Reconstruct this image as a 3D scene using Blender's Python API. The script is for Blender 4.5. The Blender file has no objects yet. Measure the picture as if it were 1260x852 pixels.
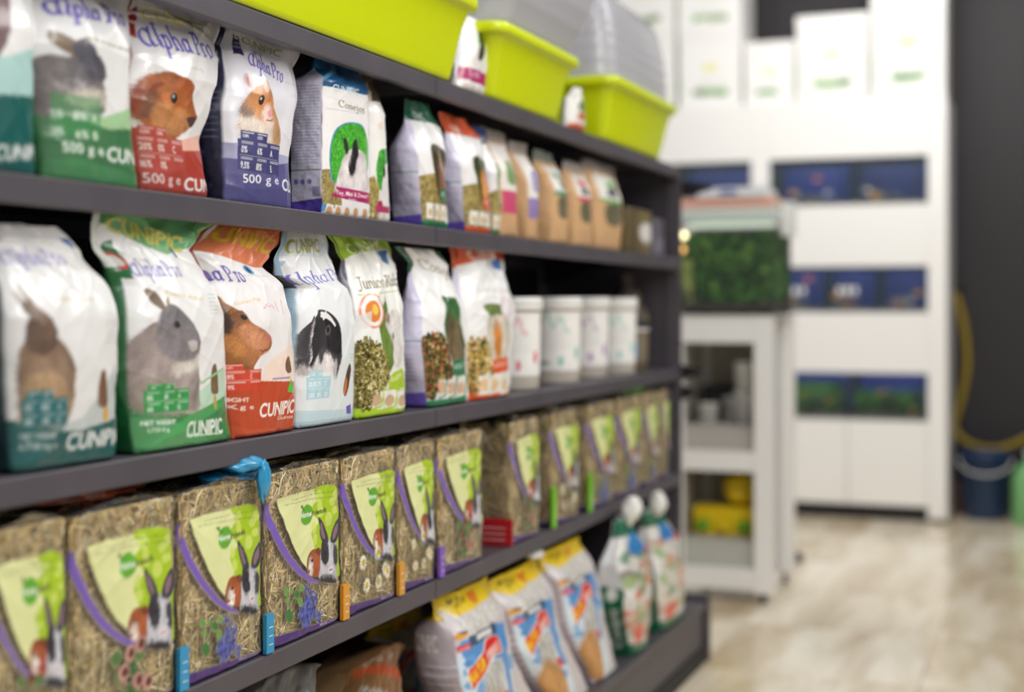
import bpy, bmesh, math, random
import numpy as np
from mathutils import Vector, Matrix

# ------------------------------------------------------------------ camera, world, lights, exposure
scene = bpy.context.scene
COL = scene.collection
FPX = 1750.0                       # focal length in pixels of the 1260x852 frame (50 mm)
EYE = 1.03                         # camera height
THETA = math.atan(670.0 / FPX)     # camera heading, left of the shelf direction (+Y)
ST, CT = math.sin(THETA), math.cos(THETA)

cam_data = bpy.data.cameras.new('camera')
cam = bpy.data.objects.new('camera', cam_data)
COL.objects.link(cam)
cam_data.sensor_width = 36.0
cam_data.lens = 50.0
cam_data.shift_y = -48.0 / 1260.0
cam_data.clip_start = 0.05
cam_data.dof.use_dof = True
cam_data.dof.focus_distance = 2.06
cam_data.dof.aperture_fstop = 1.75
cam_data.dof.aperture_blades = 0
cam.location = (0, 0, EYE)
cam.rotation_euler = (math.radians(90), 0, THETA)
scene.camera = cam

world = bpy.data.worlds.new('world')
scene.world = world
world.use_nodes = True
bgn = world.node_tree.nodes['Background']
bgn.inputs[0].default_value = (1.0, 0.985, 0.97, 1)
bgn.inputs[1].default_value = 0.40

def area_light(name, loc, size, power, target=None, col=(1, 0.975, 0.94)):
    L = bpy.data.lights.new(name, 'AREA')
    L.shape = 'RECTANGLE'; L.size, L.size_y = size
    L.energy = power; L.color = col
    o = bpy.data.objects.new(name, L)
    o.location = loc
    if target is not None:
        d = Vector(target) - Vector(loc)
        o.rotation_euler = d.to_track_quat('-Z', 'Y').to_euler()
    COL.objects.link(o)
    return o
area_light('ceiling_light_aisle', (0.5, 1.7, 2.75), (0.6, 2.4), 41, (-0.7, 1.9, 0.9))
area_light('ceiling_light_middle', (0.4, 3.8, 2.9), (0.6, 1.6), 23, (-0.6, 3.6, 0.6))
area_light('ceiling_light_back', (-0.6, 5.6, 2.9), (1.8, 0.6), 35, (-0.9, 7.2, 1.0))
area_light('ceiling_light_front', (1.6, 0.2, 2.7), (1.5, 1.5), 24, (-1.0, 2.0, 0.8))

scene.view_settings.view_transform = 'Standard'
scene.view_settings.look = 'None'
scene.view_settings.gamma = 1.0
scene.view_settings.use_curve_mapping = False
scene.view_settings.exposure = 0.0
scene.cycles.use_denoising = True
scene.cycles.max_bounces = 8
scene.cycles.transparent_max_bounces = 12
scene.cycles.caustics_reflective = False
scene.cycles.caustics_refractive = False

# ------------------------------------------------------------------ small helpers
def lin(c):
    c = np.asarray(c, dtype=np.float64) / 255.0
    return np.where(c <= 0.04045, c / 12.92, ((c + 0.055) / 1.055) ** 2.4)

def lin4(c):
    r = lin(c)
    return (float(r[0]), float(r[1]), float(r[2]), 1.0)

def ray(u, x):
    """point of the vertical plane through the pixel column u on the plane x: its y and its depth along the view"""
    a = (u - 630.0) / FPX
    s = x / (-ST + CT * a)
    return s * (CT + ST * a), s

def rayy(u, y):
    a = (u - 630.0) / FPX
    s = y / (CT + ST * a)
    return s * (-ST + CT * a), s

def zof(v, s):
    return EYE + s * (378.0 - v) / FPX

def link(o, parent=None):
    COL.objects.link(o)
    if parent is not None:
        o.parent = parent
    return o

def tag(o, label=None, cat=None, group=None, kind=None):
    if label: o['label'] = label
    if cat: o['category'] = cat
    if group: o['group'] = group
    if kind: o['kind'] = kind
    return o

def empty(name, loc=(0, 0, 0), rz=0.0):
    o = bpy.data.objects.new(name, None)
    o.location = loc; o.rotation_euler = (0, 0, rz)
    o.empty_display_size = 0.05
    COL.objects.link(o)
    return o

def copy_tree(o, parent=None):
    c = o.copy()
    COL.objects.link(c)
    c.parent = parent
    for ch in list(o.children):
        copy_tree(ch, c)
    return c

# ------------------------------------------------------------------ materials
MATS = {}
def nodes_of(m):
    m.use_nodes = True
    nt = m.node_tree
    return nt, nt.nodes, nt.links, nt.nodes['Principled BSDF']

def bump_chain(nt, bsdf, scale, strength, dist=0.001, detail=3.0, stretch=None):
    N, L = nt.nodes, nt.links
    tc = N.new('ShaderNodeTexCoord')
    mp = N.new('ShaderNodeMapping')
    if stretch: mp.inputs['Scale'].default_value = stretch
    L.new(tc.outputs['Object'], mp.inputs[0])
    nz = N.new('ShaderNodeTexNoise'); nz.inputs['Scale'].default_value = scale; nz.inputs['Detail'].default_value = detail
    L.new(mp.outputs[0], nz.inputs['Vector'])
    b = N.new('ShaderNodeBump'); b.inputs['Strength'].default_value = strength; b.inputs['Distance'].default_value = dist
    L.new(nz.outputs[0], b.inputs['Height'])
    L.new(b.outputs[0], bsdf.inputs['Normal'])
    return nz, b

def mat(name, col, rough=0.5, metal=0.0, coat=0.0, bump=None, mottle=None, spec=None, trans=0.0, alpha=1.0, emit=None):
    """plain procedural material; mottle = (scale, amount) varies the tint a little"""
    m = bpy.data.materials.new(name)
    nt, N, L, B = nodes_of(m)
    B.inputs['Base Color'].default_value = lin4(col)
    B.inputs['Roughness'].default_value = rough
    B.inputs['Metallic'].default_value = metal
    B.inputs['Coat Weight'].default_value = coat
    B.inputs['Coat Roughness'].default_value = 0.15
    if spec is not None: B.inputs['Specular IOR Level'].default_value = spec
    if trans: B.inputs['Transmission Weight'].default_value = trans
    if alpha < 1: B.inputs['Alpha'].default_value = alpha
    if emit:
        B.inputs['Emission Color'].default_value = lin4(emit[0]); B.inputs['Emission Strength'].default_value = emit[1]
    if bump:
        bump_chain(nt, B, *bump)
    if mottle:
        tc = N.new('ShaderNodeTexCoord'); nz = N.new('ShaderNodeTexNoise')
        nz.inputs['Scale'].default_value = mottle[0]; nz.inputs['Detail'].default_value = 4
        L.new(tc.outputs['Object'], nz.inputs['Vector'])
        rp = N.new('ShaderNodeValToRGB')
        k = mottle[1]
        rp.color_ramp.elements[0].position = 0.3; rp.color_ramp.elements[1].position = 0.7
        a = lin4([max(0, x * (1 - k)) for x in col]); b = lin4([min(255, x * (1 + k)) for x in col])
        rp.color_ramp.elements[0].color = a; rp.color_ramp.elements[1].color = b
        L.new(nz.outputs[0], rp.inputs[0]); L.new(rp.outputs[0], B.inputs['Base Color'])
    MATS[name] = m
    return m

def print_mat(name, rough=0.32, coat=0.25, bump=(60, 0.35, 0.0018), spec=0.5):
    """printed film or paper: the colour comes from the printed artwork stored on the mesh"""
    m = bpy.data.materials.new(name)
    nt, N, L, B = nodes_of(m)
    at = N.new('ShaderNodeAttribute'); at.attribute_name = 'Print'
    L.new(at.outputs['Color'], B.inputs['Base Color'])
    B.inputs['Roughness'].default_value = rough
    B.inputs['Coat Weight'].default_value = coat
    B.inputs['Coat Roughness'].default_value = 0.18
    B.inputs['Specular IOR Level'].default_value = spec
    if bump: bump_chain(nt, B, *bump)
    MATS[name] = m
    return m

def film_mat(name):
    """clear wrapping film with printed areas: alpha of the artwork says where ink covers the film"""
    m = bpy.data.materials.new(name)
    nt, N, L, B = nodes_of(m)
    at = N.new('ShaderNodeAttribute'); at.attribute_name = 'Print'
    L.new(at.outputs['Color'], B.inputs['Base Color'])
    B.inputs['Roughness'].default_value = 0.35
    nz, b = bump_chain(nt, B, 45, 0.35, 0.002)
    tr = N.new('ShaderNodeBsdfTransparent'); tr.inputs[0].default_value = (1, 1, 1, 1)
    gl = N.new('ShaderNodeBsdfGlossy'); gl.inputs['Roughness'].default_value = 0.12
    L.new(b.outputs[0], gl.inputs['Normal'])
    fr = N.new('ShaderNodeFresnel'); fr.inputs[0].default_value = 1.18
    L.new(b.outputs[0], fr.inputs['Normal'])
    mx = N.new('ShaderNodeMixShader'); L.new(fr.outputs[0], mx.inputs[0]); L.new(tr.outputs[0], mx.inputs[1]); L.new(gl.outputs[0], mx.inputs[2])
    m2 = N.new('ShaderNodeMixShader'); L.new(at.outputs['Alpha'], m2.inputs[0]); L.new(mx.outputs[0], m2.inputs[1]); L.new(B.outputs[0], m2.inputs[2])
    df = N.new('ShaderNodeBsdfDiffuse'); df.inputs[0].default_value = (0.8, 0.8, 0.8, 1)
    hz = N.new('ShaderNodeMixShader'); hz.inputs[0].default_value = 0.05
    L.new(tr.outputs[0], hz.inputs[1]); L.new(df.outputs[0], hz.inputs[2]); L.new(hz.outputs[0], mx.inputs[1])
    L.new(m2.outputs[0], N['Material Output'].inputs[0])
    MATS[name] = m
    return m

def clear_mat(name, tint, thick=0.35, rough=0.12, bump=None):
    """thin tinted plastic or glass: part see-through, part tinted, with a sharp sheen"""
    m = bpy.data.materials.new(name)
    nt, N, L, B = nodes_of(m)
    B.inputs['Base Color'].default_value = lin4(tint)
    B.inputs['Roughness'].default_value = rough
    if bump: bump_chain(nt, B, *bump)
    tr = N.new('ShaderNodeBsdfTransparent'); tr.inputs[0].default_value = (0.9, 0.9, 0.9, 1)
    mx = N.new('ShaderNodeMixShader'); mx.inputs[0].default_value = thick
    L.new(tr.outputs[0], mx.inputs[1]); L.new(B.outputs[0], mx.inputs[2])
    L.new(mx.outputs[0], N['Material Output'].inputs[0])
    MATS[name] = m
    return m

# ------------------------------------------------------------------ meshes
def smooth(me, on=True):
    me.polygons.foreach_set('use_smooth', np.full(len(me.polygons), on))

def mesh_np(name, verts, quads, ngons=(), colors=None, smooth_on=True):
    me = bpy.data.meshes.new(name)
    nv, nq = len(verts), len(quads)
    loops = np.asarray(quads, dtype=np.int32).ravel()
    starts = np.arange(nq, dtype=np.int32) * 4
    if ngons:
        ex = [np.asarray(g, dtype=np.int32) for g in ngons]
        off = len(loops)
        st = []
        for g in ex:
            st.append(off); off += len(g)
        loops = np.concatenate([loops] + ex)
        starts = np.concatenate([starts, np.array(st, dtype=np.int32)])
    me.vertices.add(nv); me.vertices.foreach_set('co', np.asarray(verts, dtype=np.float32).ravel())
    me.loops.add(len(loops)); me.loops.foreach_set('vertex_index', loops)
    me.polygons.add(len(starts)); me.polygons.foreach_set('loop_start', starts)
    me.update(calc_edges=True)
    me.validate()
    if smooth_on: smooth(me)
    if colors is not None:
        at = me.color_attributes.new('Print', 'FLOAT_COLOR', 'POINT')
        at.data.foreach_set('color', np.asarray(colors, dtype=np.float32).ravel())
    return me

def add_mesh(name, me, m, parent=None, loc=None):
    o = bpy.data.objects.new(name, me)
    if m is not None:
        me.materials.append(m) if not me.materials else None
    if loc is not None: o.location = loc
    return link(o, parent)

def bm_obj(name, bm, m, parent=None, sm=False, bevel=0.0, seg=2):
    if bevel > 0:
        bmesh.ops.bevel(bm, geom=[e for e in bm.edges if e.is_manifold and e.calc_face_angle(0) > 0.6], offset=bevel, segments=seg, profile=0.5, affect='EDGES')
    me = bpy.data.meshes.new(name)
    bm.to_mesh(me); bm.free()
    if sm: smooth(me)
    return add_mesh(name, me, m, parent)

def box(bm, x0, x1, y0, y1, z0, z1):
    vs = [bm.verts.new(p) for p in ((x0, y0, z0), (x1, y0, z0), (x1, y1, z0), (x0, y1, z0), (x0, y0, z1), (x1, y0, z1), (x1, y1, z1), (x0, y1, z1))]
    for f in ((3, 2, 1, 0), (4, 5, 6, 7), (0, 1, 5, 4), (1, 2, 6, 5), (2, 3, 7, 6), (3, 0, 4, 7)):
        bm.faces.new([vs[i] for i in f])
    return bm

def box_obj(name, b, m, parent=None, bevel=0.0):
    return bm_obj(name, box(bmesh.new(), *b), m, parent, bevel=bevel)

def lathe(profile, n=32, center=(0, 0, 0)):
    """profile: list of (r, z)"""
    bm = bmesh.new()
    rings = []
    for r, z in profile:
        if r < 1e-6:
            rings.append([bm.verts.new((center[0], center[1], center[2] + z))])
        else:
            rings.append([bm.verts.new((center[0] + r * math.cos(2 * math.pi * i / n), center[1] + r * math.sin(2 * math.pi * i / n), center[2] + z)) for i in range(n)])
    for a, b in zip(rings, rings[1:]):
        for i in range(n):
            j = (i + 1) % n
            if len(a) == 1 and len(b) == 1: continue
            if len(a) == 1: bm.faces.new((a[0], b[i], b[j]))
            elif len(b) == 1: bm.faces.new((a[i], a[j], b[0]))
            else: bm.faces.new((a[i], a[j], b[j], b[i]))
    bmesh.ops.recalc_face_normals(bm, faces=bm.faces)
    return bm

def tube(pts, r, n=8, closed=False):
    bm = bmesh.new()
    pts = [Vector(p) for p in pts]
    rings = []
    for i, p in enumerate(pts):
        a = pts[max(0, i - 1)]; b = pts[min(len(pts) - 1, i + 1)]
        d = (b - a).normalized()
        up = Vector((0, 0, 1)) if abs(d.z) < 0.9 else Vector((1, 0, 0))
        s = d.cross(up).normalized(); t = s.cross(d)
        rr = r[i] if isinstance(r, (list, tuple)) else r
        rings.append([bm.verts.new(p + (s * math.cos(2 * math.pi * k / n) + t * math.sin(2 * math.pi * k / n)) * rr) for k in range(n)])
    for a, b in zip(rings, rings[1:]):
        for k in range(n):
            bm.faces.new((a[k], a[(k + 1) % n], b[(k + 1) % n], b[k]))
    bm.faces.new(rings[0][::-1]); bm.faces.new(rings[-1])
    bmesh.ops.recalc_face_normals(bm, faces=bm.faces)
    return bm

# ------------------------------------------------------------------ value noise
_TABLES = {}
def vnoise(x, y, seed=0):
    if seed not in _TABLES:
        _TABLES[seed] = np.random.RandomState(seed + 11).rand(64, 64)
    T = _TABLES[seed]
    xi = np.floor(x).astype(int); yi = np.floor(y).astype(int)
    fx = x - xi; fy = y - yi
    fx = fx * fx * (3 - 2 * fx); fy = fy * fy * (3 - 2 * fy)
    a = T[yi % 64, xi % 64]; b = T[yi % 64, (xi + 1) % 64]; c = T[(yi + 1) % 64, xi % 64]; d = T[(yi + 1) % 64, (xi + 1) % 64]
    return (a * (1 - fx) + b * fx) * (1 - fy) + (c * (1 - fx) + d * fx) * fy

def fbm(x, y, seed=0, o=3):
    r = 0; a = 0.5; s = 0
    for k in range(o):
        r = r + a * vnoise(x * 2 ** k + 7.3 * k, y * 2 ** k + 3.1 * k, seed + k); s += a; a *= 0.5
    return r / s

def creases(x, y, seed, n=5, freq=14.0):
    """sharp folds in a few random directions"""
    rs = np.random.RandomState(seed)
    r = 0
    for k in range(n):
        th = rs.uniform(0, math.pi); fq = freq * rs.uniform(0.5, 1.4)
        X = (x * math.cos(th) + y * math.sin(th)) * fq; Y = (-x * math.sin(th) + y * math.cos(th)) * fq * 0.28
        v = vnoise(X, Y, seed + 31 * k)
        r = r + (1 - np.abs(2 * v - 1)) ** 4
    return r / n

# ------------------------------------------------------------------ print artwork: a small raster painter
_GLYPH = {}
def glyph(ch, bold=0.0):
    key = (ch, bold)
    if key in _GLYPH: return _GLYPH[key]
    cu = bpy.data.curves.new('glyph', 'FONT')
    cu.body = ch; cu.size = 1.0; cu.offset = bold; cu.resolution_u = 3
    o = bpy.data.objects.new('glyph', cu)
    COL.objects.link(o)
    dg = bpy.context.evaluated_depsgraph_get()
    me = o.evaluated_get(dg).to_mesh()
    me.calc_loop_triangles()
    n = len(me.vertices)
    S = 48
    if n == 0:
        res = None
    else:
        co = np.zeros(n * 3); me.vertices.foreach_get('co', co); co = co.reshape(-1, 3)[:, :2]
        tri = np.zeros(len(me.loop_triangles) * 3, dtype=int); me.loop_triangles.foreach_get('vertices', tri); tri = tri.reshape(-1, 3)
        x0, x1 = co[:, 0].min(), co[:, 0].max()
        W = int((x1 - x0) * S) + 5; Hh = int(1.35 * S)
        M = np.zeros((Hh, W), bool)
        P = (co - np.array([x0, -0.35])) * S + 2
        for t in tri:
            a, b, c = P[t]
            ux0, ux1 = int(max(0, min(a[0], b[0], c[0]) - 1)), int(min(W, max(a[0], b[0], c[0]) + 2))
            uy0, uy1 = int(max(0, min(a[1], b[1], c[1]) - 1)), int(min(Hh, max(a[1], b[1], c[1]) + 2))
            if ux1 <= ux0 or uy1 <= uy0: continue
            gx, gy = np.meshgrid(np.arange(ux0, ux1) + .5, np.arange(uy0, uy1) + .5)
            e = lambda p, q: (q[0] - p[0]) * (gy - p[1]) - (q[1] - p[1]) * (gx - p[0])
            w0, w1, w2 = e(a, b), e(b, c), e(c, a)
            M[uy0:uy1, ux0:ux1] |= ((w0 >= 0) & (w1 >= 0) & (w2 >= 0)) | ((w0 <= 0) & (w1 <= 0) & (w2 <= 0))
        res = (M.astype(np.float32), (x1 - x0), S)
    o.evaluated_get(dg).to_mesh_clear()
    bpy.data.objects.remove(o); bpy.data.curves.remove(cu)
    _GLYPH[key] = res
    return res

def spline(pts, n=6, closed=True):
    P = np.asarray(pts, float)
    N = len(P)
    out = []
    rng = range(N) if closed else range(N - 1)
    for i in rng:
        if closed: p0, p1, p2, p3 = P[(i - 1) % N], P[i], P[(i + 1) % N], P[(i + 2) % N]
        else: p0, p1, p2, p3 = P[max(0, i - 1)], P[i], P[i + 1], P[min(N - 1, i + 2)]
        for k in range(n):
            t = k / n
            out.append(0.5 * ((2 * p1) + (-p0 + p2) * t + (2 * p0 - 5 * p1 + 4 * p2 - p3) * t * t + (-p0 + 3 * p1 - 3 * p2 + p3) * t ** 3))
    if not closed: out.append(P[-1])
    return np.array(out)

class Canvas:
    """x runs 0..1, y runs 0..asp (both in front widths), y up"""
    def __init__(s, w, h, asp, bg=(236, 234, 234), alpha=1.0):
        s.w, s.h, s.asp = w, h, asp
        s.a = np.zeros((h, w, 4), np.float32)
        s.a[..., :3] = lin(bg); s.a[..., 3] = alpha
        s.gx, s.gy = np.meshgrid((np.arange(w) + .5) / w, (np.arange(h) + .5) / h * asp)
        s.T = lambda x, y: (x, y)
    def pt(s, pts):
        return np.array([s.T(x, y) for x, y in pts], float)
    def mask(s, P):
        """even-odd fill of a polygon in local units"""
        x0, x1 = P[:, 0].min(), P[:, 0].max(); y0, y1 = P[:, 1].min(), P[:, 1].max()
        i0, i1 = max(0, int(x0 * s.w) - 1), min(s.w, int(x1 * s.w) + 2)
        j0, j1 = max(0, int(y0 / s.asp * s.h) - 1), min(s.h, int(y1 / s.asp * s.h) + 2)
        if i1 <= i0 or j1 <= j0: return None
        gx = s.gx[j0:j1, i0:i1]; gy = s.gy[j0:j1, i0:i1]
        m = np.zeros(gx.shape, bool)
        Q = np.roll(P, -1, 0)
        for (ax, ay), (bx, by) in zip(P, Q):
            if ay == by: continue
            c = (ay > gy) != (by > gy)
            m ^= c & (gx < (bx - ax) * (gy - ay) / (by - ay) + ax)
        return m, (slice(j0, j1), slice(i0, i1))
    def put(s, sl, m, col, k=1.0, alpha=1.0):
        c = lin(col)
        r = s.a[sl]
        mm = (m * k)[..., None]
        r[..., :3] = r[..., :3] * (1 - mm) + c * mm
        if alpha is not None:
            r[..., 3] = np.maximum(r[..., 3], m * alpha) if alpha > 0 else r[..., 3] * (1 - m)
    def poly(s, pts, col, k=1.0, alpha=1.0, sp=False, local=False):
        P = np.asarray(pts, float) if local else s.pt(pts)
        if sp: P = spline(P)
        r = s.mask(P)
        if r is None: return None
        s.put(r[1], r[0].astype(np.float32), col, k, alpha)
        return r
    def blob(s, pts, col, k=1.0, alpha=1.0, local=False):
        return s.poly(pts, col, k, alpha, True, local)
    def ell(s, cx, cy, rx, ry, col, k=1.0, alpha=1.0, local=False, rot=0.0, n=24):
        if local: c = np.array([cx, cy])
        else: c = s.pt([(cx, cy)])[0]
        t = np.linspace(0, 2 * math.pi, n, endpoint=False)
        X = np.cos(t) * rx; Y = np.sin(t) * ry
        P = np.stack([c[0] + X * math.cos(rot) - Y * math.sin(rot), c[1] + X * math.sin(rot) + Y * math.cos(rot)], 1)
        return s.poly(P, col, k, alpha, False, True)
    def px(s, P, C, k=1.0, alpha=1.0):
        """stamp points: P (n,2) in local units, C (n,3) linear colours or one colour"""
        i = (P[:, 0] * s.w).astype(int); j = (P[:, 1] / s.asp * s.h).astype(int)
        ok = (i >= 0) & (i < s.w) & (j >= 0) & (j < s.h)
        i, j = i[ok], j[ok]
        C = C[ok] if getattr(C, 'ndim', 1) == 2 else C
        s.a[j, i, :3] = s.a[j, i, :3] * (1 - k) + C * k
        if alpha is not None: s.a[j, i, 3] = np.maximum(s.a[j, i, 3], alpha)
    def line(s, pts, w, col, alpha=1.0, sp=False, local=False):
        P = np.asarray(pts, float) if local else s.pt(pts)
        if sp: P = spline(P, 8, False)
        W = w if hasattr(w, '__len__') else None
        L = []; R = []
        for i in range(len(P)):
            d = P[min(len(P) - 1, i + 1)] - P[max(0, i - 1)]
            d = d / (np.linalg.norm(d) + 1e-9); n = np.array([-d[1], d[0]])
            ww = np.interp(i / max(1, len(P) - 1), np.linspace(0, 1, len(W)), W) if W is not None else w
            L.append(P[i] + n * ww / 2); R.append(P[i] - n * ww / 2)
        s.poly(np.array(L + R[::-1]), col, 1.0, alpha, False, True)
    def text(s, x, y, h, body, col, sx=1.0, shear=0.0, rot=0.0, bold=0.0, k=1.0, alpha=1.0, local=False, gap=0.07, center=False):
        """h = cap height in widths; x, y = baseline start"""
        if not local: x, y = s.pt([(x, y)])[0]
        H = h / 0.72
        adv = []
        for ch in body:
            g = glyph(ch, bold) if ch != ' ' else None
            adv.append(0.3 if g is None else g[1] + gap)
        if center: x -= sum(adv) * H * sx / 2 * math.cos(rot); y -= sum(adv) * H * sx / 2 * math.sin(rot)
        cr, sr = math.cos(rot), math.sin(rot)
        pen = 0.0
        C = lin(col)
        for ch, a in zip(body, adv):
            g = glyph(ch, bold) if ch != ' ' else None
            if g is not None:
                M, gw, S = g
                # corners in local space
                cs = []
                for qx, qy in ((0, -.35), (gw, -.35), (gw, 1), (0, 1)):
                    X = (pen + qx + shear * qy) * H * sx; Y = qy * H
                    cs.append((x + X * cr - Y * sr, y + X * sr + Y * cr))
                cs = np.array(cs)
                i0, i1 = max(0, int(cs[:, 0].min() * s.w) - 1), min(s.w, int(cs[:, 0].max() * s.w) + 2)
                j0, j1 = max(0, int(cs[:, 1].min() / s.asp * s.h) - 1), min(s.h, int(cs[:, 1].max() / s.asp * s.h) + 2)
                if i1 > i0 and j1 > j0:
                    acc = 0
                    for ox, oy in ((-.25, -.25), (.25, -.25), (-.25, .25), (.25, .25)):
                        gx = s.gx[j0:j1, i0:i1] + ox / s.w - x; gy = s.gy[j0:j1, i0:i1] + oy / s.h * s.asp - y
                        X = (gx * cr + gy * sr) / H; Y = (-gx * sr + gy * cr) / H
                        X = X / sx - pen - shear * Y
                        mi = (X * S + 2).astype(int); mj = ((Y + .35) * S + 2).astype(int)
                        ok = (X > -.03) & (mi >= 0) & (mi < M.shape[1]) & (mj >= 0) & (mj < M.shape[0])
                        acc = acc + np.where(ok, M[np.clip(mj, 0, M.shape[0] - 1), np.clip(mi, 0, M.shape[1] - 1)], 0)
                    m = (acc / 4).astype(np.float32)
                    r = s.a[j0:j1, i0:i1]
                    mm = (m * k)[..., None]
                    r[..., :3] = r[..., :3] * (1 - mm) + C * mm
                    if alpha: r[..., 3] = np.maximum(r[..., 3], m)
            pen += a
        return pen * H * sx
    def span(s, X0, Y0, X1, Y1):
        a = s.pt([(X0, Y0)])[0]; b = s.pt([(X1, Y1)])[0]
        return a, math.hypot(*(b - a)), math.atan2(b[1] - a[1], b[0] - a[0])
    def hh(s, X, Y, px):
        return abs(s.pt([(X, Y - px)])[0][1] - s.pt([(X, Y)])[0][1])
    def ftext(s, X0, Y0, X1, Y1, hpx, body, col, shear=0.0, bold=0.0, k=1.0):
        """text fitted between two baseline points given in the picture's crop, cap height hpx"""
        a, L, r = s.span(X0, Y0, X1, Y1); h = s.hh(X0, Y0, hpx)
        n = sum(.3 if ch == ' ' else glyph(ch, bold)[1] + .07 for ch in body) * h / .72
        s.text(a[0], a[1], h, body, col, L / n, shear, r, bold, k, local=True)
    def fnib(s, X0, Y0, X1, Y1, xpx, body, col, w=.2, k=.95, shear=0.0):
        a, L, r = s.span(X0, Y0, X1, Y1); h = s.hh(X0, Y0, xpx)
        n = sum(.45 if ch == ' ' else NIB[ch][0] + .1 for ch in body) * h
        nib(s, a[0], a[1], h, body, col, w, L / n, r, shear, k, True)
    def fdata(s, X0, Yb, X1, Yt, boxcol, rows, tx=(240, 240, 240), top=None, k=1.0):
        a = s.pt([(X0, Yb)])[0]; b = s.pt([(X1, Yt)])[0]
        data_box(s, a[0], a[1], b[0] - a[0], b[1] - a[1], boxcol, rows, tx, top, k)
    def fur(s, m, n, length, ang, seed=0, jit=0.18, spread=0.5, k=0.85):
        for r in (m if isinstance(m, list) else [m]):
            if r is None: continue
            mk, sl = r
            gx, gy = s.gx[sl], s.gy[sl]
            jj, ii = np.nonzero(mk)
            if len(jj) == 0: continue
            cx, cy = gx[jj, ii].mean(), gy[jj, ii].mean(); sx_, sy_ = gx[jj, ii].std() + 1e-6, gy[jj, ii].std() + 1e-6
            f = 1 + .55 * (fbm(gx * 14, gy * 14, seed + 2, 3) - .5) + .35 * (fbm(gx * 40, gy * 22, seed + 8, 2) - .5) - .10 * np.clip(((gx - cx) / sx_) ** 2 + ((gy - cy) / sy_) ** 2 - 1.5, 0, 2)
            s.a[sl][..., :3] *= np.where(mk, f, 1)[..., None]
        s._fur(m, int(n * 1.6), length, ang, seed, jit * 1.5, spread, k)
    def _fur(s, m, n, length, ang, seed=0, jit=0.18, spread=0.5, k=0.75):
        """short hair strokes that carry the colour they start on; m from blob() or a list of them, ang = direction or f(x, y)"""
        rs = np.random.RandomState(seed)
        for r in (m if isinstance(m, list) else [m]):
            if r is None: continue
            mk, (sj, si) = r
            jj, ii = np.nonzero(mk)
            if len(jj) == 0: continue
            q = rs.randint(0, len(jj), n)
            j = jj[q] + sj.start; i = ii[q] + si.start
            C = s.a[j, i, :3] * (1 + rs.uniform(-jit, jit, (n, 1)))
            x = (i + rs.rand(n)) / s.w; y = (j + rs.rand(n)) / s.h * s.asp
            a = ang(x, y) if callable(ang) else ang
            a = a + rs.uniform(-spread, spread, n)
            L = length * rs.uniform(0.5, 1.2, n)
            for t in np.linspace(0, 1, 7):
                s.px(np.stack([x + np.cos(a) * L * t, y + np.sin(a) * L * t], 1), C, k, None)
    def scraps(s, m, n, length, cols, seed=0, wpx=1, spread=math.pi, ang=0.0, k=1.0):
        """random short sticks in given colours inside a region (straw, seeds)"""
        rs = np.random.RandomState(seed)
        mk, (sj, si) = m
        jj, ii = np.nonzero(mk)
        if len(jj) == 0: return
        cols = np.array([lin(c) for c in cols])
        q = rs.randint(0, len(jj), n)
        x = (ii[q] + si.start + .5) / s.w; y = (jj[q] + sj.start + .5) / s.h * s.asp
        a = ang + rs.uniform(-spread, spread, n); L = length * rs.uniform(.5, 1.2, n)
        C = cols[rs.randint(0, len(cols), n)] * rs.uniform(.8, 1.15, (n, 1))
        for w in range(wpx):
            for t in np.linspace(0, 1, 9):
                X = x + np.cos(a) * L * (t - .5) - np.sin(a) * w / s.w; Y = y + np.sin(a) * L * (t - .5) + np.cos(a) * w / s.w
                i = (X * s.w).astype(int) - si.start; j = (Y / s.asp * s.h).astype(int) - sj.start
                ok = (i >= 0) & (i < mk.shape[1]) & (j >= 0) & (j < mk.shape[0])
                ok[ok] &= mk[j[ok], i[ok]]
                s.px(np.stack([X[ok], Y[ok]], 1), C[ok], k, 1.0)
    def down(s):
        """average 2x2 to the vertex grid"""
        a = s.a[:s.h // 2 * 2, :s.w // 2 * 2]
        al = a[..., 3:4]
        num = (a[..., :3]).reshape(s.h // 2, 2, s.w // 2, 2, 3).mean((1, 3))
        return np.concatenate([num, al.reshape(s.h // 2, 2, s.w // 2, 2, 1).mean((1, 3))], -1)

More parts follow.
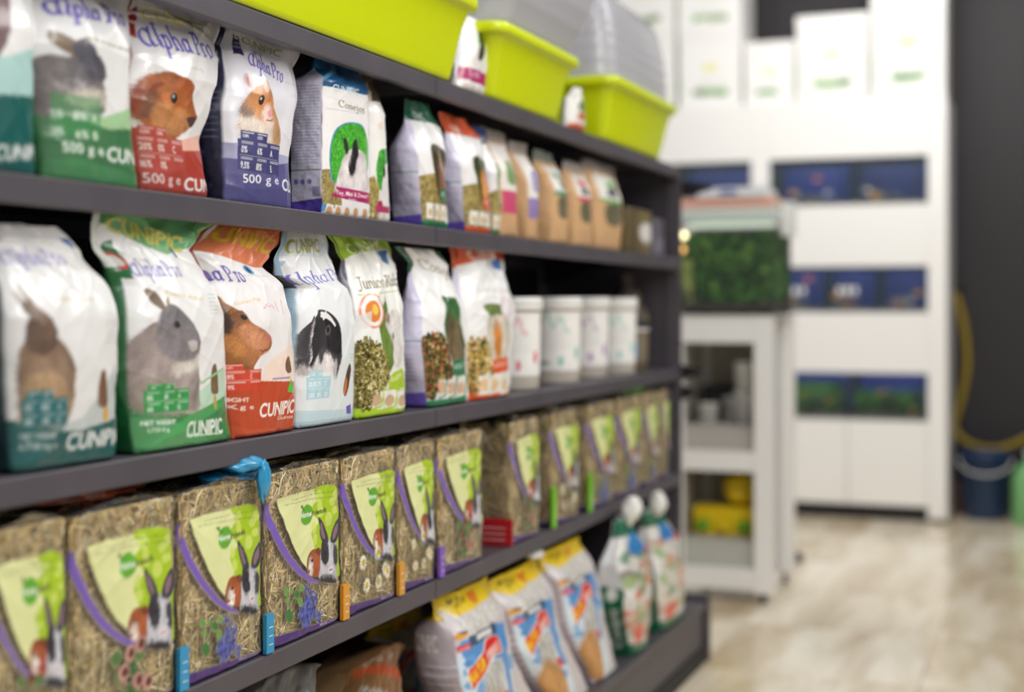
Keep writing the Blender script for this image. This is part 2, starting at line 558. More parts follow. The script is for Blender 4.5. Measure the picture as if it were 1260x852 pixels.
# calligraphic letters, drawn with a broad nib; units: x-height = 1
def _arc(cx, cy, rx, ry, a0, a1, n=14):
    t = np.radians(np.linspace(a0, a1, n))
    return [(cx + rx * math.cos(q), cy + ry * math.sin(q)) for q in t]
NIB = {
    'A': (1.5, [_arc(.62, .62, .55, .62, 35, 330, 24), [(1.15, 1.45), (1.0, .9), (.98, .3), (1.15, 0), (1.4, .15)]]),
    'a': (.95, [_arc(.38, .5, .32, .5, 30, 330), [(.72, 1), (.72, .2), (.88, 0)]]),
    'l': (.42, [[(.0, 1.75), (.15, 1.8), (.15, .15), (.3, 0)]]),
    'p': (1.0, [[(.0, .95), (.15, 1), (.15, -.75)], _arc(.45, .5, .35, .5, 150, -150), [(0, -.75), (.32, -.75)]]),
    'h': (1.0, [[(.0, 1.75), (.15, 1.8), (.15, 0)], _arc(.45, .65, .28, .35, 160, 0, 8) + [(.73, 0)], [(0, 0), (.3, 0)], [(.6, 0), (.9, 0)]]),
    'P': (1.1, [[(.2, 1.6), (.2, 0)], [(.0, 1.6)] + _arc(.45, 1.2, .42, .42, 90, -90), [(0, 0), (.42, 0)]]),
    'r': (.72, [[(.0, .95), (.15, 1), (.15, 0)], _arc(.42, .7, .25, .3, 160, 40, 6), [(0, 0), (.32, 0)]]),
    'o': (.92, [_arc(.42, .5, .36, .5, 0, 360, 20)]),
    'C': (1.35, [_arc(.7, .8, .62, .82, 45, 315, 24), [(1.15, 1.5), (1.12, 1.15)]]),
    'n': (.98, [[(.0, .95), (.15, 1), (.15, 0)], _arc(.45, .65, .28, .35, 160, 0, 8) + [(.73, 0)], [(0, 0), (.3, 0)], [(.6, 0), (.9, 0)]]),
    'e': (.88, [[(.1, .5), (.72, .58)] + _arc(.42, .5, .34, .5, 20, 320, 16)]),
    'j': (.5, [[(.05, .95), (.22, 1), (.22, -.5), (.0, -.75), (-.15, -.65)], [(.2, 1.4), (.24, 1.45)]]),
    's': (.72, [_arc(.34, .75, .24, .25, 30, 200, 8) + _arc(.34, .25, .26, .25, 90, -150, 8)]),
    'J': (.8, [[(.15, 1.65), (.75, 1.65)], [(.5, 1.65), (.5, .1), (.25, -.3), (.0, -.2)]]),
    'u': (.98, [[(.0, 1), (.12, 1), (.12, .3)] + _arc(.42, .32, .3, .32, 200, 350, 8) + [(.72, 1)], [(.72, .3), (.72, .05), (.88, 0)]]),
    'i': (.42, [[(.0, .95), (.15, 1), (.15, 0)], [(.14, 1.4), (.18, 1.45)], [(0, 0), (.32, 0)]]),
    'R': (1.25, [[(.2, 1.6), (.2, 0)], [(.0, 1.6)] + _arc(.45, 1.2, .42, .42, 90, -90), [(.5, .8), (1.1, 0)], [(0, 0), (.4, 0)]]),
    'b': (1.0, [[(.0, 1.75), (.12, 1.8), (.12, .1)], _arc(.45, .5, .35, .5, 150, -150)]),
    't': (.62, [[(.22, 1.4), (.22, .2), (.45, 0)], [(.0, 1), (.5, 1)]]),
    'g': (.95, [_arc(.38, .6, .3, .4, 0, 360), [(.7, 1), (.7, -.4), (.4, -.75), (.05, -.55)]]),
    'd': (.95, [_arc(.38, .5, .32, .5, 30, 330), [(.72, 1.8), (.72, .1), (.85, 0)]]),
    'H': (1.4, [[(.2, 1.6), (.2, 0)], [(1.0, 1.6), (1.0, 0)], [(.2, .85), (1.0, .85)], [(0, 0), (.4, 0)], [(.8, 0), (1.2, 0)]]),
}
def nib(cv, x, y, h, body, col, w=0.16, sx=1.0, rot=0.0, shear=0.0, k=0.95, local=False, nibang=0.5):
    if not local: x, y = cv.pt([(x, y)])[0]
    C = lin(col)
    pen = 0
    cr, sr = math.cos(rot), math.sin(rot)
    nx, ny = math.cos(nibang), math.sin(nibang)
    step = 0.6 / cv.w / h
    for ch in body:
        if ch == ' ': pen += .45; continue
        adv, strokes = NIB[ch]
        for st in strokes:
            P = np.array(st, float)
            Q = []
            for a, b in zip(P, P[1:]):
                n = max(2, int(np.linalg.norm(b - a) / step))
                Q.append(a + (b - a) * np.linspace(0, 1, n, endpoint=False)[:, None])
            Q = np.concatenate(Q + [P[-1:]])
            m = max(2, int(w / step) + 1)
            o = np.linspace(-w / 2, w / 2, m)
            hair = np.linspace(-.02, .02, 2)
            G = (Q[:, None, None, :] + np.stack([nx * o, ny * o], -1)[None, :, None, :] + np.stack([-ny * hair, nx * hair], -1)[None, None, :, :]).reshape(-1, 2)
            X = (G[:, 0] + pen + shear * G[:, 1]) * h * sx; Y = G[:, 1] * h
            cv.px(np.stack([x + X * cr - Y * sr, y + X * sr + Y * cr], 1), C, k, 1.0)
        pen += adv + .1
    return pen * h * sx

# ------------------------------------------------------------------ the bag: one closed skin, shaped by rows (t, left, right) of its front
def sstep(a, b, x):
    t = np.clip((x - a) / (b - a), 0, 1)
    return t * t * (3 - 2 * t)

def crop(x0, y0, sc):
    return lambda X, Y: (x0 + X / sc, y0 + Y / sc)

class Bag:
    def __init__(s, rows, zb, vtop=None, h=None, x0=-1.045, D=0.07, t0=0.6, fk=0.45, lean=0.0, nc=60, nt=90, ns=8, edge=0.012,
                 wr=0.0025, top_wr=0.006, gus=0.01, seed=0, bulge=0.008, topcurve=0.0, seal=0.006, topmid=None, wave=0.0):
        s.x0, s.D, s.t0, s.fk, s.lean, s.zb = x0, D, t0, fk, lean, zb
        if nc >= 90: nc, nt = int(nc * 1.25), int(nt * 1.25)
        s.nc, s.nt, s.ns = nc, nt, ns
        s.edge, s.wr, s.top_wr, s.gus, s.seed, s.bulge, s.seal, s.wave = edge, wr, top_wr, gus, seed, bulge, seal, wave
        s.topcurve = topcurve
        s.rt = np.array([r[0] for r in rows], float)
        s.um = 0.5 * (rows[-1][1] + rows[-1][2])
        if h is None:
            # the height that brings the middle of the top edge to image row vtop
            h = 0.25
            for _ in range(3):
                y, sd = ray(s.um, float(s.xfront(np.array([1.0]))[0]))
                h = zof(vtop, sd) - zb
        s.h = h
        ys = []
        for t, a, b in rows:
            x = float(s.xfront(np.array([t]))[0])
            ys.append((ray(a, x - edge)[0], ray(b, x - edge)[0]))
        s.ya = np.array([q[0] for q in ys]); s.yb = np.array([q[1] for q in ys])
        s.wid = float(np.interp(.3, s.rt, s.yb - s.ya))
        s.asp = h / s.wid
        s.front = Canvas(2 * (nc + 1), 2 * (nt + 1), s.asp)
        s.side = Canvas(2 * (ns + 1), 2 * (nt + 1), h / D)
        s.front.T = lambda u, v: s.loc(u, v)
    def depth(s, t):
        return (s.D - s.seal) * (1 - sstep(s.t0, 0.97, t)) + s.seal
    def xfront(s, t):
        return s.x0 - (s.D - s.depth(t)) * s.fk - s.lean * t
    def lr(s, t):
        # smooth interpolation of both edges
        def ip(v):
            k = np.clip(np.searchsorted(s.rt, t, side='right') - 1, 0, len(s.rt) - 2)
            f = (t - s.rt[k]) / (s.rt[k + 1] - s.rt[k]); f = f * f * (3 - 2 * f) * .6 + f * .4
            return v[k] + (v[k + 1] - v[k]) * f
        t = np.clip(t, 0, 1)
        return ip(s.ya), ip(s.yb)
    def loc(s, u, v):
        """image pixel -> artwork coordinates on the front"""
        t = np.array([0.5]); c = 0.5
        for _ in range(8):
            cc = min(1, max(-1, 2 * c - 1))
            x = float(s.xfront(t)[0]) - s.edge * abs(cc) ** 7 + s.bulge * (1 - cc * cc) * math.sin(min(1, max(0, float(t[0]))) * math.pi) ** .7
            y, sd = ray(u, x)
            t = np.clip(np.array([(zof(v, sd) - s.zb) / s.h]), -.2, 1.2)
            a, b = s.lr(t)
            c = float((y - a[0]) / (b[0] - a[0]))
        return c, float(t[0] * s.asp)
    def use(s, f=None):
        """artwork coordinates given in pixels of a crop of the photo"""
        if f is None: s.front.T = lambda u, v: s.loc(u, v)
        else: s.front.T = lambda X, Y: s.loc(*f(X, Y))
        return s.front
    def point(s, c, t, out=0.0):
        """a point on the front skin"""
        c = np.asarray(c, float); t = np.asarray(t, float)
        a, b = s.lr(t)
        y = a + (b - a) * c
        cc = np.clip(2 * c - 1, -1, 1)
        x = s.xfront(t) - s.edge * np.abs(cc) ** 7 + s.bulge * (1 - cc ** 2) * np.sin(np.clip(t, 0, 1) * math.pi) ** .7
        px = c * s.wid; py = t * s.h
        w = s.wr * 1.25 + s.top_wr * sstep(s.t0 - .1, 1.0, t)
        x = x + w * (fbm(px * 16, py * 12, s.seed, 3) - .5) * 2 + w * 1.6 * (creases(px, py, s.seed + 5, 5, 26) - .25)
        if s.wave: x = x + s.wave * np.sin(c * 7 + s.seed) * sstep(.7, 1, t)
        z = s.zb + s.h * t - s.topcurve * s.h * (cc ** 2) * sstep(.6, 1, t) + s.top_wr * .5 * (vnoise(px * 30, t * 0, s.seed + 9) - .5) * sstep(.9, 1, t)
        return np.stack([x + out, y, z], -1)
    def build(s, name, m, parent=None, backcol=None, farcol=None):
        nc, nt, ns = s.nc, s.nt, s.ns
        nb = 6
        T = np.linspace(0, 1, nt + 1)
        C = np.linspace(0, 1, nc + 1)
        CC, TT = np.meshgrid(C, T)
        F = s.point(CC, TT)                                    # (nt+1, nc+1, 3)
        dep = s.depth(T)
        rnd = sstep(0, .05, T) * .0 + 1
        xf = s.xfront(T)
        xb = xf - dep
        L = F[:, 0]; R = F[:, -1]
        def sidewall(P, sign, n):
            q = np.linspace(0, 1, n + 2)[1:-1]
            out = []
            for k in q:
                ln = s.gus * (1 - (2 * k - 1) ** 2) * (-sign)
                prof = sstep(.05, .35, T) * .9 + .1
                wob = 0.002 * (fbm(T * 14, T * 0 + k * 3, s.seed + 3) - .5) * 2
                p = P.copy()
                p[:, 0] = P[:, 0] + (xb + s.edge * .5 - P[:, 0]) * k
                p[:, 1] = P[:, 1] - sign * (ln * prof * -1) + wob + sign * .05 * s.edge * (1 - (2 * k - 1) ** 4)
                out.append(p)
            return np.stack(out, 1)
        far = sidewall(R, 1, ns)                               # front -> back
        near = sidewall(L, -1, ns)[:, ::-1]                    # back -> front
        bc = np.linspace(1, 0, nb)
        B = np.zeros((nt + 1, nb, 3))
        for k, c in enumerate(bc):
            B[:, k, 1] = L[:, 1] + (R[:, 1] - L[:, 1]) * (.02 + .96 * c)
            B[:, k, 0] = xb
            B[:, k, 2] = L[:, 2] * (1 - c) + R[:, 2] * c
            # keep the back top edge with the front's top
        top_mid = F[:, nc // 2, 2] - 0.5 * (L[:, 2] + R[:, 2])
        for k, c in enumerate(bc):
            B[:, k, 2] += top_mid * (1 - (2 * c - 1) ** 2)
        ring = np.concatenate([F, far, B, near], 1)
        # round the bottom edge a little
        n = ring.shape[1]
        rb = 0.008
        zrel = np.clip((ring[..., 2] - s.zb) / rb, 0, 1)
        shr = (1 - np.sqrt(1 - (1 - zrel) ** 2)) * 0.006
        cx = (xf[0] + xb[0]) / 2; cy = (s.ya[0] + s.yb[0]) / 2
        ring[..., 0] -= np.sign(ring[..., 0] - cx) * shr * (np.abs(ring[..., 0] - cx) > s.D * .4)
        ring[..., 1] -= np.sign(ring[..., 1] - cy) * shr * (np.abs(ring[..., 1] - cy) > s.wid * .47)
        V = ring.reshape(-1, 3)
        i = np.arange(nt)[:, None] * n; j = np.arange(n)[None, :]
        a = i + j; b = i + (j + 1) % n
        Q = np.stack([a, b, b + n, a + n], -1).reshape(-1, 4)
        fc = s.front.down()[:nt + 1, :nc + 1]
        sc = s.side.down()[:nt + 1, :ns + 1]
        cb = np.zeros((nt + 1, nb, 4)); cb[..., :3] = lin(backcol) if backcol is not None else fc[:, :1, :3]; cb[..., 3] = 1
        if fc[..., 3].min() < .5 and backcol is None: cb[..., 3] = 0
        nearc = sc[:, 1:ns + 1][:, :ns] if ns > 1 else sc[:, :1]
        farc = nearc[:, ::-1].copy()
        if farcol is not None: farc[..., :3] = lin(farcol)
        colr = np.concatenate([fc, farc, cb, nearc], 1)
        me = mesh_np(name, V, Q, [list(range(n))[::-1], list(range(nt * n, nt * n + n))], colr.reshape(-1, 4))
        s.o = add_mesh(name, me, m, parent)
        return s.o

# ------------------------------------------------------------------ materials
M_shelf = mat('shelf_metal', (77, 73, 80), 0.42, 0.0, bump=(240, 0.12, 0.0006), mottle=(9, .06))
M_shelfdark = mat('shelf_back', (26, 24, 28), 0.6, bump=(160, .1, .0006))
M_white = mat('white_laminate', (240, 239, 237), 0.35)
M_whitep = mat('white_plastic', (236, 236, 234), 0.3, bump=(30, .1, .002))
M_black = mat('black_plastic', (24, 23, 25), 0.4)
M_print = print_mat('printed_film', 0.30, 0.35)
M_paper = print_mat('printed_paper', 0.6, 0.0, (90, .3, .001))
M_film = film_mat('hay_film')
M_lime = mat('lime_plastic', (203, 218, 6), 0.32, bump=(140, .06, .0006))
M_dome = clear_mat('smoked_dome', (190, 190, 198), 0.80, 0.2, (26, .15, .002))
M_straw = print_mat('straw', 0.65, 0.0, None, 0.3)
M_hay = print_mat('hay_core', 0.9, 0.0, (260, .9, .004), 0.2)
M_blue = mat('blue_plastic', (28, 62, 118), 0.4)
M_glass = clear_mat('tank_glass', (200, 225, 215), 0.03, 0.03)
M_tub = mat('tub_plastic', (196, 188, 176), 0.35, bump=(60, .1, .001))

# ------------------------------------------------------------------ floor, walls
def floor_material():
    m = bpy.data.materials.new('stone_floor')
    nt, N, L, B = nodes_of(m)
    tc = N.new('ShaderNodeTexCoord')
    oi = N.new('ShaderNodeObjectInfo')
    mp = N.new('ShaderNodeMapping'); mp.inputs['Scale'].default_value = (3.4, .55, 1)
    L.new(tc.outputs['Object'], mp.inputs[0])
    sh = N.new('ShaderNodeVectorMath'); sh.operation = 'ADD'
    sc = N.new('ShaderNodeVectorMath'); sc.operation = 'SCALE'; sc.inputs['Scale'].default_value = 30
    cb = N.new('ShaderNodeCombineXYZ'); L.new(oi.outputs['Random'], cb.inputs[0]); L.new(oi.outputs['Random'], cb.inputs[1])
    L.new(cb.outputs[0], sc.inputs[0]); L.new(mp.outputs[0], sh.inputs[0]); L.new(sc.outputs[0], sh.inputs[1])
    nz = N.new('ShaderNodeTexNoise'); nz.inputs['Scale'].default_value = 1.6; nz.inputs['Detail'].default_value = 8; nz.inputs['Roughness'].default_value = .62
    nz.inputs['Distortion'].default_value = .35
    L.new(sh.outputs[0], nz.inputs['Vector'])
    rp = N.new('ShaderNodeValToRGB')
    e = rp.color_ramp.elements
    e[0].position = .30; e[0].color = lin4((190, 168, 136))
    e[1].position = .72; e[1].color = lin4((250, 242, 224))
    x = e.new(.47); x.color = lin4((220, 204, 176))
    x = e.new(.58); x.color = lin4((238, 227, 204))
    L.new(nz.outputs[0], rp.inputs[0]); L.new(rp.outputs[0], B.inputs['Base Color'])
    B.inputs['Roughness'].default_value = 0.16
    nz2 = N.new('ShaderNodeTexNoise'); nz2.inputs['Scale'].default_value = 9
    L.new(tc.outputs['Object'], nz2.inputs['Vector'])
    bp = N.new('ShaderNodeBump'); bp.inputs['Strength'].default_value = .08; bp.inputs['Distance'].default_value = .003
    L.new(nz2.outputs[0], bp.inputs['Height']); L.new(bp.outputs[0], B.inputs['Normal'])
    return m
M_floor = floor_material()
M_joint = mat('floor_joint', (160, 148, 130), .7)
floor = box_obj('floor', (-3.4, 3.4, -1.2, 7.6, -0.06, -0.004), M_joint)
tag(floor, kind='structure')
TS = 0.6
tile_mesh = {}
for i in range(-3, 5):
    for j in range(0, 13):
        x0, y0 = -1.55 + i * TS, j * TS - .2
        if x0 + TS < -1.65 or x0 > 2.3 or y0 < .1: continue
        if 'm' not in tile_mesh:
            bm = box(bmesh.new(), .0012, TS - .0012, .0012, TS - .0012, -.0039, 0)
            me = bpy.data.meshes.new('tile'); bm.to_mesh(me); bm.free(); me.materials.append(M_floor)
            tile_mesh['m'] = me
        t = bpy.data.objects.new('tile', tile_mesh['m']); t.location = (x0, y0, 0); link(t, floor)

M_wall = mat('charcoal_wall', (30, 27, 31), 0.6, bump=(3, .2, .01), mottle=(2.5, .06))
wb = box_obj('wall_back', (-3.4, 3.4, 7.56, 7.70, -0.004, 3.3), M_wall); tag(wb, kind='structure')
# recessed joints of the wall cladding
M_clad = mat('wall_panel', (34, 30, 35), 0.55, mottle=(1.5, .08))
for k in range(7):
    p = box_obj('panel', (-3.3 + k * .95, -3.3 + k * .95 + .944, 7.545, 7.5595, 0.08, 3.25), M_clad, wb)
bb = box_obj('baseboard_back', (-0.45, 3.3, 7.53, 7.5445, 0.0, 0.075), mat('skirting', (58, 52, 50), .5)); tag(bb, kind='structure')

# ------------------------------------------------------------------ the shelving
ZB = {'A': EYE + .405, 'B': EYE + .141, 'C': EYE - .179, 'D': EYE - .482, 'E': EYE - .850}
XF = -1.02
LIP = .032
YS, YM, YE = 0.55, 2.29, 4.02
def shelf_board(y0, y1, z, xf, depth, lip=LIP):
    """pressed steel shelf: a top plate, a folded front lip and a folded back edge"""
    prof = [(xf - depth, z), (xf - .002, z), (xf, z - .002), (xf, z - lip + .002), (xf - .002, z - lip), (xf - .016, z - lip), (xf - .016, z - lip + .002),
            (xf - .0035, z - lip + .003), (xf - .0035, z - .004), (xf - depth + .002, z - .004), (xf - depth + .002, z - lip), (xf - depth, z - lip)]
    bm = bmesh.new()
    a = [bm.verts.new((x, y0, zz)) for x, zz in prof]; b = [bm.verts.new((x, y1, zz)) for x, zz in prof]
    n = len(prof)
    for i in range(n): bm.faces.new((a[i], a[(i + 1) % n], b[(i + 1) % n], b[i]))
    bm.faces.new(a[::-1]); bm.faces.new(b)
    # folded end flanges
    for yy in (y0, y1 - .002):
        box(bm, xf - depth + .004, xf - .0045, yy, yy + .002, z - lip + .004, z - .0045)
    bmesh.ops.recalc_face_normals(bm, faces=bm.faces)
    return bm
def bay(y0, y1, label, ups):
    r = empty('shelving_unit', (0, 0, 0)); tag(r, label, 'shelving', 'dark grey shop shelving bays')
    for k in 'ABCD':
        d = .42
        s = bm_obj('shelf', shelf_board(y0 + .0015, y1 - .0015, ZB[k], XF, d), M_shelf, r)
        # underside stiffener and hooked brackets below the plate
        ys = [y0 + .006, (y0 + y1) / 2, y1 - .012]
        for yy in ys:
            bm = bmesh.new()
            p = [(XF - .22, ZB[k] - .0045), (XF - .22, ZB[k] - .02), (XF - .40, ZB[k] - .075), (XF - .4185, ZB[k] - .075), (XF - .4185, ZB[k] - .0045)]
            a = [bm.verts.new((x, yy, z)) for x, z in p]; b = [bm.verts.new((x, yy + .004, z)) for x, z in p]
            for i in range(5): bm.faces.new((a[i], a[(i + 1) % 5], b[(i + 1) % 5], b[i]))
            bm.faces.new(a[::-1]); bm.faces.new(b)
            bmesh.ops.recalc_face_normals(bm, faces=bm.faces)
            bm_obj('bracket', bm, M_shelfdark, s)
    # base shelf with kick plate
    bs = box_obj('base', (-1.50, -.945, y0 + .001, y1 - .001, ZB['E'] - .02, ZB['E']), M_shelf, r, bevel=.002)
    box_obj('kick_plate', (-.965, -.955, y0 + .001, y1 - .001, 0.012, ZB['E'] - .021), M_shelf, bs)
    box_obj('kick_rail', (-.954, -.949, y0 + .001, y1 - .001, 0.0, .05), M_shelfdark, bs)
    z0 = 0.02
    for k in range(5):
        z1 = z0 + .31
        box_obj('back_panel', (-1.452, -1.4465, y0 + .002, y1 - .002, z0 + .002, min(z1, 1.58)), M_shelfdark, r)
        z0 = z1
    for y in ups:
        bm = box(bmesh.new(), -1.50, -1.455, y - .018, y + .018, 0.0, 1.62)
        u = bm_obj('upright', bm, M_shelf, r)
        bm = bmesh.new()
        for q in range(38):
            box(bm, -1.4549, -1.4540, y - .004, y + .004, .1 + q * .038, .1 + q * .038 + .02)
        tag(bm_obj('slot', bm, M_black, u), kind='stuff')
    return r
b1 = bay(YS, YM, 'near bay of dark grey metal shelving, left of the lip joint', [YS + .02, (YS + YM) / 2])
b2 = bay(YM, YE, 'far bay of dark grey metal shelving, ending beside the white cart', [YM + .022, YM + .865])
# end frame: front post, back post, end panel and plinth end
bm = bmesh.new(); box(bm, -1.06, -1.022, YE + .001, YE + .034, 0.0, ZB['A'] + .004)
post = bm_obj('end_post', bm, M_shelf, b2, bevel=.003)
bm = bmesh.new()
for q in range(36):
    box(bm, -1.0219, -1.0212, YE + .012, YE + .022, .08 + q * .038, .08 + q * .038 + .02)
tag(bm_obj('slot', bm, M_black, post), kind='stuff')
box_obj('end_panel', (-1.50, -1.0605, YE + .008, YE + .026, 0.0, ZB['A']), M_shelf, b2)
box_obj('end_plinth', (-1.50, -.945, YE + .036, YE + .075, 0.0, ZB['E'] + .01), M_shelf, b2, bevel=.003)
# label hook poking out behind the end post
for zz, ln in ((ZB['A'] - .065, .10), (ZB['A'] - .60, .07), (ZB['A'] - .66, .05)):
    bm = bmesh.new()
    a = [(-1.03, zz + .028), (-1.03, zz - .022), (-1.03 + ln, zz + .004), (-1.03 + ln * .9, zz + .014)]
    va = [bm.verts.new((x, YE + .0345, z)) for x, z in a]; vb = [bm.verts.new((x, YE + .05, z)) for x, z in a]
    for i in range(4): bm.faces.new((va[i], va[(i + 1) % 4], vb[(i + 1) % 4], vb[i]))
    bm.faces.new(va[::-1]); bm.faces.new(vb)
    bmesh.ops.recalc_face_normals(bm, faces=bm.faces)
    bm_obj('end_hook', bm, M_black, b2)

# ------------------------------------------------------------------ artwork pieces
PURPLE = (88, 70, 176); CREAM = (240, 238, 236)
def cunipic(cv, x, y, h, col=(238, 238, 236), sx=.62, rot=0.0, n=7, local=True, shear=.18, k=1.0):
    cv.text(x, y, h, 'CUNIPIC'[:n], col, sx, shear, rot, .022, k, local=local, gap=.06)
def data_box(cv, x, y, w, h, boxcol, rows, tx=(240, 240, 240), top=None, k=1.0):
    """the table of analysis figures, x, y = lower left, local units"""
    cv.poly([(x, y), (x + w, y), (x + w, y + h), (x, y + h)], boxcol, k, local=True)
    if top:
        cv.poly([(x + .03, y + h), (x + w * .62, y + h), (x + w * .62, y + h * 1.28), (x + .03, y + h * 1.28)], boxcol, k, local=True)
        for q, tt in enumerate(top):
            cv.text(x + .05 + q * w * .3, y + h * 1.06, h * .1, tt, tx, .8, 0, 0, .01, local=True)
            cv.poly([(x + .05 + q * w * .3, y + h * 1.2), (x + .05 + q * w * .3 + w * .22, y + h * 1.2), (x + .05 + q * w * .3 + w * .22, y + h * 1.23), (x + .05 + q * w * .3, y + h * 1.23)], tx, .7, local=True)
    nr = len(rows)
    for r, row in enumerate(rows):
        yy = y + h * (1 - (r + 1) / nr)
        for q, tt in enumerate(row):
            xx = x + w * (.06 + q * .34)
            cv.text(xx, yy + h / nr * .16, h / nr * .42, tt, tx, .72, 0, 0, .02, local=True)
            for g in (.72, .82):
                cv.poly([(xx, yy + h / nr * g), (xx + w * .24, yy + h / nr * g), (xx + w * .24, yy + h / nr * (g + .045)), (xx, yy + h / nr * (g + .045))], tx, .65, local=True)
        if r: cv.poly([(x + w * .04, yy + h / nr * .98), (x + w * .96, yy + h / nr * .98), (x + w * .96, yy + h / nr * 1.0), (x + w * .04, yy + h / nr * 1.0)], tx, .6, local=True)
def tiny_text(cv, x0, x1, y0, y1, n, col, k=.45, seed=0, local=True, rows=None):
    """lines of print too small to read"""
    rs = np.random.RandomState(seed)
    for r in range(n):
        y = y1 - (y1 - y0) * (r + .5) / n
        x = x0
        hh = (y1 - y0) / n * .32
        while x < x1:
            w = (x1 - x0) * rs.uniform(.05, .16)
            cv.poly([(x, y), (min(x1, x + w), y), (min(x1, x + w), y + hh), (x, y + hh)], col, k, local=local)
            x += w + (x1 - x0) * .025
        
def ribbon(cv, P, col):
    """award ribbon with notched tail; P maps crop pixels"""
    pass

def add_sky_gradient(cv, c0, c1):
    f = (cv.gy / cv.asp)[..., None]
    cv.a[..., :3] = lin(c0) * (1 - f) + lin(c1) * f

# ================================================================== ROW 1 (second shelf from the top)
bags = []
def finish(b, name, label, cat, group=None, m=None, backcol=(200, 200, 204), farcol=None):
    o = b.build(name, m or M_print, None, backcol, farcol)
    tag(o, label, cat, group)
    bags.append(o)
    return o
G500 = 'small food bags on the second shelf down'
zB = ZB['B'] + .001

def seal_strip(b, m, name='top_seal', hh=.012, c0=.02, c1=.98, out=.0008):
    """crimped heat seal along the top edge: fine vertical ridges"""
    n = 60
    bm = bmesh.new()
    c = np.linspace(c0, c1, n)
    lo = b.point(c, np.full(n, 1 - hh / b.h)); hi = b.point(c, np.full(n, 1.0))
    vs = []
    for i in range(n):
        off = out + (.0012 if i % 2 else 0)
        vs.append([bm.verts.new((lo[i][0] + off, lo[i][1], lo[i][2])), bm.verts.new((hi[i][0] + off, hi[i][1], hi[i][2] + .0015)),
                   bm.verts.new((hi[i][0] - .004, hi[i][1], hi[i][2] + .0015))])
    for p, q in zip(vs, vs[1:]):
        bm.faces.new((p[0], q[0], q[1], p[1])); bm.faces.new((p[1], q[1], q[2], p[2]))
    return bm_obj(name, bm, m, b.o)
M_sealsilver = mat('seal_film', (214, 214, 218), .3, coat=.3)

# --- teal bag at the frame's left edge
b = Bag([(0, -78, 42), (.5, -78, 38), (1, -74, 36)], zB, h=.250, nc=50, nt=80, seed=1)
cv = b.front; add_sky_gradient(cv, (226, 226, 226), (238, 238, 238))
cv.poly([(0, 0), (1, 0), (1, .62 * b.asp * .95), (.6, .5 * b.asp), (0, .42 * b.asp)], (150, 200, 196), .8, local=True)
cv.poly([(0, 0), (1, 0), (1, .36 * b.asp), (0, .30 * b.asp)], (22, 92, 88), local=True)
b.use(crop(0, 0, 3.277)); cv.ftext(-30, 640, 165, 640, 62, 'CUNIPIC', (226, 232, 230), .18, .02)
cv.blob([(.0, .4 * b.asp), (.5, .5 * b.asp), (.55, .8 * b.asp), (.2, .85 * b.asp)], (120, 96, 98), local=True)

b.side.a[..., :3] = lin((20, 80, 78))
o = finish(b, 'pet_food_bag', 'teal-bottomed white food bag, leftmost on the second shelf, cut by the frame', 'bag', G500, farcol=(200, 210, 208))
seal_strip(b, M_sealsilver)

# --- green bag with grey rabbit
b = Bag([(0, 51, 168), (.3, 47, 159), (.6, 40, 156), (.85, 36, 155), (1, 34, 154)], zB, h=.250, nc=64, nt=100, seed=2)
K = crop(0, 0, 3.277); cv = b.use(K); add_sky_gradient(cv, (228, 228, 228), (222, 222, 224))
cv.poly([(130, 470), (420, 470), (530, 420), (560, 520), (570, 760), (150, 720)], (150, 196, 140), .9)
cv.poly([(120, 440), (300, 470), (440, 520), (525, 520), (600, 560), (600, 780), (100, 760)], (62, 116, 74))
cv.poly([(150, 640), (330, 640), (570, 720), (600, 790), (100, 760)], (74, 138, 88), .8)
rb = [cv.blob([(130, 300), (140, 235), (230, 220), (330, 260), (400, 320), (415, 400), (400, 440), (300, 430), (190, 440), (125, 470), (110, 420)], (128, 120, 120)),
      cv.blob([(210, 300), (280, 230), (340, 210), (400, 240), (410, 300), (360, 315), (300, 330)], (104, 100, 106))]
cv.blob([(195, 130), (225, 125), (290, 160), (330, 200), (300, 230), (240, 195), (205, 165)], (122, 104, 84))
cv.blob([(290, 180), (340, 160), (400, 240), (408, 300), (380, 310), (310, 250)], (86, 84, 94))
cv.blob([(250, 370), (330, 345), (410, 350), (415, 410), (330, 420), (270, 400)], (196, 190, 178))
cv.blob([(200, 300), (260, 285), (340, 320), (330, 350), (240, 345)], (176, 172, 172), .7)
cv.fur(rb, 2600, .05, -0.6, 3)
cv.fnib(192, 55, 510, 108, 42, 'Alpha Pro', PURPLE, .26)
tiny_text(cv, .36, .9, .64 * b.asp, .68 * b.asp, 1, (150, 150, 110), .8)
cv.poly([(185, 370), (410, 400), (410, 560), (185, 540)], (60, 140, 80), .65)
for (X, Y, t) in ((205, 470, '22%'), (300, 480, '18%'), (375, 490, 'A'), (205, 540, '20%'), (310, 555, '6%'), (380, 560, 'B')):
    cv.ftext(X, Y, X + (55 if len(t) > 1 else 22), Y + 2, 32, t, (216, 232, 216), 0, .02)
cv.ftext(250, 608, 425, 625, 42, '500 g e', (226, 238, 226), 0, .015)
cv.ftext(432, 645, 610, 672, 58, 'CUNIPIC', (232, 238, 230), .18, .02)
b.side.a[..., :3] = lin((40, 110, 58))
o = finish(b, 'pet_food_bag', 'white food bag with a grey rabbit over a green bottom', 'bag', G500, farcol=(210, 214, 210))
seal_strip(b, M_sealsilver)

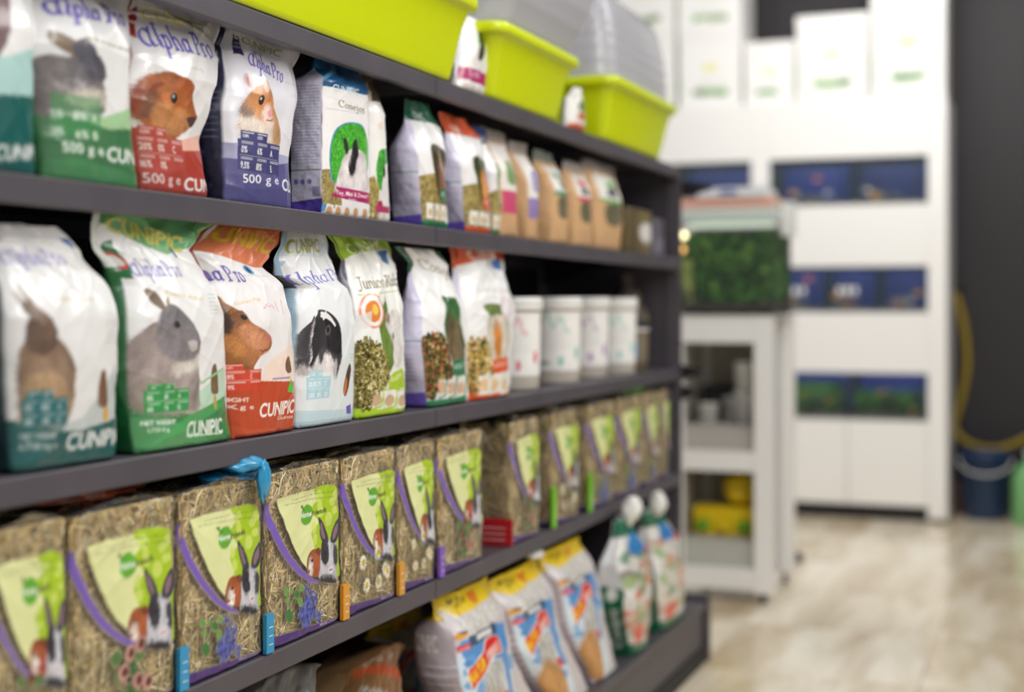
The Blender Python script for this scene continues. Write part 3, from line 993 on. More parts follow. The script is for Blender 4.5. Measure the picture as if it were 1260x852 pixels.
# --- red bag with brown guinea pig
b = Bag([(0, 171, 252), (.3, 163, 243), (.5, 159, 257), (.85, 157, 266), (1, 157, 265)], zB, h=.250, nc=100, nt=180, seed=3, wr=.003)
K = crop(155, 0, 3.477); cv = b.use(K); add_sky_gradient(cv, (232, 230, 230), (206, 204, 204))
cv.poly([(0, 0), (420, 0), (420, 140), (0, 20)], (214, 210, 196), .8)
cv.poly([(200, 60), (380, 100), (380, 135), (240, 60)], (176, 120, 108), .8)
cv.ftext(80, 78, 330, 128, 40, 'CUNIPIC', (206, 196, 80), 0, .02)
cv.poly([(230, 600), (340, 570), (340, 660), (210, 660)], (226, 176, 160))
cv.poly([(20, 540), (130, 560), (230, 600), (235, 645), (350, 645), (360, 860), (20, 840)], (168, 62, 50))
gp = [cv.blob([(30, 380), (45, 350), (110, 325), (180, 308), (235, 325), (270, 345), (290, 370), (285, 420), (300, 480), (305, 505), (280, 540), (235, 575), (190, 600), (120, 585), (55, 540), (25, 480)], (166, 94, 48))]
cv.blob([(30, 370), (80, 340), (105, 380), (100, 450), (60, 500), (25, 470)], (140, 66, 36))
cv.blob([(95, 400), (140, 370), (150, 420), (130, 480), (90, 510), (75, 460)], (112, 74, 54), .9)
cv.blob([(150, 440), (210, 450), (280, 480), (290, 530), (230, 570), (150, 560), (120, 500)], (184, 124, 74))
cv.blob([(240, 345), (275, 345), (290, 380), (275, 400), (245, 380)], (178, 96, 52))
cv.blob([(165, 410), (190, 395), (220, 400), (225, 435), (190, 445)], (200, 120, 64))
cv.fur(gp, 6500, .05, lambda x, y: 3.6 + 1.2 * (x - .5), 5, .28, .5)
cv.ell(203, 420, .042, .05, (30, 28, 34)); cv.ell(200, 413, .012, .014, (190, 190, 200))
cv.blob([(102, 385), (118, 362), (150, 350), (165, 360), (140, 375), (110, 400)], (128, 62, 34))
cv.blob([(262, 505), (295, 500), (300, 515), (280, 545), (268, 535)], (74, 52, 50))
cv.poly([(0, 250), (130, 245), (185, 225), (180, 260), (140, 268), (25, 275)], (206, 206, 210), .6)
cv.fnib(80, 192, 385, 252, 56, 'Alpha Pro', PURPLE, .25)
tiny_text(cv, .42, .85, .742 * b.asp, .757 * b.asp, 1, (120, 110, 110), .6)
cv.ftext(262, 292, 335, 310, 16, 'Guinea Pig', (160, 176, 120))
cv.poly([(22, 30), (60, 30), (52, 100), (58, 165), (38, 150), (14, 165), (20, 100)], (150, 40, 44)); cv.ell(42, 75, .05, .06, (226, 200, 200)); cv.ell(42, 75, .03, .035, (150, 40, 44))
cv.fdata(45, 722, 236, 600, (170, 66, 54), [['20%', '0%', 'C'], ['16%', '0%', '']], (232, 214, 208), ['0,50%', '0,80%'])
cv.ftext(60, 780, 232, 790, 42, '500 g e', (232, 216, 212), 0, .005)
cv.ftext(242, 812, 415, 830, 55, 'CUNIPIC', (238, 232, 228), .15, .02)
b.side.a[..., :3] = lin((120, 40, 34))
o = finish(b, 'pet_food_bag', 'white food bag with a brown guinea pig head over a brick red bottom', 'bag', G500, farcol=(206, 206, 208))
seal_strip(b, M_sealsilver)

# --- indigo bag with hamster
b = Bag([(0, 275, 359), (.3, 276, 353), (.5, 275, 357), (.85, 272, 361), (1, 271, 363)], zB, h=.250, nc=110, nt=200, ns=12, seed=4, wr=.0025, gus=.012)
K = crop(265, 15, 3.478); cv = b.use(K); add_sky_gradient(cv, (232, 231, 236), (216, 214, 222))
cv.poly([(0, 30), (420, 30), (420, 170), (280, 150), (110, 95), (0, 80)], (176, 172, 204), .75)
cv.ftext(105, 132, 268, 195, 32, 'CUNIPIC', (158, 160, 96), .1, .015)
cv.poly([(20, 555), (100, 560), (180, 590), (340, 630), (340, 870), (20, 870)], (160, 160, 196), .9)
cv.poly([(20, 620), (180, 640), (240, 655), (340, 640), (340, 880), (20, 880)], (92, 90, 142))
cv.poly([(30, 690), (150, 700), (330, 780), (330, 880), (30, 880)], (78, 76, 128), .7)
hm = [cv.blob([(105, 500), (108, 440), (118, 390), (140, 350), (155, 330), (200, 310), (235, 340), (245, 400), (262, 440), (275, 480), (275, 560), (200, 575), (130, 560)], (206, 150, 104))]
cv.blob([(108, 490), (115, 420), (150, 430), (190, 450), (215, 470), (262, 470), (270, 560), (180, 572), (115, 545)], (228, 214, 202))
cv.blob([(118, 390), (150, 400), (170, 430), (140, 440), (112, 430)], (150, 128, 116))
cv.blob([(155, 330), (205, 312), (238, 350), (244, 420), (215, 440), (180, 420), (160, 390)], (212, 142, 84))
cv.blob([(196, 420), (215, 385), (232, 390), (244, 440), (240, 468), (215, 468)], (234, 206, 196))
cv.blob([(246, 480), (262, 470), (278, 500), (276, 560), (250, 550)], (206, 160, 120))
cv.fur(hm, 5200, .05, lambda x, y: -1.9 + .6 * (x - .5), 6, .2, .6)
cv.blob([(118, 272), (130, 262), (155, 280), (166, 310), (158, 335), (138, 325), (120, 300)], (206, 178, 176)); cv.blob([(127, 280), (140, 278), (152, 305), (148, 325), (132, 305)], (176, 140, 136))
cv.blob([(196, 310), (205, 290), (218, 300), (224, 330), (212, 345), (202, 335)], (214, 176, 160))
cv.ell(188, 377, .034, .045, (34, 26, 30)); cv.ell(186, 371, .01, .012, (210, 210, 216))
cv.blob([(216, 430), (226, 420), (240, 428), (238, 445), (224, 448)], (232, 160, 160)); cv.line([(212, 462), (230, 466), (242, 460)], .012, (170, 110, 110))
cv.fnib(140, 222, 295, 305, 38, 'Alpha Pro', PURPLE, .25)
tiny_text(cv, .68, .95, .735 * b.asp, .75 * b.asp, 1, (130, 130, 150), .5)
tiny_text(cv, .78, .95, .66 * b.asp, .685 * b.asp, 2, (130, 150, 110), .5)
cv.poly([(58, 30), (92, 45), (96, 110), (118, 190), (92, 180), (70, 180), (66, 110)], (52, 50, 96)); 
for yy in (80, 95, 108): cv.ell(84, yy, .022, .022, (220, 220, 236)); cv.ell(85, yy, .011, .011, (52, 50, 96))
cv.ftext(76, 138, 100, 142, 9, 'NEW', (220, 220, 236)); cv.ftext(72, 154, 112, 160, 9, 'FORMULA', (220, 220, 236))
cv.fdata(80, 674, 276, 572, (68, 68, 118), [['0%', '6%', 'A'], ['9,5%', '18%', 'E']], (236, 236, 244), ['0,88%', '0,50%'])
cv.ftext(118, 728, 278, 736, 38, '500 g e', (240, 240, 246), 0, .005)
cv.ftext(288, 758, 400, 800, 50, 'CUNIPIC', (236, 236, 242), .1, .02)
b.side.a[..., :3] = lin((30, 30, 58))
b.side.text(.15, .9, .22, 'g e', (90, 92, 120), local=True); tiny_text(b.side, .1, .9, 1.2, 2.2, 8, (90, 92, 120), .7)
o = finish(b, 'pet_food_bag', 'white food bag with a hamster over an indigo bottom reading 500 g', 'bag', G500, farcol=(206, 206, 216))
seal_strip(b, M_sealsilver)

# --- two baby rabbit bags (blue top, brown top)
SEEDS = [(196, 170, 96), (150, 128, 62), (106, 92, 44), (214, 196, 130), (120, 110, 60), (86, 74, 40), (168, 150, 84)]
def rabbit_bag(b, f, sideK=True, topcol=(22, 92, 140), magenta=(180, 40, 108)):
    cv = b.use(f); cv.a[..., :3] = lin((238, 236, 236))
    A = b.asp
    cv.poly([(-.1, .83 * A), (1.1, .80 * A), (1.1, 1.1 * A), (-.1, 1.1 * A)], topcol, local=True)
    return cv
b = Bag([(0, 397, 455), (.8, 396, 452), (.9, 394, 448), (1, 388, 438)], zB, vtop=72, D=.060, t0=.8, fk=.5, nc=90, nt=190, ns=36, seed=5, wr=.0015, top_wr=.010, gus=.004, edge=.003, bulge=.004)
K = crop(390, 60, 3.96); cv = b.use(K); A = b.asp; cv.a[..., :3] = lin((240, 238, 238))
tl = b.front
r = cv.blob([(12, 650), (20, 600), (50, 585), (75, 600), (110, 680), (120, 770), (60, 770), (10, 740)], (150, 128, 66)); cv.scraps(r, 2200, .05, SEEDS, 4, 2)
g = cv.blob([(65, 580), (62, 500), (78, 420), (110, 375), (165, 358), (225, 380), (250, 480), (245, 600), (180, 640), (85, 650)], (70, 150, 200))
g = cv.blob([(70, 580), (68, 500), (84, 424), (114, 380), (165, 364), (225, 386), (250, 480), (245, 600), (180, 640), (88, 645)], (66, 168, 46))
cv.scraps(g, 1800, .07, [(84, 196, 56), (48, 140, 30), (110, 214, 70), (36, 116, 34)], 7, 3)
rw = [cv.blob([(100, 640), (118, 560), (140, 510), (165, 490), (200, 490), (235, 520), (245, 600), (240, 690), (100, 690)], (232, 224, 226))]
rk = [cv.blob([(152, 560), (160, 530), (170, 490), (176, 455), (192, 440), (200, 500), (190, 545), (184, 590), (168, 612), (156, 590)], (42, 38, 42)),
      cv.blob([(130, 436), (142, 440), (152, 480), (142, 502), (134, 470)], (50, 44, 46))]
cv.fur(rw, 1500, .05, -1.6, 2, .08); cv.fur(rk, 700, .03, -1.5, 3, .3)
cv.poly([(96, 670), (260, 705), (260, 760), (78, 720), (70, 705), (98, 700)], magenta := (178, 36, 106))
cv.ftext(94, 708, 246, 730, 22, 'Toy, Mini & Dwarf', (246, 236, 240), 0, .015); cv.ftext(156, 742, 190, 748, 16, 'BABY', (240, 214, 226), 0, .01)
for q in range(5):
    x0 = 50 + q * 42
    cv.poly([(x0, 752 + q * 6), (x0 + 36, 760 + q * 6), (x0 + 30, 830), (x0 - 6, 815)], (236, 232, 226)); cv.ell(x0 + 14, 790 + q * 3, .05, .05, (206, 158, 108))
cv.poly([(10, 740), (50, 760), (45, 790), (5, 790)], (76, 150, 196))
cv.fnib(103, 282, 234, 316, 20, 'Conejos', (128, 108, 74), .22)
cv.line([(40, 292), (230, 320)], .008, (200, 200, 220)); tiny_text(cv, .06, .6, .70 * A, .715 * A, 1, (190, 190, 214), .5)
cv.poly([(-60, 140), (20, 182), (230, 226), (260, 226), (260, -200), (-100, -200)], (20, 84, 130))
cv.ftext(70, 206, 205, 232, 34, 'CUNIPIC', (210, 228, 240), 0, .02)
cv.line([(0, 185), (60, 120), (100, 90)], .05, (90, 160, 204), sp=True)
sd = b.side; sd.a[..., :3] = lin((214, 212, 232)); SA = sd.asp
tiny_text(sd, .08, .92, .30 * SA, .78 * SA, 26, (120, 116, 170), .6)
sd.poly([(0, 0), (1, 0), (1, .10 * SA), (0, .08 * SA)], (86, 66, 168), local=True); sd.line([(0, .27 * SA), (1, .27 * SA)], .02, (70, 120, 90), local=True)
for q in range(3): sd.ell(.2 + .22 * q, .2 * SA, .07, .07, (120, 120, 200), local=True)
sd.poly([(.7, .11 * SA), (.95, .11 * SA), (.95, .17 * SA), (.7, .17 * SA)], (160, 160, 190), local=True)
sd.poly([(0, .80 * SA), (.5, .9 * SA), (1, .83 * SA), (1, SA), (0, SA)], (28, 100, 150), local=True)
o = finish(b, 'rabbit_food_bag', 'square white food bag, blue folded top, rabbit in a green circle, magenta label', 'bag', 'junior food bags on the second shelf down', backcol=(22, 92, 140), farcol=(220, 220, 230))

b = Bag([(0, 454, 479), (.75, 452, 471), (.88, 446, 464), (1, 438, 456)], zB, vtop=92, x0=-1.05, D=.06, t0=.72, fk=.5, nc=44, nt=120, ns=18, seed=6, wr=.002, top_wr=.008, gus=.004, edge=.003)
K = crop(390, 60, 3.96); cv = b.use(K); cv.a[..., :3] = lin((236, 234, 232))
r = cv.poly([(235, 640), (262, 620), (300, 680), (300, 830), (235, 830)], (140, 124, 60)); cv.scraps(r, 900, .06, SEEDS + [(196, 170, 60)], 4, 2)
g = cv.blob([(284, 610), (292, 540), (312, 490), (345, 500), (366, 580), (360, 660), (310, 690)], (60, 156, 50)); cv.scraps(g, 500, .08, [(84, 186, 60), (40, 120, 34)], 7, 2)
cv.blob([(318, 700), (320, 620), (335, 560), (358, 570), (366, 640), (350, 740)], (232, 228, 228)); cv.blob([(318, 600), (326, 570), (332, 600), (326, 630)], (60, 60, 60))
cv.ell(310, 765, .13, .14, (176, 34, 84)); cv.poly([(286, 760), (350, 770), (350, 800), (290, 795)], (190, 60, 110))
for q in range(4): cv.ell(252 + q * 26, 806 + q * 3, .055, .07, (226, 200, 160))
cv.blob([(290, 370), (310, 360), (318, 385), (300, 395)], (230, 200, 160), .6)
cv.poly([(180, 250), (310, 262), (330, 300), (330, 0), (160, 0)], (84, 68, 52)); cv.poly([(215, 255), (250, 160), (258, 190), (265, 258)], (222, 206, 186))
b.side.a[..., :3] = lin((222, 220, 234)); tiny_text(b.side, .1, .9, .3 * b.side.asp, .7 * b.side.asp, 20, (150, 150, 190), .5)
o = finish(b, 'rabbit_food_bag', 'square white food bag with a brown folded top, behind the blue topped one', 'bag', 'junior food bags on the second shelf down', backcol=(84, 68, 52))

def herb_bag(rows, vt, f, top, acc, photo, seed, label, dims=dict(), pellets=SEEDS, name='rodent_food_bag', sidecol=(206, 202, 226), group='folded-top food bags on the second shelf down', zb=None, topv=.84, bigtext=None):
    kw = dict(x0=-1.04, D=.062, t0=.55, fk=.5, nc=44, nt=110, ns=18, seed=seed, wr=.003, top_wr=.008, gus=.012, edge=.004)
    kw.update(dims)
    b = Bag(rows, zB if zb is None else zb, vtop=vt, **kw)
    cv = b.front; A = b.asp; cv.a[..., :3] = lin((238, 237, 238))
    cv.poly([(-.1, topv * A), (1.1, topv * A), (1.1, A * 1.1), (-.1, A * 1.1)], top, local=True)
    cv.text(.1, (topv + .02) * A, .1 / b.wid * .11, 'CUNIPIC', (232, 240, 236), .5, local=True)
    r = cv.blob([(-.1, .02 * A), (-.1, .34 * A), (.3, .42 * A), (.62, .38 * A), (.8, .2 * A), (.7, .0)], pellets[1], local=True)
    cv.scraps(r, 1600, .09, pellets, seed, 2)
    r = cv.blob([(.3, .62 * A), (.55, .66 * A), (.95, .6 * A), (1.05, .4 * A), (.95, .2 * A), (.62, .2 * A), (.42, .34 * A)], photo[0], local=True)
    r2 = cv.blob([(.5, .52 * A), (.72, .56 * A), (.92, .48 * A), (.96, .3 * A), (.72, .2 * A), (.55, .3 * A)], photo[1], local=True)
    cv.fur([r, r2], 900, .06, -1.2, seed, .25)
    cv.ell(.76, .27 * A, .24, .05 * A, acc, local=True); cv.text(.6, .26 * A, .07, 'ADULT', (240, 240, 240), .6, local=True)
    cv.poly([(-.1, 0), (1.1, 0), (1.1, .055 * A), (-.1, .055 * A)], acc, local=True)
    for q in range(4):
        cv.poly([(.1 + q * .25, .07 * A), (.3 + q * .25, .07 * A), (.3 + q * .25, .19 * A), (.1 + q * .25, .19 * A)], (238, 236, 230), local=True)
        cv.ell(.2 + q * .25, .12 * A, .06, .03 * A, (216, 186, 130), local=True)
    if bigtext: nib(cv, .12, .73 * A, .11, bigtext, (120, 110, 80), .2, .8, 0, local=True)
    sd = b.side; sd.a[..., :3] = lin(sidecol); SA = sd.asp
    sd.poly([(0, .0), (1, 0), (1, .10 * SA), (0, .08 * SA)], (104, 84, 186), local=True)
    sd.line([(0, .42 * SA), (1, .42 * SA)], .03, (70, 140, 110), local=True); tiny_text(sd, .15, .85, .17 * SA, .38 * SA, 8, (140, 138, 160), .5)
    sd.poly([(0, topv * SA), (1, topv * SA), (1, SA), (0, SA)], top, local=True)
    o = finish(b, name, label, 'bag', group, backcol=top)
    return b
herb_bag([(0, 519, 551), (.6, 513, 545), (.85, 506, 541), (1, 503, 528)], 126, None, (18, 92, 66), (20, 120, 78), ((76, 66, 40), (136, 98, 74)), 7,
         'white food bag with a dark green folded top and guinea pig photo', dict(ns=24, nc=56, nt=130), bigtext='Cobi')if False else None
herb_bag([(0, 519, 551), (.6, 513, 545), (.85, 506, 541), (1, 503, 528)], 126, None, (18, 92, 66), (20, 120, 78), ((76, 66, 40), (136, 98, 74)), 7,
         'white food bag with a dark green folded top and guinea pig photo', dict(ns=24, nc=56, nt=130))
herb_bag([(0, 574, 604), (.6, 566, 597), (.85, 555, 590), (1, 545, 570)], 142, None, (214, 88, 40), (222, 84, 36), ((60, 74, 36), (224, 150, 70)), 8,
         'white food bag with an orange folded top and orange bottom stripe, second shelf down')
herb_bag([(0, 605, 614), (.6, 601, 611), (1, 585, 596)], 156, None, (30, 52, 116), (70, 120, 60), ((90, 140, 60), (236, 236, 230)), 9,
         'white food bag with a navy blue folded top', dict(nc=26, nt=80, ns=16))

# kraft paper bags
def kraft_bag(rows, vt, seed, lab, label, dims=dict(), topcol=(170, 162, 156)):
    kw = dict(x0=-1.04, D=.075, t0=.55, fk=.5, nc=26, nt=70, ns=14, seed=seed, wr=.003, top_wr=.008, gus=.010, edge=.004)
    kw.update(dims)
    b = Bag(rows, zB, vtop=vt, **kw)
    cv = b.front; A = b.asp; KR = (202, 162, 118)
    cv.a[..., :3] = lin(KR)
    if lab[0] == 'tall':
        cv.poly([(.05, .38 * A), (.98, .38 * A), (.98, .86 * A), (.05, .86 * A)], (226, 222, 216), local=True)
        cv.poly([(.05, .22 * A), (.95, .22 * A), (.95, .42 * A), (.05, .42 * A)], lab[1], local=True)
        cv.blob([(.3, .5 * A), (.8, .5 * A), (.7, .7 * A), (.3, .66 * A)], lab[2], local=True)
    else:
        cv.poly([(.12, .52 * A), (.95, .52 * A), (.95, .84 * A), (.12, .84 * A)], (224, 222, 216), local=True)
        cv.poly([(.12, .52 * A), (.95, .52 * A), (.95, .56 * A), (.12, .56 * A)], lab[1], local=True)
        cv.ell(.55, .73 * A, .18, .05 * A, lab[1], local=True); cv.blob([(.35, .6 * A), (.75, .6 * A), (.6, .7 * A), (.4, .68 * A)], lab[2], local=True)
        r = cv.blob([(.3, .3 * A), (.8, .3 * A), (.82, .5 * A), (.28, .5 * A)], (110, 102, 84), local=True); cv.scraps(r, 300, .1, [(90, 84, 66), (140, 132, 104), (70, 72, 50)], seed, 2)
    cv.poly([(-.1, .88 * A), (1.1, .88 * A), (1.1, A), (-.1, A)], topcol, local=True)
    b.side.a[..., :3] = lin(KR); b.side.poly([(0, .88 * b.side.asp), (1, .88 * b.side.asp), (1, b.side.asp), (0, b.side.asp)], topcol, local=True)
    o = finish(b, 'kraft_bag', label, 'bag', 'kraft paper bags on the second shelf down', M_paper, topcol)
    return b
kraft_bag([(0, 616, 636), (.6, 612, 632), (1, 592, 622)], 159, 10, ('tall', (196, 70, 110), (120, 150, 96)), 'kraft bag with a tall white and pink label, first of the kraft row')
kraft_bag([(0, 648, 660), (.6, 646, 658), (1, 627, 648)], 175, 11, ('tall', (140, 124, 178), (150, 150, 190)), 'slim kraft bag with a lilac label, second of the kraft row')
kraft_bag([(0, 678, 697), (.6, 677, 695), (1, 657, 679)], 187, 12, ('low', (40, 140, 104), (60, 70, 70)), 'kraft bag with a green and white label over a grain window', topcol=(120, 128, 120))
kraft_bag([(0, 705, 727), (.6, 704, 724), (1, 694, 714)], 199, 13, ('low', (200, 60, 80), (70, 70, 76)), 'kraft bag with a red and white label over a grain window')
kraft_bag([(0, 733, 764), (.6, 732, 764), (1, 718, 755)], 200, 14, ('low', (120, 170, 96), (90, 90, 96)), 'kraft bag with a pale green label, last of the kraft row')

# olive pack and grey carton at the far end of that shelf
def box_pack(name, u0, u1, v0, zb, x0, D, seed, paint, label, cat, m=None, side=None, group=None):
    b = Bag([(0, u0, u1), (1, u0, u1)], zb, vtop=v0, x0=x0, D=D, t0=1.5, fk=0, seal=D, nc=16, nt=30, ns=6, seed=seed, wr=.001, top_wr=.001, gus=0, edge=.002, bulge=.001)
    paint(b)
    finish(b, name, label, cat, group, m or M_print, backcol=side or (90, 80, 50))
    return b
def p(b):
    cv = b.front; cv.a[..., :3] = lin((122, 108, 66)); A = b.asp
    cv.poly([(0, 0), (.45, 0), (.45, A), (0, A)], (98, 84, 52), local=True); cv.ell(.72, .5 * A, .26, .22 * A, (236, 232, 230), local=True); b.side.a[..., :3] = lin((100, 88, 54))
box_pack('pellet_pack', 772, 801, 258, zB, -1.05, .07, 15, p, 'squat olive pack with a white round label, past the kraft bags', 'pack')
def p(b):
    cv = b.front; cv.a[..., :3] = lin((104, 100, 112)); A = b.asp
    cv.poly([(.1, .1 * A), (.9, .1 * A), (.9, .5 * A), (.1, .5 * A)], (130, 128, 140), local=True); b.side.a[..., :3] = lin((96, 92, 104))
box_pack('carton', 805, 817, 270, zB, -1.05, .06, 16, p, 'small grey carton against the end post, second shelf down', 'carton')

# ================================================================== ROW 2 (large bags)
zC = ZB['C'] + .001
G175 = 'large food bags on the middle shelf'
# --- teal bag with a brown rabbit seen from behind
b = Bag([(0, 14, 141), (.35, 11, 142), (.62, 8, 143), (.78, 2, 128), (.9, -6, 92), (1, -14, 66)], zC, x0=-1.027, vtop=277, D=.09, nc=70, nt=110, ns=10, seed=21, wr=.003)
K = crop(0, 250, 2.434); cv = b.use(K); add_sky_gradient(cv, (222, 222, 222), (236, 236, 236))
cv.poly([(30, 700), (250, 640), (345, 480), (350, 700)], (190, 198, 198))
cv.poly([(0, 640), (180, 680), (240, 680), (345, 640), (350, 860), (0, 880)], (24, 84, 84)); cv.poly([(20, 650), (200, 660), (120, 760), (20, 800)], (40, 100, 100), .7)
rb = [cv.blob([(50, 470), (75, 420), (110, 390), (165, 400), (205, 440), (222, 500), (215, 600), (180, 640), (80, 640), (52, 580)], (142, 116, 94)),
      cv.blob([(96, 410), (92, 360), (110, 325), (140, 330), (165, 370), (160, 410), (130, 430)], (112, 88, 74))]
cv.blob([(38, 245), (55, 265), (95, 310), (130, 335), (110, 350), (80, 325), (50, 285)], (104, 84, 72)); cv.blob([(60, 240), (80, 262), (110, 300), (140, 335), (125, 340), (90, 305)], (130, 104, 86))
cv.blob([(60, 590), (90, 500), (170, 490), (210, 560), (200, 640), (80, 640)], (178, 148, 112), .8)
cv.fur(rb, 3000, .05, -1.6, 4, .2)
cv.fnib(2, 182, 210, 186, 26, 'Alpha Pro', PURPLE, .25, .6); tiny_text(cv, .3, .7, .68 * b.asp, .70 * b.asp, 1, (190, 160, 90), .8)
cv.ell(185, 112, .055, .055, (70, 96, 160)); tiny_text(cv, .76, .92, .50 * b.asp, .64 * b.asp, 8, (170, 170, 170), .6)
cv.blob([(290, 590), (300, 510), (312, 500), (318, 520), (320, 600), (300, 610)], (120, 86, 66)); cv.ell(315, 630, .03, .05, (206, 160, 60))
cv.fdata(65, 672, 202, 578, (40, 104, 108), [['13%', '16%', 'A'], ['18%', '8%', 'D']], (200, 214, 214), ['10%', '08%'])
for q, t_ in enumerate(('NET WEIGHT', '1,750 kg e')): cv.ftext(60, 706 + q * 30, 170, 700 + q * 30, 18, t_, (206, 214, 212), 0, .01)
cv.ftext(195, 738, 350, 714, 50, 'CUNIPIC', (222, 226, 224), .18, .02)
b.side.a[..., :3] = lin((14, 50, 54)); tiny_text(b.side, .1, .9, .2 * b.side.asp, .7 * b.side.asp, 20, (150, 170, 170), .5)
o = finish(b, 'pet_food_bag', 'large white food bag, brown rabbit seen from behind, dark teal bottom', 'bag', G175, farcol=(24, 84, 84)); seal_strip(b, M_sealsilver)

# --- green bag with grey rabbit
b = Bag([(0, 165, 284), (.12, 162, 279), (.35, 160, 277), (.55, 160, 273), (.68, 157, 264), (.76, 146, 246), (.85, 122, 228), (.93, 114, 240), (1, 117, 262)], zC, x0=-1.027, vtop=262, D=.085, t0=.5, nc=96, nt=190, ns=14, seed=22, wr=.002, top_wr=.006, gus=.014)
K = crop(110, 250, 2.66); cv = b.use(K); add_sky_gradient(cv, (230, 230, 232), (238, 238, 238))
cv.poly([(60, 830), (330, 640), (420, 560), (445, 540), (460, 860), (60, 860)], (176, 214, 184), .8)
cv.poly([(130, 640), (180, 660), (330, 690), (445, 630), (490, 860), (100, 860)], (56, 130, 76))
cv.poly([(130, 700), (260, 700), (420, 790), (470, 860), (100, 860)], (86, 156, 100), .7); cv.poly([(200, 790), (330, 690), (440, 640), (440, 660), (340, 730)], (80, 176, 96), .6)
rb = [cv.blob([(135, 470), (170, 420), (220, 390), (250, 430), (330, 480), (355, 520), (358, 620), (350, 670), (250, 680), (160, 670), (133, 610)], (166, 152, 148)),
      cv.blob([(232, 420), (236, 360), (262, 330), (300, 350), (335, 390), (358, 440), (352, 480), (320, 500), (270, 490), (240, 460)], (132, 126, 130))]
cv.blob([(180, 290), (192, 280), (225, 300), (248, 340), (238, 350), (205, 325)], (116, 96, 76)); cv.blob([(250, 325), (255, 305), (262, 325), (258, 340)], (150, 136, 100))
cv.blob([(270, 530), (300, 505), (352, 495), (352, 530), (320, 545), (290, 560)], (214, 206, 196)); cv.blob([(140, 600), (200, 560), (260, 570), (270, 640), (180, 670)], (150, 140, 128), .7)
cv.fur(rb, 5200, .045, lambda x, y: -2.4 + x, 4, .16)
cv.ell(285, 398, .035, .022, (50, 44, 50)); cv.blob([(322, 455), (345, 450), (350, 475), (332, 485)], (190, 180, 178)); cv.line([(250, 375), (262, 360), (282, 365)], .02, (110, 104, 108))
cv.poly([(0, 0), (470, 0), (470, 50), (350, 135), (250, 170), (120, 110), (30, 70), (0, 60)], (112, 176, 118))
cv.ftext(48, 92, 300, 165, 52, 'CUNIPIC', (216, 206, 100), -.25, .03)
cv.fnib(140, 238, 305, 240, 30, 'Alpha Pro', (130, 122, 190), .25); cv.ftext(245, 300, 370, 322, 14, 'Rabbit Adult', (214, 180, 100), .2)
cv.ell(270, 163, .03, .03, (60, 96, 160)); 
cv.poly([(36, 130), (75, 120), (105, 190), (132, 250), (100, 245), (60, 200)], (30, 110, 64)); cv.ell(84, 190, .05, .05, (200, 60, 60)); cv.ell(84, 190, .032, .032, (226, 232, 228)); 
tiny_text(cv, .73, .86, .56 * b.asp, .66 * b.asp, 6, (160, 176, 166), .6)
cv.blob([(396, 610), (402, 545), (412, 525), (422, 560), (424, 615), (410, 625)], (120, 92, 66)); cv.line([(360, 590), (440, 540)], .015, (150, 200, 150)); cv.ell(412, 650, .02, .05, (190, 160, 80))
cv.fdata(182, 690, 324, 604, (50, 150, 76), [['18%', '8%', 'A'], ['16%', '7%', 'D']], (226, 240, 228), ['0,50%', '0,30%'])
cv.ftext(170, 728, 284, 722, 16, 'NET WEIGHT', (236, 244, 236), 0, .02); cv.ftext(196, 750, 264, 745, 14, '1,750 Kg', (226, 240, 226), 0, .01)
cv.ftext(318, 766, 438, 750, 52, 'CUNIPIC', (236, 240, 234), .2, .02)
cv.line([(318, 762), (432, 752)], .01, (200, 226, 200))
sd = b.side; sd.a[..., :3] = lin((30, 100, 54)); SA = sd.asp; tiny_text(sd, .2, .8, .25 * SA, .66 * SA, 18, (90, 150, 110), .5)
sd.poly([(0, .76 * SA), (1, .76 * SA), (1, SA), (0, SA)], (224, 228, 224), local=True); sd.text(.4, .09 * SA, .14, 'e', (220, 230, 220), local=True)
o = finish(b, 'pet_food_bag', 'large white food bag, grey rabbit facing right, green side and bottom', 'bag', G175, farcol=(40, 120, 60)); seal_strip(b, mat('seal_green', (120, 184, 128), .3, coat=.3))

# --- orange bag with guinea pig profile
b = Bag([(0, 285, 360), (.3, 279, 361), (.6, 272, 351), (.7, 262, 346), (.785, 250, 318), (.84, 240, 329), (.92, 246, 343), (1, 264, 344)], zC, x0=-1.027, vtop=272, D=.085, t0=.5, nc=110, nt=210, ns=8, seed=23, wr=.002, top_wr=.005, gus=.012)
K = crop(265, 265, 3.04); cv = b.use(K); add_sky_gradient(cv, (238, 234, 234), (238, 236, 238))
cv.poly([(170, 640), (190, 560), (260, 500), (300, 470), (300, 640)], (244, 222, 208)); cv.line([(215, 612), (275, 606)], .01, (150, 120, 190))
cv.poly([(-60, 600), (170, 620), (300, 620), (310, 860), (-60, 860)], (190, 72, 34)); cv.poly([(-60, 740), (120, 800), (310, 790), (310, 860), (-60, 860)], (206, 84, 44), .7)
gp = [cv.blob([(5, 300), (30, 330), (60, 355), (110, 360), (140, 400), (190, 435), (212, 465), (206, 500), (175, 520), (150, 560), (140, 580), (60, 575), (10, 570), (-60, 540), (-50, 320)], (176, 112, 66))]
cv.blob([(5, 300), (25, 330), (50, 365), (60, 420), (30, 460), (-40, 440), (-40, 320)], (66, 46, 40))
cv.blob([(55, 360), (110, 365), (130, 400), (110, 430), (70, 420)], (142, 92, 58)); cv.blob([(120, 400), (180, 430), (210, 470), (190, 505), (140, 480), (110, 440)], (206, 140, 100))
cv.blob([(0, 470), (60, 500), (120, 530), (140, 580), (20, 575), (-40, 540)], (150, 96, 44)); cv.blob([(40, 440), (90, 450), (130, 500), (100, 520), (50, 490)], (196, 132, 70), .8)
cv.fur(gp, 7500, .055, lambda x, y: 3.5, 6, .3, .35)
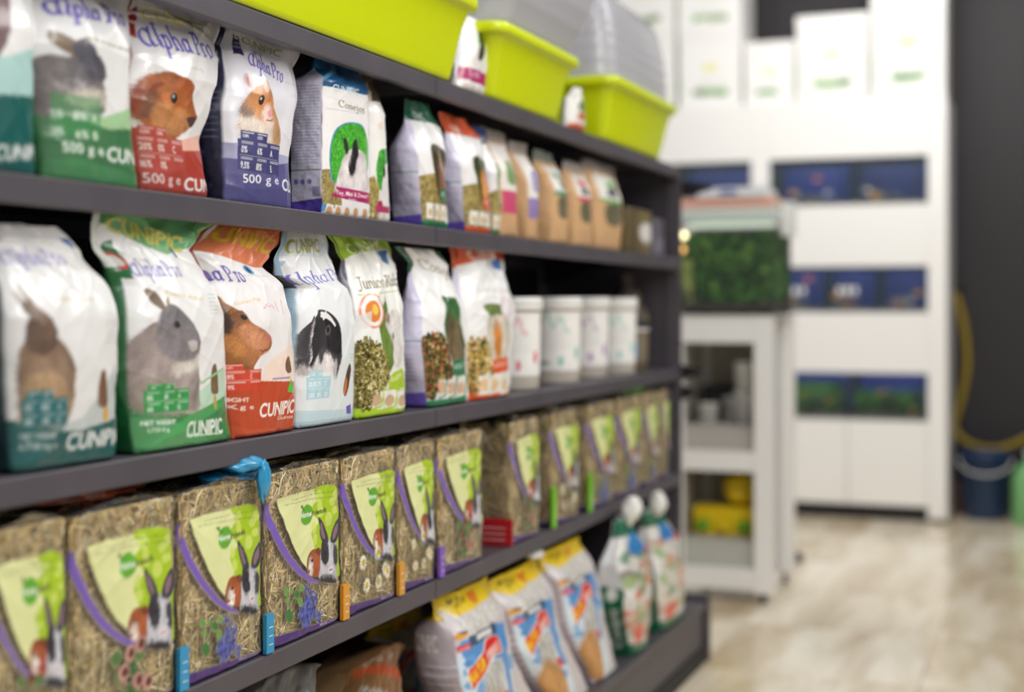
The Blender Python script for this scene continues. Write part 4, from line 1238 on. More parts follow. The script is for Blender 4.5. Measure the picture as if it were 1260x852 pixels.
cv.blob([(102, 372), (122, 380), (118, 392), (104, 388)], (34, 26, 26)); cv.blob([(192, 440), (210, 455), (208, 472), (196, 470), (188, 455)], (190, 120, 106)); cv.line([(196, 500), (176, 510), (166, 502)], .01, (120, 70, 56))
cv.poly([(-150, -20), (250, -30), (250, 90), (235, 150), (195, 200), (140, 196), (60, 170), (-20, 140), (-150, 110)], (222, 128, 88))
T_ = cv.T; cv.T = lambda x, y: (x, y); cv.ftext(-.10, 1.525, .90, 1.425, .125, 'CUNIPIC', (226, 186, 52), 0, .03); cv.T = T_
cv.line([(215, 90), (250, 60)], .02, (214, 110, 70))
cv.fnib(-90, 236, 122, 250, 34, 'Alpha Pro', PURPLE, .25)
tiny_text(cv, .35, .78, .735 * b.asp, .742 * b.asp, 1, (210, 160, 150), .6); cv.ftext(66, 338, 170, 318, 14, 'Guinea Pig', (226, 190, 96), .1)
cv.ell(120, 205, .07, .035, (90, 160, 196)); cv.ell(120, 205, .03, .025, (40, 60, 120)); 
for q in range(5): cv.line([(180 + q * 16, 350 - q * 8), (196 + q * 15, 330 + q * 10)], .008, (226, 150, 140))
cv.blob([(258, 570), (262, 535), (275, 530), (278, 580), (266, 590)], (120, 92, 70)); cv.poly([(268, 660), (278, 610), (290, 662)], (88, 196, 70))
cv.fdata(-12, 665, 174, 574, (206, 66, 40), [['14%', '8%', 'C'], ['18%', '9%', '']], (246, 226, 218), ['0,75%', '0,60%'])
cv.ftext(-32, 700, 130, 697, 16, 'NET WEIGHT', (248, 228, 220), 0, .02); cv.ftext(-26, 728, 148, 724, 18, '1,750 Kg e', (248, 228, 220), 0, .01)
cv.ftext(163, 755, 292, 736, 52, 'CUNIPIC', (248, 240, 236), .18, .02); cv.ftext(228, 764, 300, 752, 13, 'Guinea Pig', (248, 226, 214), .2)
b.side.a[..., :3] = lin((150, 50, 26))
o = finish(b, 'pet_food_bag', 'large white food bag, guinea pig in profile, orange band above and rust below', 'bag', G175, farcol=(150, 60, 34)); seal_strip(b, mat('seal_orange', (216, 120, 80), .3, coat=.3))

# --- pale blue bag with lop rabbit
b = Bag([(0, 363, 433), (.25, 364, 433), (.6, 367, 431), (.70, 366, 424), (.75, 350, 412), (.84, 341, 405), (.93, 345, 398), (1, 347, 394)], zC, x0=-1.027, vtop=283, D=.08, t0=.5, nc=110, nt=220, ns=12, seed=24, wr=.0015, top_wr=.004, gus=.012)
K = crop(335, 280, 3.41); cv = b.use(K); add_sky_gradient(cv, (226, 234, 238), (240, 240, 242))
cv.poly([(60, 770), (340, 760), (340, 880), (60, 880)], (196, 218, 226)); cv.line([(95, 820), (330, 790)], .01, (170, 196, 206))
lw = [cv.blob([(105, 560), (115, 440), (150, 370), (200, 345), (250, 360), (285, 410), (292, 500), (285, 560), (262, 625), (250, 580), (200, 590), (130, 600), (108, 610)], (70, 66, 70))]
cv.blob([(150, 600), (165, 540), (190, 500), (205, 560), (215, 545), (225, 515), (250, 530), (260, 590), (240, 605), (180, 610)], (232, 226, 226)); cv.blob([(104, 610), (112, 560), (150, 585), (150, 620), (110, 620)], (206, 198, 198))
cv.blob([(110, 500), (130, 420), (175, 370), (182, 390), (150, 430), (125, 520), (112, 560)], (60, 56, 60)); cv.line([(180, 385), (160, 440), (142, 520), (138, 575)], [.02, .05, .04], (222, 216, 216), sp=True)
cv.blob([(185, 500), (175, 440), (182, 385), (210, 350), (250, 365), (284, 415), (290, 500), (270, 520), (240, 500), (215, 490), (195, 520)], (40, 37, 41)); cv.blob([(255, 560), (270, 540), (272, 580), (262, 625), (252, 610)], (214, 208, 208))
cv.fur(lw, 8000, .045, lambda x, y: -1.5 + .9 * (x - .5), 6, .25, .4)
ear = [cv.blob([(138, 540), (138, 480), (160, 420), (190, 395), (200, 440), (195, 510), (175, 560), (152, 572)], (34, 31, 34))]; cv.fur(ear, 1500, .04, -1.6, 8, .5)
cv.blob([(228, 420), (243, 410), (247, 432), (238, 452), (226, 448)], (92, 86, 88)); cv.blob([(231, 424), (241, 418), (243, 432), (236, 444)], (20, 18, 22))
cv.line([(205, 360), (225, 366), (250, 385), (268, 414)], [.02, .05, .02], (236, 232, 232), sp=True); cv.line([(215, 385), (235, 365), (226, 352)], .022, (236, 232, 232)); cv.line([(205, 372), (240, 380)], .02, (236, 232, 232))
cv.poly([(10, -40), (260, -40), (260, 60), (205, 130), (150, 122), (20, 122), (0, 40)], (196, 212, 220), .55)
cv.ftext(28, 112, 205, 104, 62, 'CUNIPIC', (176, 172, 74), 0, .025)
cv.fnib(70, 248, 290, 212, 28, 'Alpha Pro', (108, 98, 200), .2)
cv.poly([(18, 145), (34, 140), (32, 200), (40, 255), (24, 240), (8, 246), (16, 190)], (170, 206, 222)); cv.ell(24, 195, .03, .05, (96, 116, 180)); tiny_text(cv, .1, .6, .72 * b.asp, .727 * b.asp, 1, (190, 200, 220), .5)
tiny_text(cv, .78, .95, .31 * b.asp, .36 * b.asp, 3, (150, 186, 206), .7); tiny_text(cv, .74, .95, .235 * b.asp, .27 * b.asp, 3, (150, 186, 206), .6)
cv.blob([(300, 700), (302, 660), (318, 590), (326, 570), (330, 610), (312, 700)], (84, 62, 50)); cv.blob([(300, 690), (312, 630), (316, 650), (306, 700)], (206, 120, 70))
cv.fdata(118, 722, 243, 622, (176, 212, 224), [['20,8%', '7%', 'C'], ['20%', '10%', '2%']], (244, 248, 250), ['0,68%', '0,50%'])
cv.poly([(310, 750), (330, 740), (330, 780), (312, 782)], (110, 96, 180))
sd = b.side; sd.a[..., :3] = lin((150, 178, 196)); tiny_text(sd, .1, .9, .3 * sd.asp, .66 * sd.asp, 26, (96, 116, 140), .6)
sd.poly([(0, .70 * sd.asp), (1, .70 * sd.asp), (1, .76 * sd.asp), (0, .76 * sd.asp)], (40, 40, 46), local=True)
o = finish(b, 'pet_food_bag', 'large pale blue and white food bag with a black and white lop rabbit', 'bag', G175, farcol=(190, 200, 206)); seal_strip(b, M_sealsilver)

# --- pellets as real pieces behind the printed window
def pellet_heap(b, region, n, L, R, cols, seed, parent, depth=.0015):
    """short cylinders lying against the front skin inside the region (local artwork coordinates)"""
    rs = np.random.RandomState(seed)
    P = spline(region)
    V = []; Q = []; C = []
    cnt = 0
    A = b.asp
    from math import cos, sin, pi
    tries = 0
    while cnt < n and tries < n * 20:
        tries += 1
        x = rs.uniform(P[:, 0].min(), P[:, 0].max()); y = rs.uniform(P[:, 1].min(), P[:, 1].max())
        ins = False
        for (ax, ay), (bx, by) in zip(P, np.roll(P, -1, 0)):
            if (ay > y) != (by > y) and x < (bx - ax) * (y - ay) / (by - ay) + ax: ins = not ins
        if not ins or y / A < .045 or not (.03 < x < .97): continue
        c = b.point(np.array([x]), np.array([y / A]))[0]
        a = rs.uniform(0, pi); l = L * rs.uniform(.6, 1.2) / 2; r = R * rs.uniform(.8, 1.1)
        ax = np.array([rs.uniform(-.25, .25), cos(a), sin(a)]); ax /= np.linalg.norm(ax)
        s1 = np.cross(ax, [1, 0, 0]); s1 /= np.linalg.norm(s1); s2 = np.cross(ax, s1)
        ctr = c + np.array([depth * rs.uniform(.0, 1.6) - r * .4, 0, 0])
        base = len(V)
        for e in (-1, 1):
            for q in range(6):
                V.append(ctr + ax * l * e + (s1 * cos(q * pi / 3) + s2 * sin(q * pi / 3)) * r)
        for q in range(6):
            Q.append((base + q, base + (q + 1) % 6, base + 6 + (q + 1) % 6, base + 6 + q))
        Q.append((base, base + 1, base + 2, base + 3)); Q.append((base, base + 3, base + 4, base + 5))
        Q.append((base + 6, base + 9, base + 8, base + 7)); Q.append((base + 6, base + 11, base + 10, base + 9))
        col = lin(cols[rs.randint(len(cols))]) * rs.uniform(.85, 1.15)
        C += [[col[0], col[1], col[2], 1]] * 12
        cnt += 1
    me = mesh_np('pellets', np.array(V), np.array(Q), (), np.array(C), False)
    return tag(add_mesh('pellets', me, M_straw, parent), kind='stuff')

# --- junior rabbit pellets bag, lime
LIME = (150, 190, 24)
b = Bag([(0, 436, 497), (.35, 436, 495), (.55, 438, 493), (.7, 433, 488), (.85, 424, 482), (.92, 412, 477), (1, 398, 470)], zC, x0=-1.027, vtop=289, D=.08, t0=.55, nc=100, nt=190, ns=12, seed=25, wr=.0025, top_wr=.007, gus=.012)
K = crop(380, 270, 3.55); cv = b.use(K); cv.a[..., :3] = lin((240, 240, 236))
PEL = [(176, 162, 96), (150, 138, 70), (196, 184, 124), (120, 112, 56), (98, 92, 44), (204, 196, 146)]
reg = [(178, 850), (186, 640), (200, 545), (255, 530), (310, 560), (330, 620), (345, 700), (330, 740), (275, 760), (262, 840)]
r = cv.poly(reg, (112, 102, 52)); cv.scraps(r, 900, .06, PEL, 4, 3)
regl = [cv.T(*q) for q in reg]
g = cv.poly([(312, 420), (342, 348), (352, 440), (378, 560), (380, 610), (345, 685), (318, 560), (308, 470)], (110, 140, 60)); cv.fur(g, 900, .08, 1.2, 4, .35)
gp = cv.blob([(350, 430), (372, 395), (395, 410), (402, 500), (408, 600), (385, 650), (370, 600), (372, 540), (340, 470)], (232, 228, 224)); cv.blob([(338, 430), (348, 405), (360, 425), (350, 455)], (170, 140, 130)); cv.ell(372, 508, .03, .03, (60, 40, 46)); cv.fur(gp, 600, .05, -1.4, 5, .1)
cv.poly([(340, 700), (375, 665), (410, 650), (420, 735), (345, 745)], (176, 206, 40)); cv.ftext(350, 712, 406, 690, 20, 'PELLETS', (236, 244, 200))
cv.poly([(160, 850), (170, 820), (270, 830), (420, 820), (420, 900), (160, 900)], (176, 212, 34))
for q in range(3):
    x0 = 268 + q * 55
    cv.poly([(x0, 742), (x0 + 66, 738), (x0 + 50, 820), (x0 + 2, 835)], (168, 204, 40)); cv.poly([(x0 + 4, 748), (x0 + 60, 742), (x0 + 46, 812), (x0 + 6, 826)], (240, 238, 230)); cv.ell(x0 + 28, 790, .1, .055, (206, 176, 140))
cv.ell(290, 400, .19, .16, (232, 150, 130)); cv.ell(290, 400, .165, .14, (244, 240, 236)); cv.ell(288, 402, .12, .10, (226, 130, 40)); cv.ell(294, 395, .05, .05, (240, 200, 90))
cv.fnib(203, 306, 392, 284, 30, 'Junior Rabbit', (112, 100, 56), .24); cv.line([(200, 332), (390, 312)], .01, (176, 196, 100)); tiny_text(cv, .1, .6, .74 * b.asp, .75 * b.asp, 1, (190, 200, 150), .6)
cv.poly([(-40, -60), (400, -60), (400, 150), (345, 128), (260, 140), (180, 158), (140, 190), (60, 130)], LIME); cv.ftext(178, 158, 335, 128, 46, 'CUNIPIC', (226, 236, 190), 0, .02)
cv.poly([(305, 140), (345, 135), (350, 200), (325, 185)], (70, 120, 176)); cv.poly([(185, 440), (240, 400), (250, 470), (215, 480), (190, 540)], (226, 226, 226), .7)
sd = b.side; sd.a[..., :3] = lin((96, 94, 112)); SA = sd.asp; sd.poly([(0, .86 * SA), (1, .86 * SA), (1, SA), (0, SA)], (122, 158, 20), local=True); sd.poly([(0, 0), (1, 0), (1, .5 * SA), (0, .5 * SA)], (206, 204, 214), local=True)
o = finish(b, 'rabbit_food_bag', 'white pellet bag with a lime green top and a window full of pellets', 'bag', G175, backcol=(122, 158, 20))
pellet_heap(b, regl, 520, .016, .0020, PEL, 3, o, .0008)

# --- green top herb bag and orange top bag
MIX = [(70, 74, 36), (104, 96, 44), (44, 52, 26), (176, 150, 66), (206, 120, 60), (226, 206, 150), (60, 96, 40), (190, 60, 60), (90, 64, 40), (80, 84, 40), (120, 110, 60), (50, 60, 30), (140, 124, 70), (96, 80, 44)]
b = Bag([(0, 525, 574), (.4, 519, 572), (.7, 517, 562), (.9, 505, 548), (1, 487, 534)], zC, x0=-1.027, vtop=306, D=.075, t0=.55, nc=80, nt=150, ns=26, seed=26, wr=.003, top_wr=.008, gus=.014)
K = crop(380, 270, 3.55); cv = b.use(K); cv.a[..., :3] = lin((238, 238, 238))
reg = [(495, 800), (490, 560), (495, 510), (540, 495), (590, 510), (612, 600), (628, 690), (570, 700), (560, 770)]
r = cv.poly(reg, (74, 66, 38)); cv.scraps(r, 1000, .07, MIX, 4, 3); regl = [cv.T(*q) for q in reg]
g = cv.poly([(580, 335), (640, 345), (662, 440), (684, 560), (640, 610), (612, 590), (590, 460)], (60, 110, 56)); g2 = cv.blob([(600, 400), (640, 420), (668, 500), (680, 590), (640, 610), (608, 560)], (116, 100, 72)); cv.fur([g, g2], 1200, .08, -1.3, 4, .3)
cv.poly([(628, 620), (684, 600), (688, 680), (630, 690)], (22, 120, 80)); cv.ftext(634, 655, 684, 646, 22, 'ADULT', (220, 240, 230))
cv.poly([(505, 790), (690, 770), (690, 860), (505, 860)], (24, 124, 78))
for q in range(3):
    x0 = 566 + q * 42
    cv.poly([(x0, 680), (x0 + 42, 674), (x0 + 38, 770), (x0 + 4, 785)], (40, 130, 90)); cv.poly([(x0 + 4, 685), (x0 + 38, 680), (x0 + 33, 764), (x0 + 7, 776)], (240, 238, 232)); cv.ell(x0 + 20, 735, .09, .06, (220, 180, 150))
cv.fnib(503, 215, 628, 268, 26, 'Conejos', (160, 146, 124), .22)
cv.poly([(300, 60), (470, 60), (600, 180), (560, 150), (470, 140), (420, 110)], (214, 214, 232), .3)
sd = b.side; sd.a[..., :3] = lin((206, 202, 228)); SA = sd.asp; sd.poly([(0, 0), (1, 0), (1, .10 * SA), (0, .09 * SA)], (116, 96, 190), local=True); sd.poly([(0, .80 * SA), (.5, .78 * SA), (1, .90 * SA), (1, SA), (0, SA)], (10, 84, 60), local=True)
sd.line([(0, .42 * SA), (1, .42 * SA)], .03, (70, 140, 110), local=True); tiny_text(sd, .2, .8, .16 * SA, .34 * SA, 7, (110, 110, 120), .6)
o = finish(b, 'rodent_food_bag', 'white muesli bag with a dark green top, window of seed mix, middle shelf', 'bag', G175, backcol=(10, 84, 60))
pellet_heap(b, regl, 380, .010, .0022, MIX, 5, o, .0006)

MIX2 = [(226, 190, 90), (206, 170, 76), (150, 130, 50), (96, 100, 44), (236, 214, 150), (190, 96, 50), (70, 80, 40), (230, 220, 190)]
b = Bag([(0, 576, 624), (.4, 574, 628), (.65, 570, 628), (.85, 562, 619), (1, 552, 613)], zC, x0=-1.027, vtop=306, D=.075, t0=.55, nc=70, nt=130, ns=20, seed=27, wr=.003, top_wr=.007, gus=.014)
cv = b.use(K); cv.a[..., :3] = lin((240, 240, 240))
reg = [(690, 770), (680, 540), (720, 515), (770, 520), (790, 610), (800, 670), (750, 680), (740, 760)]
r = cv.poly(reg, (160, 130, 56)); cv.scraps(r, 800, .08, MIX2, 4, 3); regl = [cv.T(*q) for q in reg]
cv.blob([(765, 375), (820, 370), (868, 400), (870, 430), (820, 440), (785, 420)], (110, 130, 70)); g = cv.blob([(785, 430), (865, 430), (870, 520), (860, 600), (810, 640), (785, 560)], (226, 218, 200)); cv.blob([(812, 440), (834, 460), (838, 560), (820, 600), (808, 540)], (206, 130, 56)); cv.fur([g], 700, .08, -1.5, 4, .15)
cv.ell(862, 388, .13, .1, (226, 200, 210)); cv.ell(862, 388, .1, .075, (240, 236, 236))
cv.poly([(800, 615), (868, 598), (870, 660), (804, 675)], (228, 88, 30)); cv.ftext(808, 648, 866, 636, 22, 'ADULT', (250, 226, 210))
cv.poly([(680, 750), (745, 765), (880, 740), (880, 860), (680, 860)], (226, 86, 30))
for q in range(3):
    x0 = 742 + q * 44
    cv.poly([(x0, 680), (x0 + 46, 670), (x0 + 42, 750), (x0 + 3, 765)], (240, 238, 232)); cv.ell(x0 + 22, 720, .08, .055, (232, 196, 150))
cv.poly([(600, 60), (900, 60), (900, 200), (800, 172), (720, 182), (650, 205), (630, 190)], (226, 88, 28)); cv.ftext(698, 180, 820, 172, 40, 'CUNIPIC', (246, 226, 214), 0, .02); cv.poly([(800, 180), (830, 175), (835, 225), (810, 215)], (70, 120, 190))
nib(cv, 700, 300, .12, 'Hiedir', (186, 180, 164), .2, .8, .02) if False else tiny_text(cv, .2, .8, .70 * b.asp, .73 * b.asp, 2, (176, 170, 150), .6)
sd = b.side; sd.a[..., :3] = lin((208, 206, 228)); SA = sd.asp; sd.poly([(0, .86 * SA), (1, .86 * SA), (1, SA), (0, SA)], (196, 72, 24), local=True)
o = finish(b, 'rodent_food_bag', 'white muesli bag with an orange top beside the white tubs', 'bag', G175, backcol=(196, 72, 24))
pellet_heap(b, regl, 240, .011, .0026, MIX2, 6, o, .0006)

# ------------------------------------------------------------------ white tubs
def tub(u_right, vtop, acc, label, zb=zC, x=-1.105, r=.064, dark=False, name='storage_tub', group='lidded tubs on the middle shelf', h=None):
    a = (u_right - 630) / FPX
    y, sd = ray(u_right - r * FPX / 3.1, x)
    for _ in range(4):
        y, sd = ray(u_right - r * FPX / sd, x)
    hh = h or (zof(vtop, sd) - zb)
    m = M_tub if not dark else mat('jar_plastic', (96, 84, 70), .35)
    o = bm_obj(name, lathe([(0, 0), (r * .88, 0), (r * .9, .004), (r * .955, hh - .035), (r * .97, hh - .03), (r * .97, hh - .02), (0, hh - .02)], 40), m, None, True)
    o.location = (x, y, zb)
    tag(o, label, 'tub', group)
    lid = bm_obj('lid', lathe([(r * .985, hh - .026), (r * 1.02, hh - .026), (r * 1.02, hh - .004), (r * .99, hh), (r * .9, hh), (r * .88, hh - .004), (0, hh - .004)], 40), M_whitep if not dark else MATS['black_plastic'], o, True)
    bm_obj('lid_rim', lathe([(r * 1.02, hh - .027), (r * 1.035, hh - .027), (r * 1.035, hh - .022), (r * 1.02, hh - .021)], 40), M_whitep, lid, True)
    # wrapped label: printed sleeve
    n, k = 90, 56
    cv = Canvas(2 * n, 2 * k, (hh * .68) / (2 * math.pi * r), (236, 235, 232)); A = cv.asp
    for q in range(3):
        ox = q / 3.0
        cv.line([(ox + .02 + j * .012, A * (.92 - .12 * math.sin(j * .9) - .01 * j)) for j in range(18)], .008, acc, local=True)
        tiny_text(cv, ox + .04, ox + .26, A * .34, A * .7, 7, (200, 200, 200), .7, q)
        cv.text(ox + .03, A * .12, .018, 'animalis', (60, 60, 66), .9, local=True) if False else cv.poly([(ox + .03, A * .12), (ox + .1, A * .12), (ox + .1, A * .16), (ox + .03, A * .16)], (90, 90, 94), local=True)
        cv.ell(ox + .17, A * .17, .012, .03, acc, local=True); cv.ell(ox + .29, A * .3, .016, .035, acc, local=True)
    if dark: cv.a[..., :3] = lin((120, 108, 84)); cv.poly([(.7, .1 * A), (.85, .1 * A), (.85, .6 * A), (.7, .6 * A)], (80, 130, 190), local=True); cv.poly([(.6, .1 * A), (.7, .1 * A), (.7, .6 * A), (.6, .6 * A)], (200, 196, 50), local=True)
    d = cv.down()
    t = np.linspace(0, 2 * math.pi, n)[None, :]; zz = np.linspace(.03, .03 + hh * .68, k)[:, None]
    rr = r * (.9 + .055 * zz / hh) + .0008
    V = np.stack([np.cos(t) * rr, np.sin(t) * rr, zz + 0 * t], -1).reshape(-1, 3)
    i, j = np.meshgrid(np.arange(k - 1), np.arange(n - 1), indexing='ij')
    aa = (i * n + j).ravel(); Q = np.stack([aa, aa + 1, aa + n + 1, aa + n], -1)
    me = mesh_np('label', V, Q, (), d[:k, :n].reshape(-1, 4))
    add_mesh('label', me, M_paper, o)
    return o
tub(667, 366, (214, 60, 90), 'white lidded tub with pink lettering, right beside the orange topped bag')
tub(716, 366, (60, 180, 160), 'white lidded tub with turquoise lettering, second in the row of tubs')
tub(750, 366, (150, 60, 160), 'white lidded tub with purple lettering, third in the row of tubs', x=-1.12)
tub(784, 367, (90, 190, 180), 'white lidded tub with pale turquoise lettering, last in the row', x=-1.105)
tub(798, 395, (120, 110, 80), 'small brown jar between the last white tub and the end post', r=.045, dark=True, name='jar', group='brown jars by the end post', x=-1.09)
def brown_pack(b):
    cv = b.front; cv.a[..., :3] = lin((96, 84, 78)); A = b.asp; cv.a[..., :3] *= (0.75 + .5 * fbm(cv.gx * 6, cv.gy * 6, 3))[..., None]
    cv.poly([(.72, .1 * A), (.85, .1 * A), (.85, .8 * A), (.72, .8 * A)], (190, 186, 60), local=True); cv.poly([(.85, .1 * A), (1, .1 * A), (1, .8 * A), (.85, .8 * A)], (90, 140, 190), local=True); b.side.a[..., :3] = lin((80, 70, 66))
    b.top_wr = .01
b = Bag([(0, 776, 789), (.6, 776, 789), (1, 764, 776)], zC, vtop=338, x0=-1.10, D=.11, t0=.5, nc=30, nt=50, ns=6, seed=33, wr=.006, top_wr=.01)
brown_pack(b); finish(b, 'snack_pack', 'crumpled grey brown pack rising behind the white tubs', 'pack', None, backcol=(80, 70, 66))

# ================================================================== ROW 3: hay bags in clear film
zD = ZB['D'] + .001
STRAW = [(240, 214, 158), (230, 202, 142), (206, 176, 114), (252, 234, 190), (182, 158, 98), (168, 152, 92), (244, 222, 174), (190, 172, 114), (216, 188, 138)]
LABEL_CREAM = (226, 230, 168); HLIME = (168, 200, 30)
def straws(W, Hh, D, n, seed, width=.0019, fine=1.0):
    """stalks lying against the front, near side and top of a hay block; origin at its front near bottom corner"""
    rs = np.random.RandomState(seed)
    V, Q, C = [], [], []
    for i in range(n):
        f = rs.rand()
        L = rs.uniform(.025, .085); w = width * rs.uniform(.5, 1.25) * fine
        a = rs.normal(1.2, .75) if rs.rand() < .6 else rs.uniform(0, math.pi)
        bend = rs.uniform(-.25, .25)
        face = 'f' if f < .62 else ('s' if f < .88 else 't')
        if face == 'f': o = np.array([-rs.uniform(.0012, .007), rs.uniform(.0, W), rs.uniform(.004, Hh)]); e1 = np.array([0, 1, 0.]); e2 = np.array([0, 0, 1.]); nn = np.array([1., 0, 0]); lim = (W, Hh)
        elif face == 's': o = np.array([-rs.uniform(.0, D), rs.uniform(.0012, .007), rs.uniform(.004, Hh)]); e1 = np.array([-1., 0, 0]); e2 = np.array([0, 0, 1.]); nn = np.array([0, -1., 0]); lim = (D, Hh)
        else: o = np.array([-rs.uniform(.005, D), rs.uniform(.0, W), Hh - rs.uniform(.003, .012)]); e1 = np.array([0, 1., 0]); e2 = np.array([-1., 0, 0]); nn = np.array([0, 0, 1.]); lim = (W, D)
        tw = rs.uniform(-.8, .8)
        col = lin(STRAW[rs.randint(len(STRAW))]) * rs.uniform(.55, 1.35)
        base = len(V); m = 4
        for k in range(m):
            q = k / (m - 1) - .5
            an = a + bend * q * 2
            p = o + (e1 * math.cos(an) + e2 * math.sin(an)) * L * q
            # stay inside the block
            p[1] = min(max(p[1], .0012), W - .001); p[2] = min(max(p[2], .002), Hh - .001); p[0] = min(max(p[0], -D + .002), -.0010)
            sd = (-e1 * math.sin(an) + e2 * math.cos(an)); sd = sd * math.cos(tw) + nn * math.sin(tw) * .5
            V.append(p + sd * w); V.append(p - sd * w)
            C.append([*col, 1]); C.append([*(col * .82), 1])
        for k in range(m - 1):
            Q.append((base + 2 * k, base + 2 * k + 1, base + 2 * k + 3, base + 2 * k + 2))
    return np.array(V), np.array(Q), np.array(C)

FLOWER = {'corn': (70, 76, 150), 'cham': (236, 234, 226), 'rose': (150, 40, 60), 'echi': (196, 120, 120)}
HAYMAP = {}
def hay_label(cv, A, flower, k=1.0, hi=False):
    """artwork laid out once, on the sharpest bag's front, and reused on every hay bag"""
    b4 = HAYMAP['b']; K = crop(325, 560, 3.41)
    def T(X, Y):
        c, y = b4.loc(*K(X, Y)); return (c, y / b4.asp * A)
    cv.T = T
    cv.a[...] = 0; cv.a[..., :3] = lin((200, 190, 150))
    cv.poly([(58, 146), (298, 98), (312, 300), (316, 480), (250, 500), (205, 482), (165, 425), (130, 360), (100, 290), (75, 215)], LABEL_CREAM)
    cv.blob([(215, 118), (300, 96), (312, 200), (318, 420), (318, 500), (225, 470), (228, 380), (214, 310), (242, 262), (214, 210), (235, 160)], HLIME)
    rs = np.random.RandomState(4)
    for X, Y in ((300, 140), (240, 150), (250, 220), (300, 210), (230, 340), (290, 170), (278, 250), (225, 290), (245, 190)):
        cv.ell(X, Y, .03 + .02 * rs.rand(), .03 + .02 * rs.rand(), (206, 224, 110), .85)
    cv.ftext(120, 166, 292, 126, 8, 'Conservation of the whole stalk and leaf', (84, 92, 56)); cv.ftext(92, 186, 296, 150, 8, 'Harvested by hand from the high meadows', (84, 92, 56))
    cv.ell(194, 232, .085, .058 * A, (96, 172, 44)); cv.blob([(160, 192), (170, 190), (176, 208), (166, 204)], (60, 130, 40)); cv.line([(176, 206), (182, 216)], .014, (60, 130, 40))
    cv.ftext(166, 248, 216, 236, 24, 'Home', (240, 246, 230), .2, .03); cv.ftext(216, 240, 268, 218, 24, 'friends', (34, 44, 26), .2, .035)
    g = [cv.blob([(204, 404), (220, 384), (250, 382), (262, 400), (262, 470), (246, 500), (212, 498), (196, 480), (196, 440)], (168, 86, 46)),
         cv.blob([(202, 470), (204, 425), (216, 408), (222, 440), (220, 480), (206, 490)], (232, 220, 210))]
    cv.fur(g, 700, .03, -1.6, 3, .2); cv.ell(218, 432, .014, .012, (36, 24, 20)); cv.ell(203, 480, .02, .012, (150, 80, 70)); cv.blob([(232, 385), (246, 376), (256, 392), (246, 410), (234, 400)], (118, 56, 36))
    rb = [cv.blob([(260, 352), (280, 340), (305, 350), (314, 400), (312, 480), (308, 530), (250, 520), (252, 460), (254, 400)], (204, 205, 214))]
    cv.blob([(258, 352), (276, 344), (284, 380), (282, 430), (268, 450), (256, 420)], (48, 46, 60)); cv.blob([(300, 360), (314, 380), (315, 440), (304, 440)], (60, 58, 74)); cv.blob([(252, 500), (275, 490), (306, 500), (310, 530), (250, 522)], (40, 38, 50))
    cv.fur(rb, 600, .03, -1.5, 5, .12)
    cv.blob([(242, 246), (256, 262), (272, 300), (282, 350), (264, 358), (250, 318)], (56, 52, 68)); cv.blob([(314, 248), (320, 290), (308, 350), (290, 350), (292, 310), (302, 272)], (56, 52, 68))
    cv.blob([(248, 264), (258, 282), (270, 330), (262, 336), (252, 300)], (136, 108, 120)); cv.blob([(311, 268), (312, 300), (303, 338), (297, 336), (299, 300)], (136, 108, 120))
    cv.ell(272, 400, .015, .012, (16, 16, 20)); cv.blob([(280, 470), (298, 452), (302, 470), (292, 490)], (228, 216, 220)); cv.line([(286, 474), (298, 470)], .01, (120, 90, 100))
    cv.line([(8, 150), (18, 215), (44, 292), (80, 368), (122, 430), (170, 484), (215, 516), (244, 526)], [.05, .06, .062, .06, .056, .046, .032, .012], (120, 92, 182), sp=True)
    if flower == 'corn':
        for q in range(34):
            X, Y = 192 + rs.normal(0, 20), 650 + rs.normal(0, 42)
            p = cv.T(X, Y)
            for j in range(5): cv.line([p, (p[0] + .05 * math.cos(j * 1.3 + q), p[1] + .05 * math.sin(j * 1.3 + q))], .016, [(66, 76, 156), (88, 102, 186), (46, 52, 112)][(q + j) % 3], local=True)
        for X, Y, w, h in ((104, 566, 12, 18), (150, 576, 14, 20), (172, 552, 12, 14), (108, 604, 10, 14), (113, 670, 18, 32), (165, 612, 12, 20), (128, 560, 8, 12)):
            cv.blob([(X - w, Y), (X, Y - h), (X + w, Y), (X, Y + h)], (58, 116, 50) if w > 13 else (96, 156, 66))
        cv.line([(113, 640), (135, 590), (165, 600)], .01, (90, 140, 60))
    elif flower == 'cham':
        for x, y in ((.56, .335), (.30, .305), (.72, .215), (.60, .15), (.38, .155), (.78, .19)):
            for j in range(12): cv.line([(x, y * A), (x + .062 * math.cos(j * .52), y * A + .062 * math.sin(j * .52))], .019, (240, 238, 230), local=True)
            cv.ell(x, y * A, .030, .030, (216, 180, 30), local=True)
        for q in range(26):
            x, y = rs.uniform(.25, .85), rs.uniform(.09, .36) * A; cv.line([(x, y), (x + rs.uniform(-.05, .05), y + .07)], .010, (96, 136, 60), local=True)
    else:
        c1, c2 = ((150, 34, 48), (214, 110, 120)) if flower == 'rose' else ((206, 150, 140), (196, 140, 132))
        if flower == 'echi': A = A * .86
        for q in range(12):
            x, y = .5 + rs.uniform(-.14, .16), rs.uniform(.10, .34) * A
            cv.blob([(x - .05, y), (x, y + .05), (x + .05, y), (x, y - .05)], (52, 96, 50) if q % 2 else (76, 120, 60), local=True)
        for x, y in ((.50, .33), (.60, .36), (.45, .24), (.58, .17), (.68, .14)):
            r_ = .04 if flower == 'rose' else .05
            cv.ell(x, y * A, r_, r_, c1 if x < .57 else c2, local=True); cv.ell(x + .01, y * A, r_ * .6, r_ * .6, (90, 40, 40), local=True)
    A = cv.asp
    cv.poly([(-20, 780), (45, 762), (100, 745), (174, 722), (250, 698), (345, 664), (360, 760), (-20, 920)], (74, 44, 118))
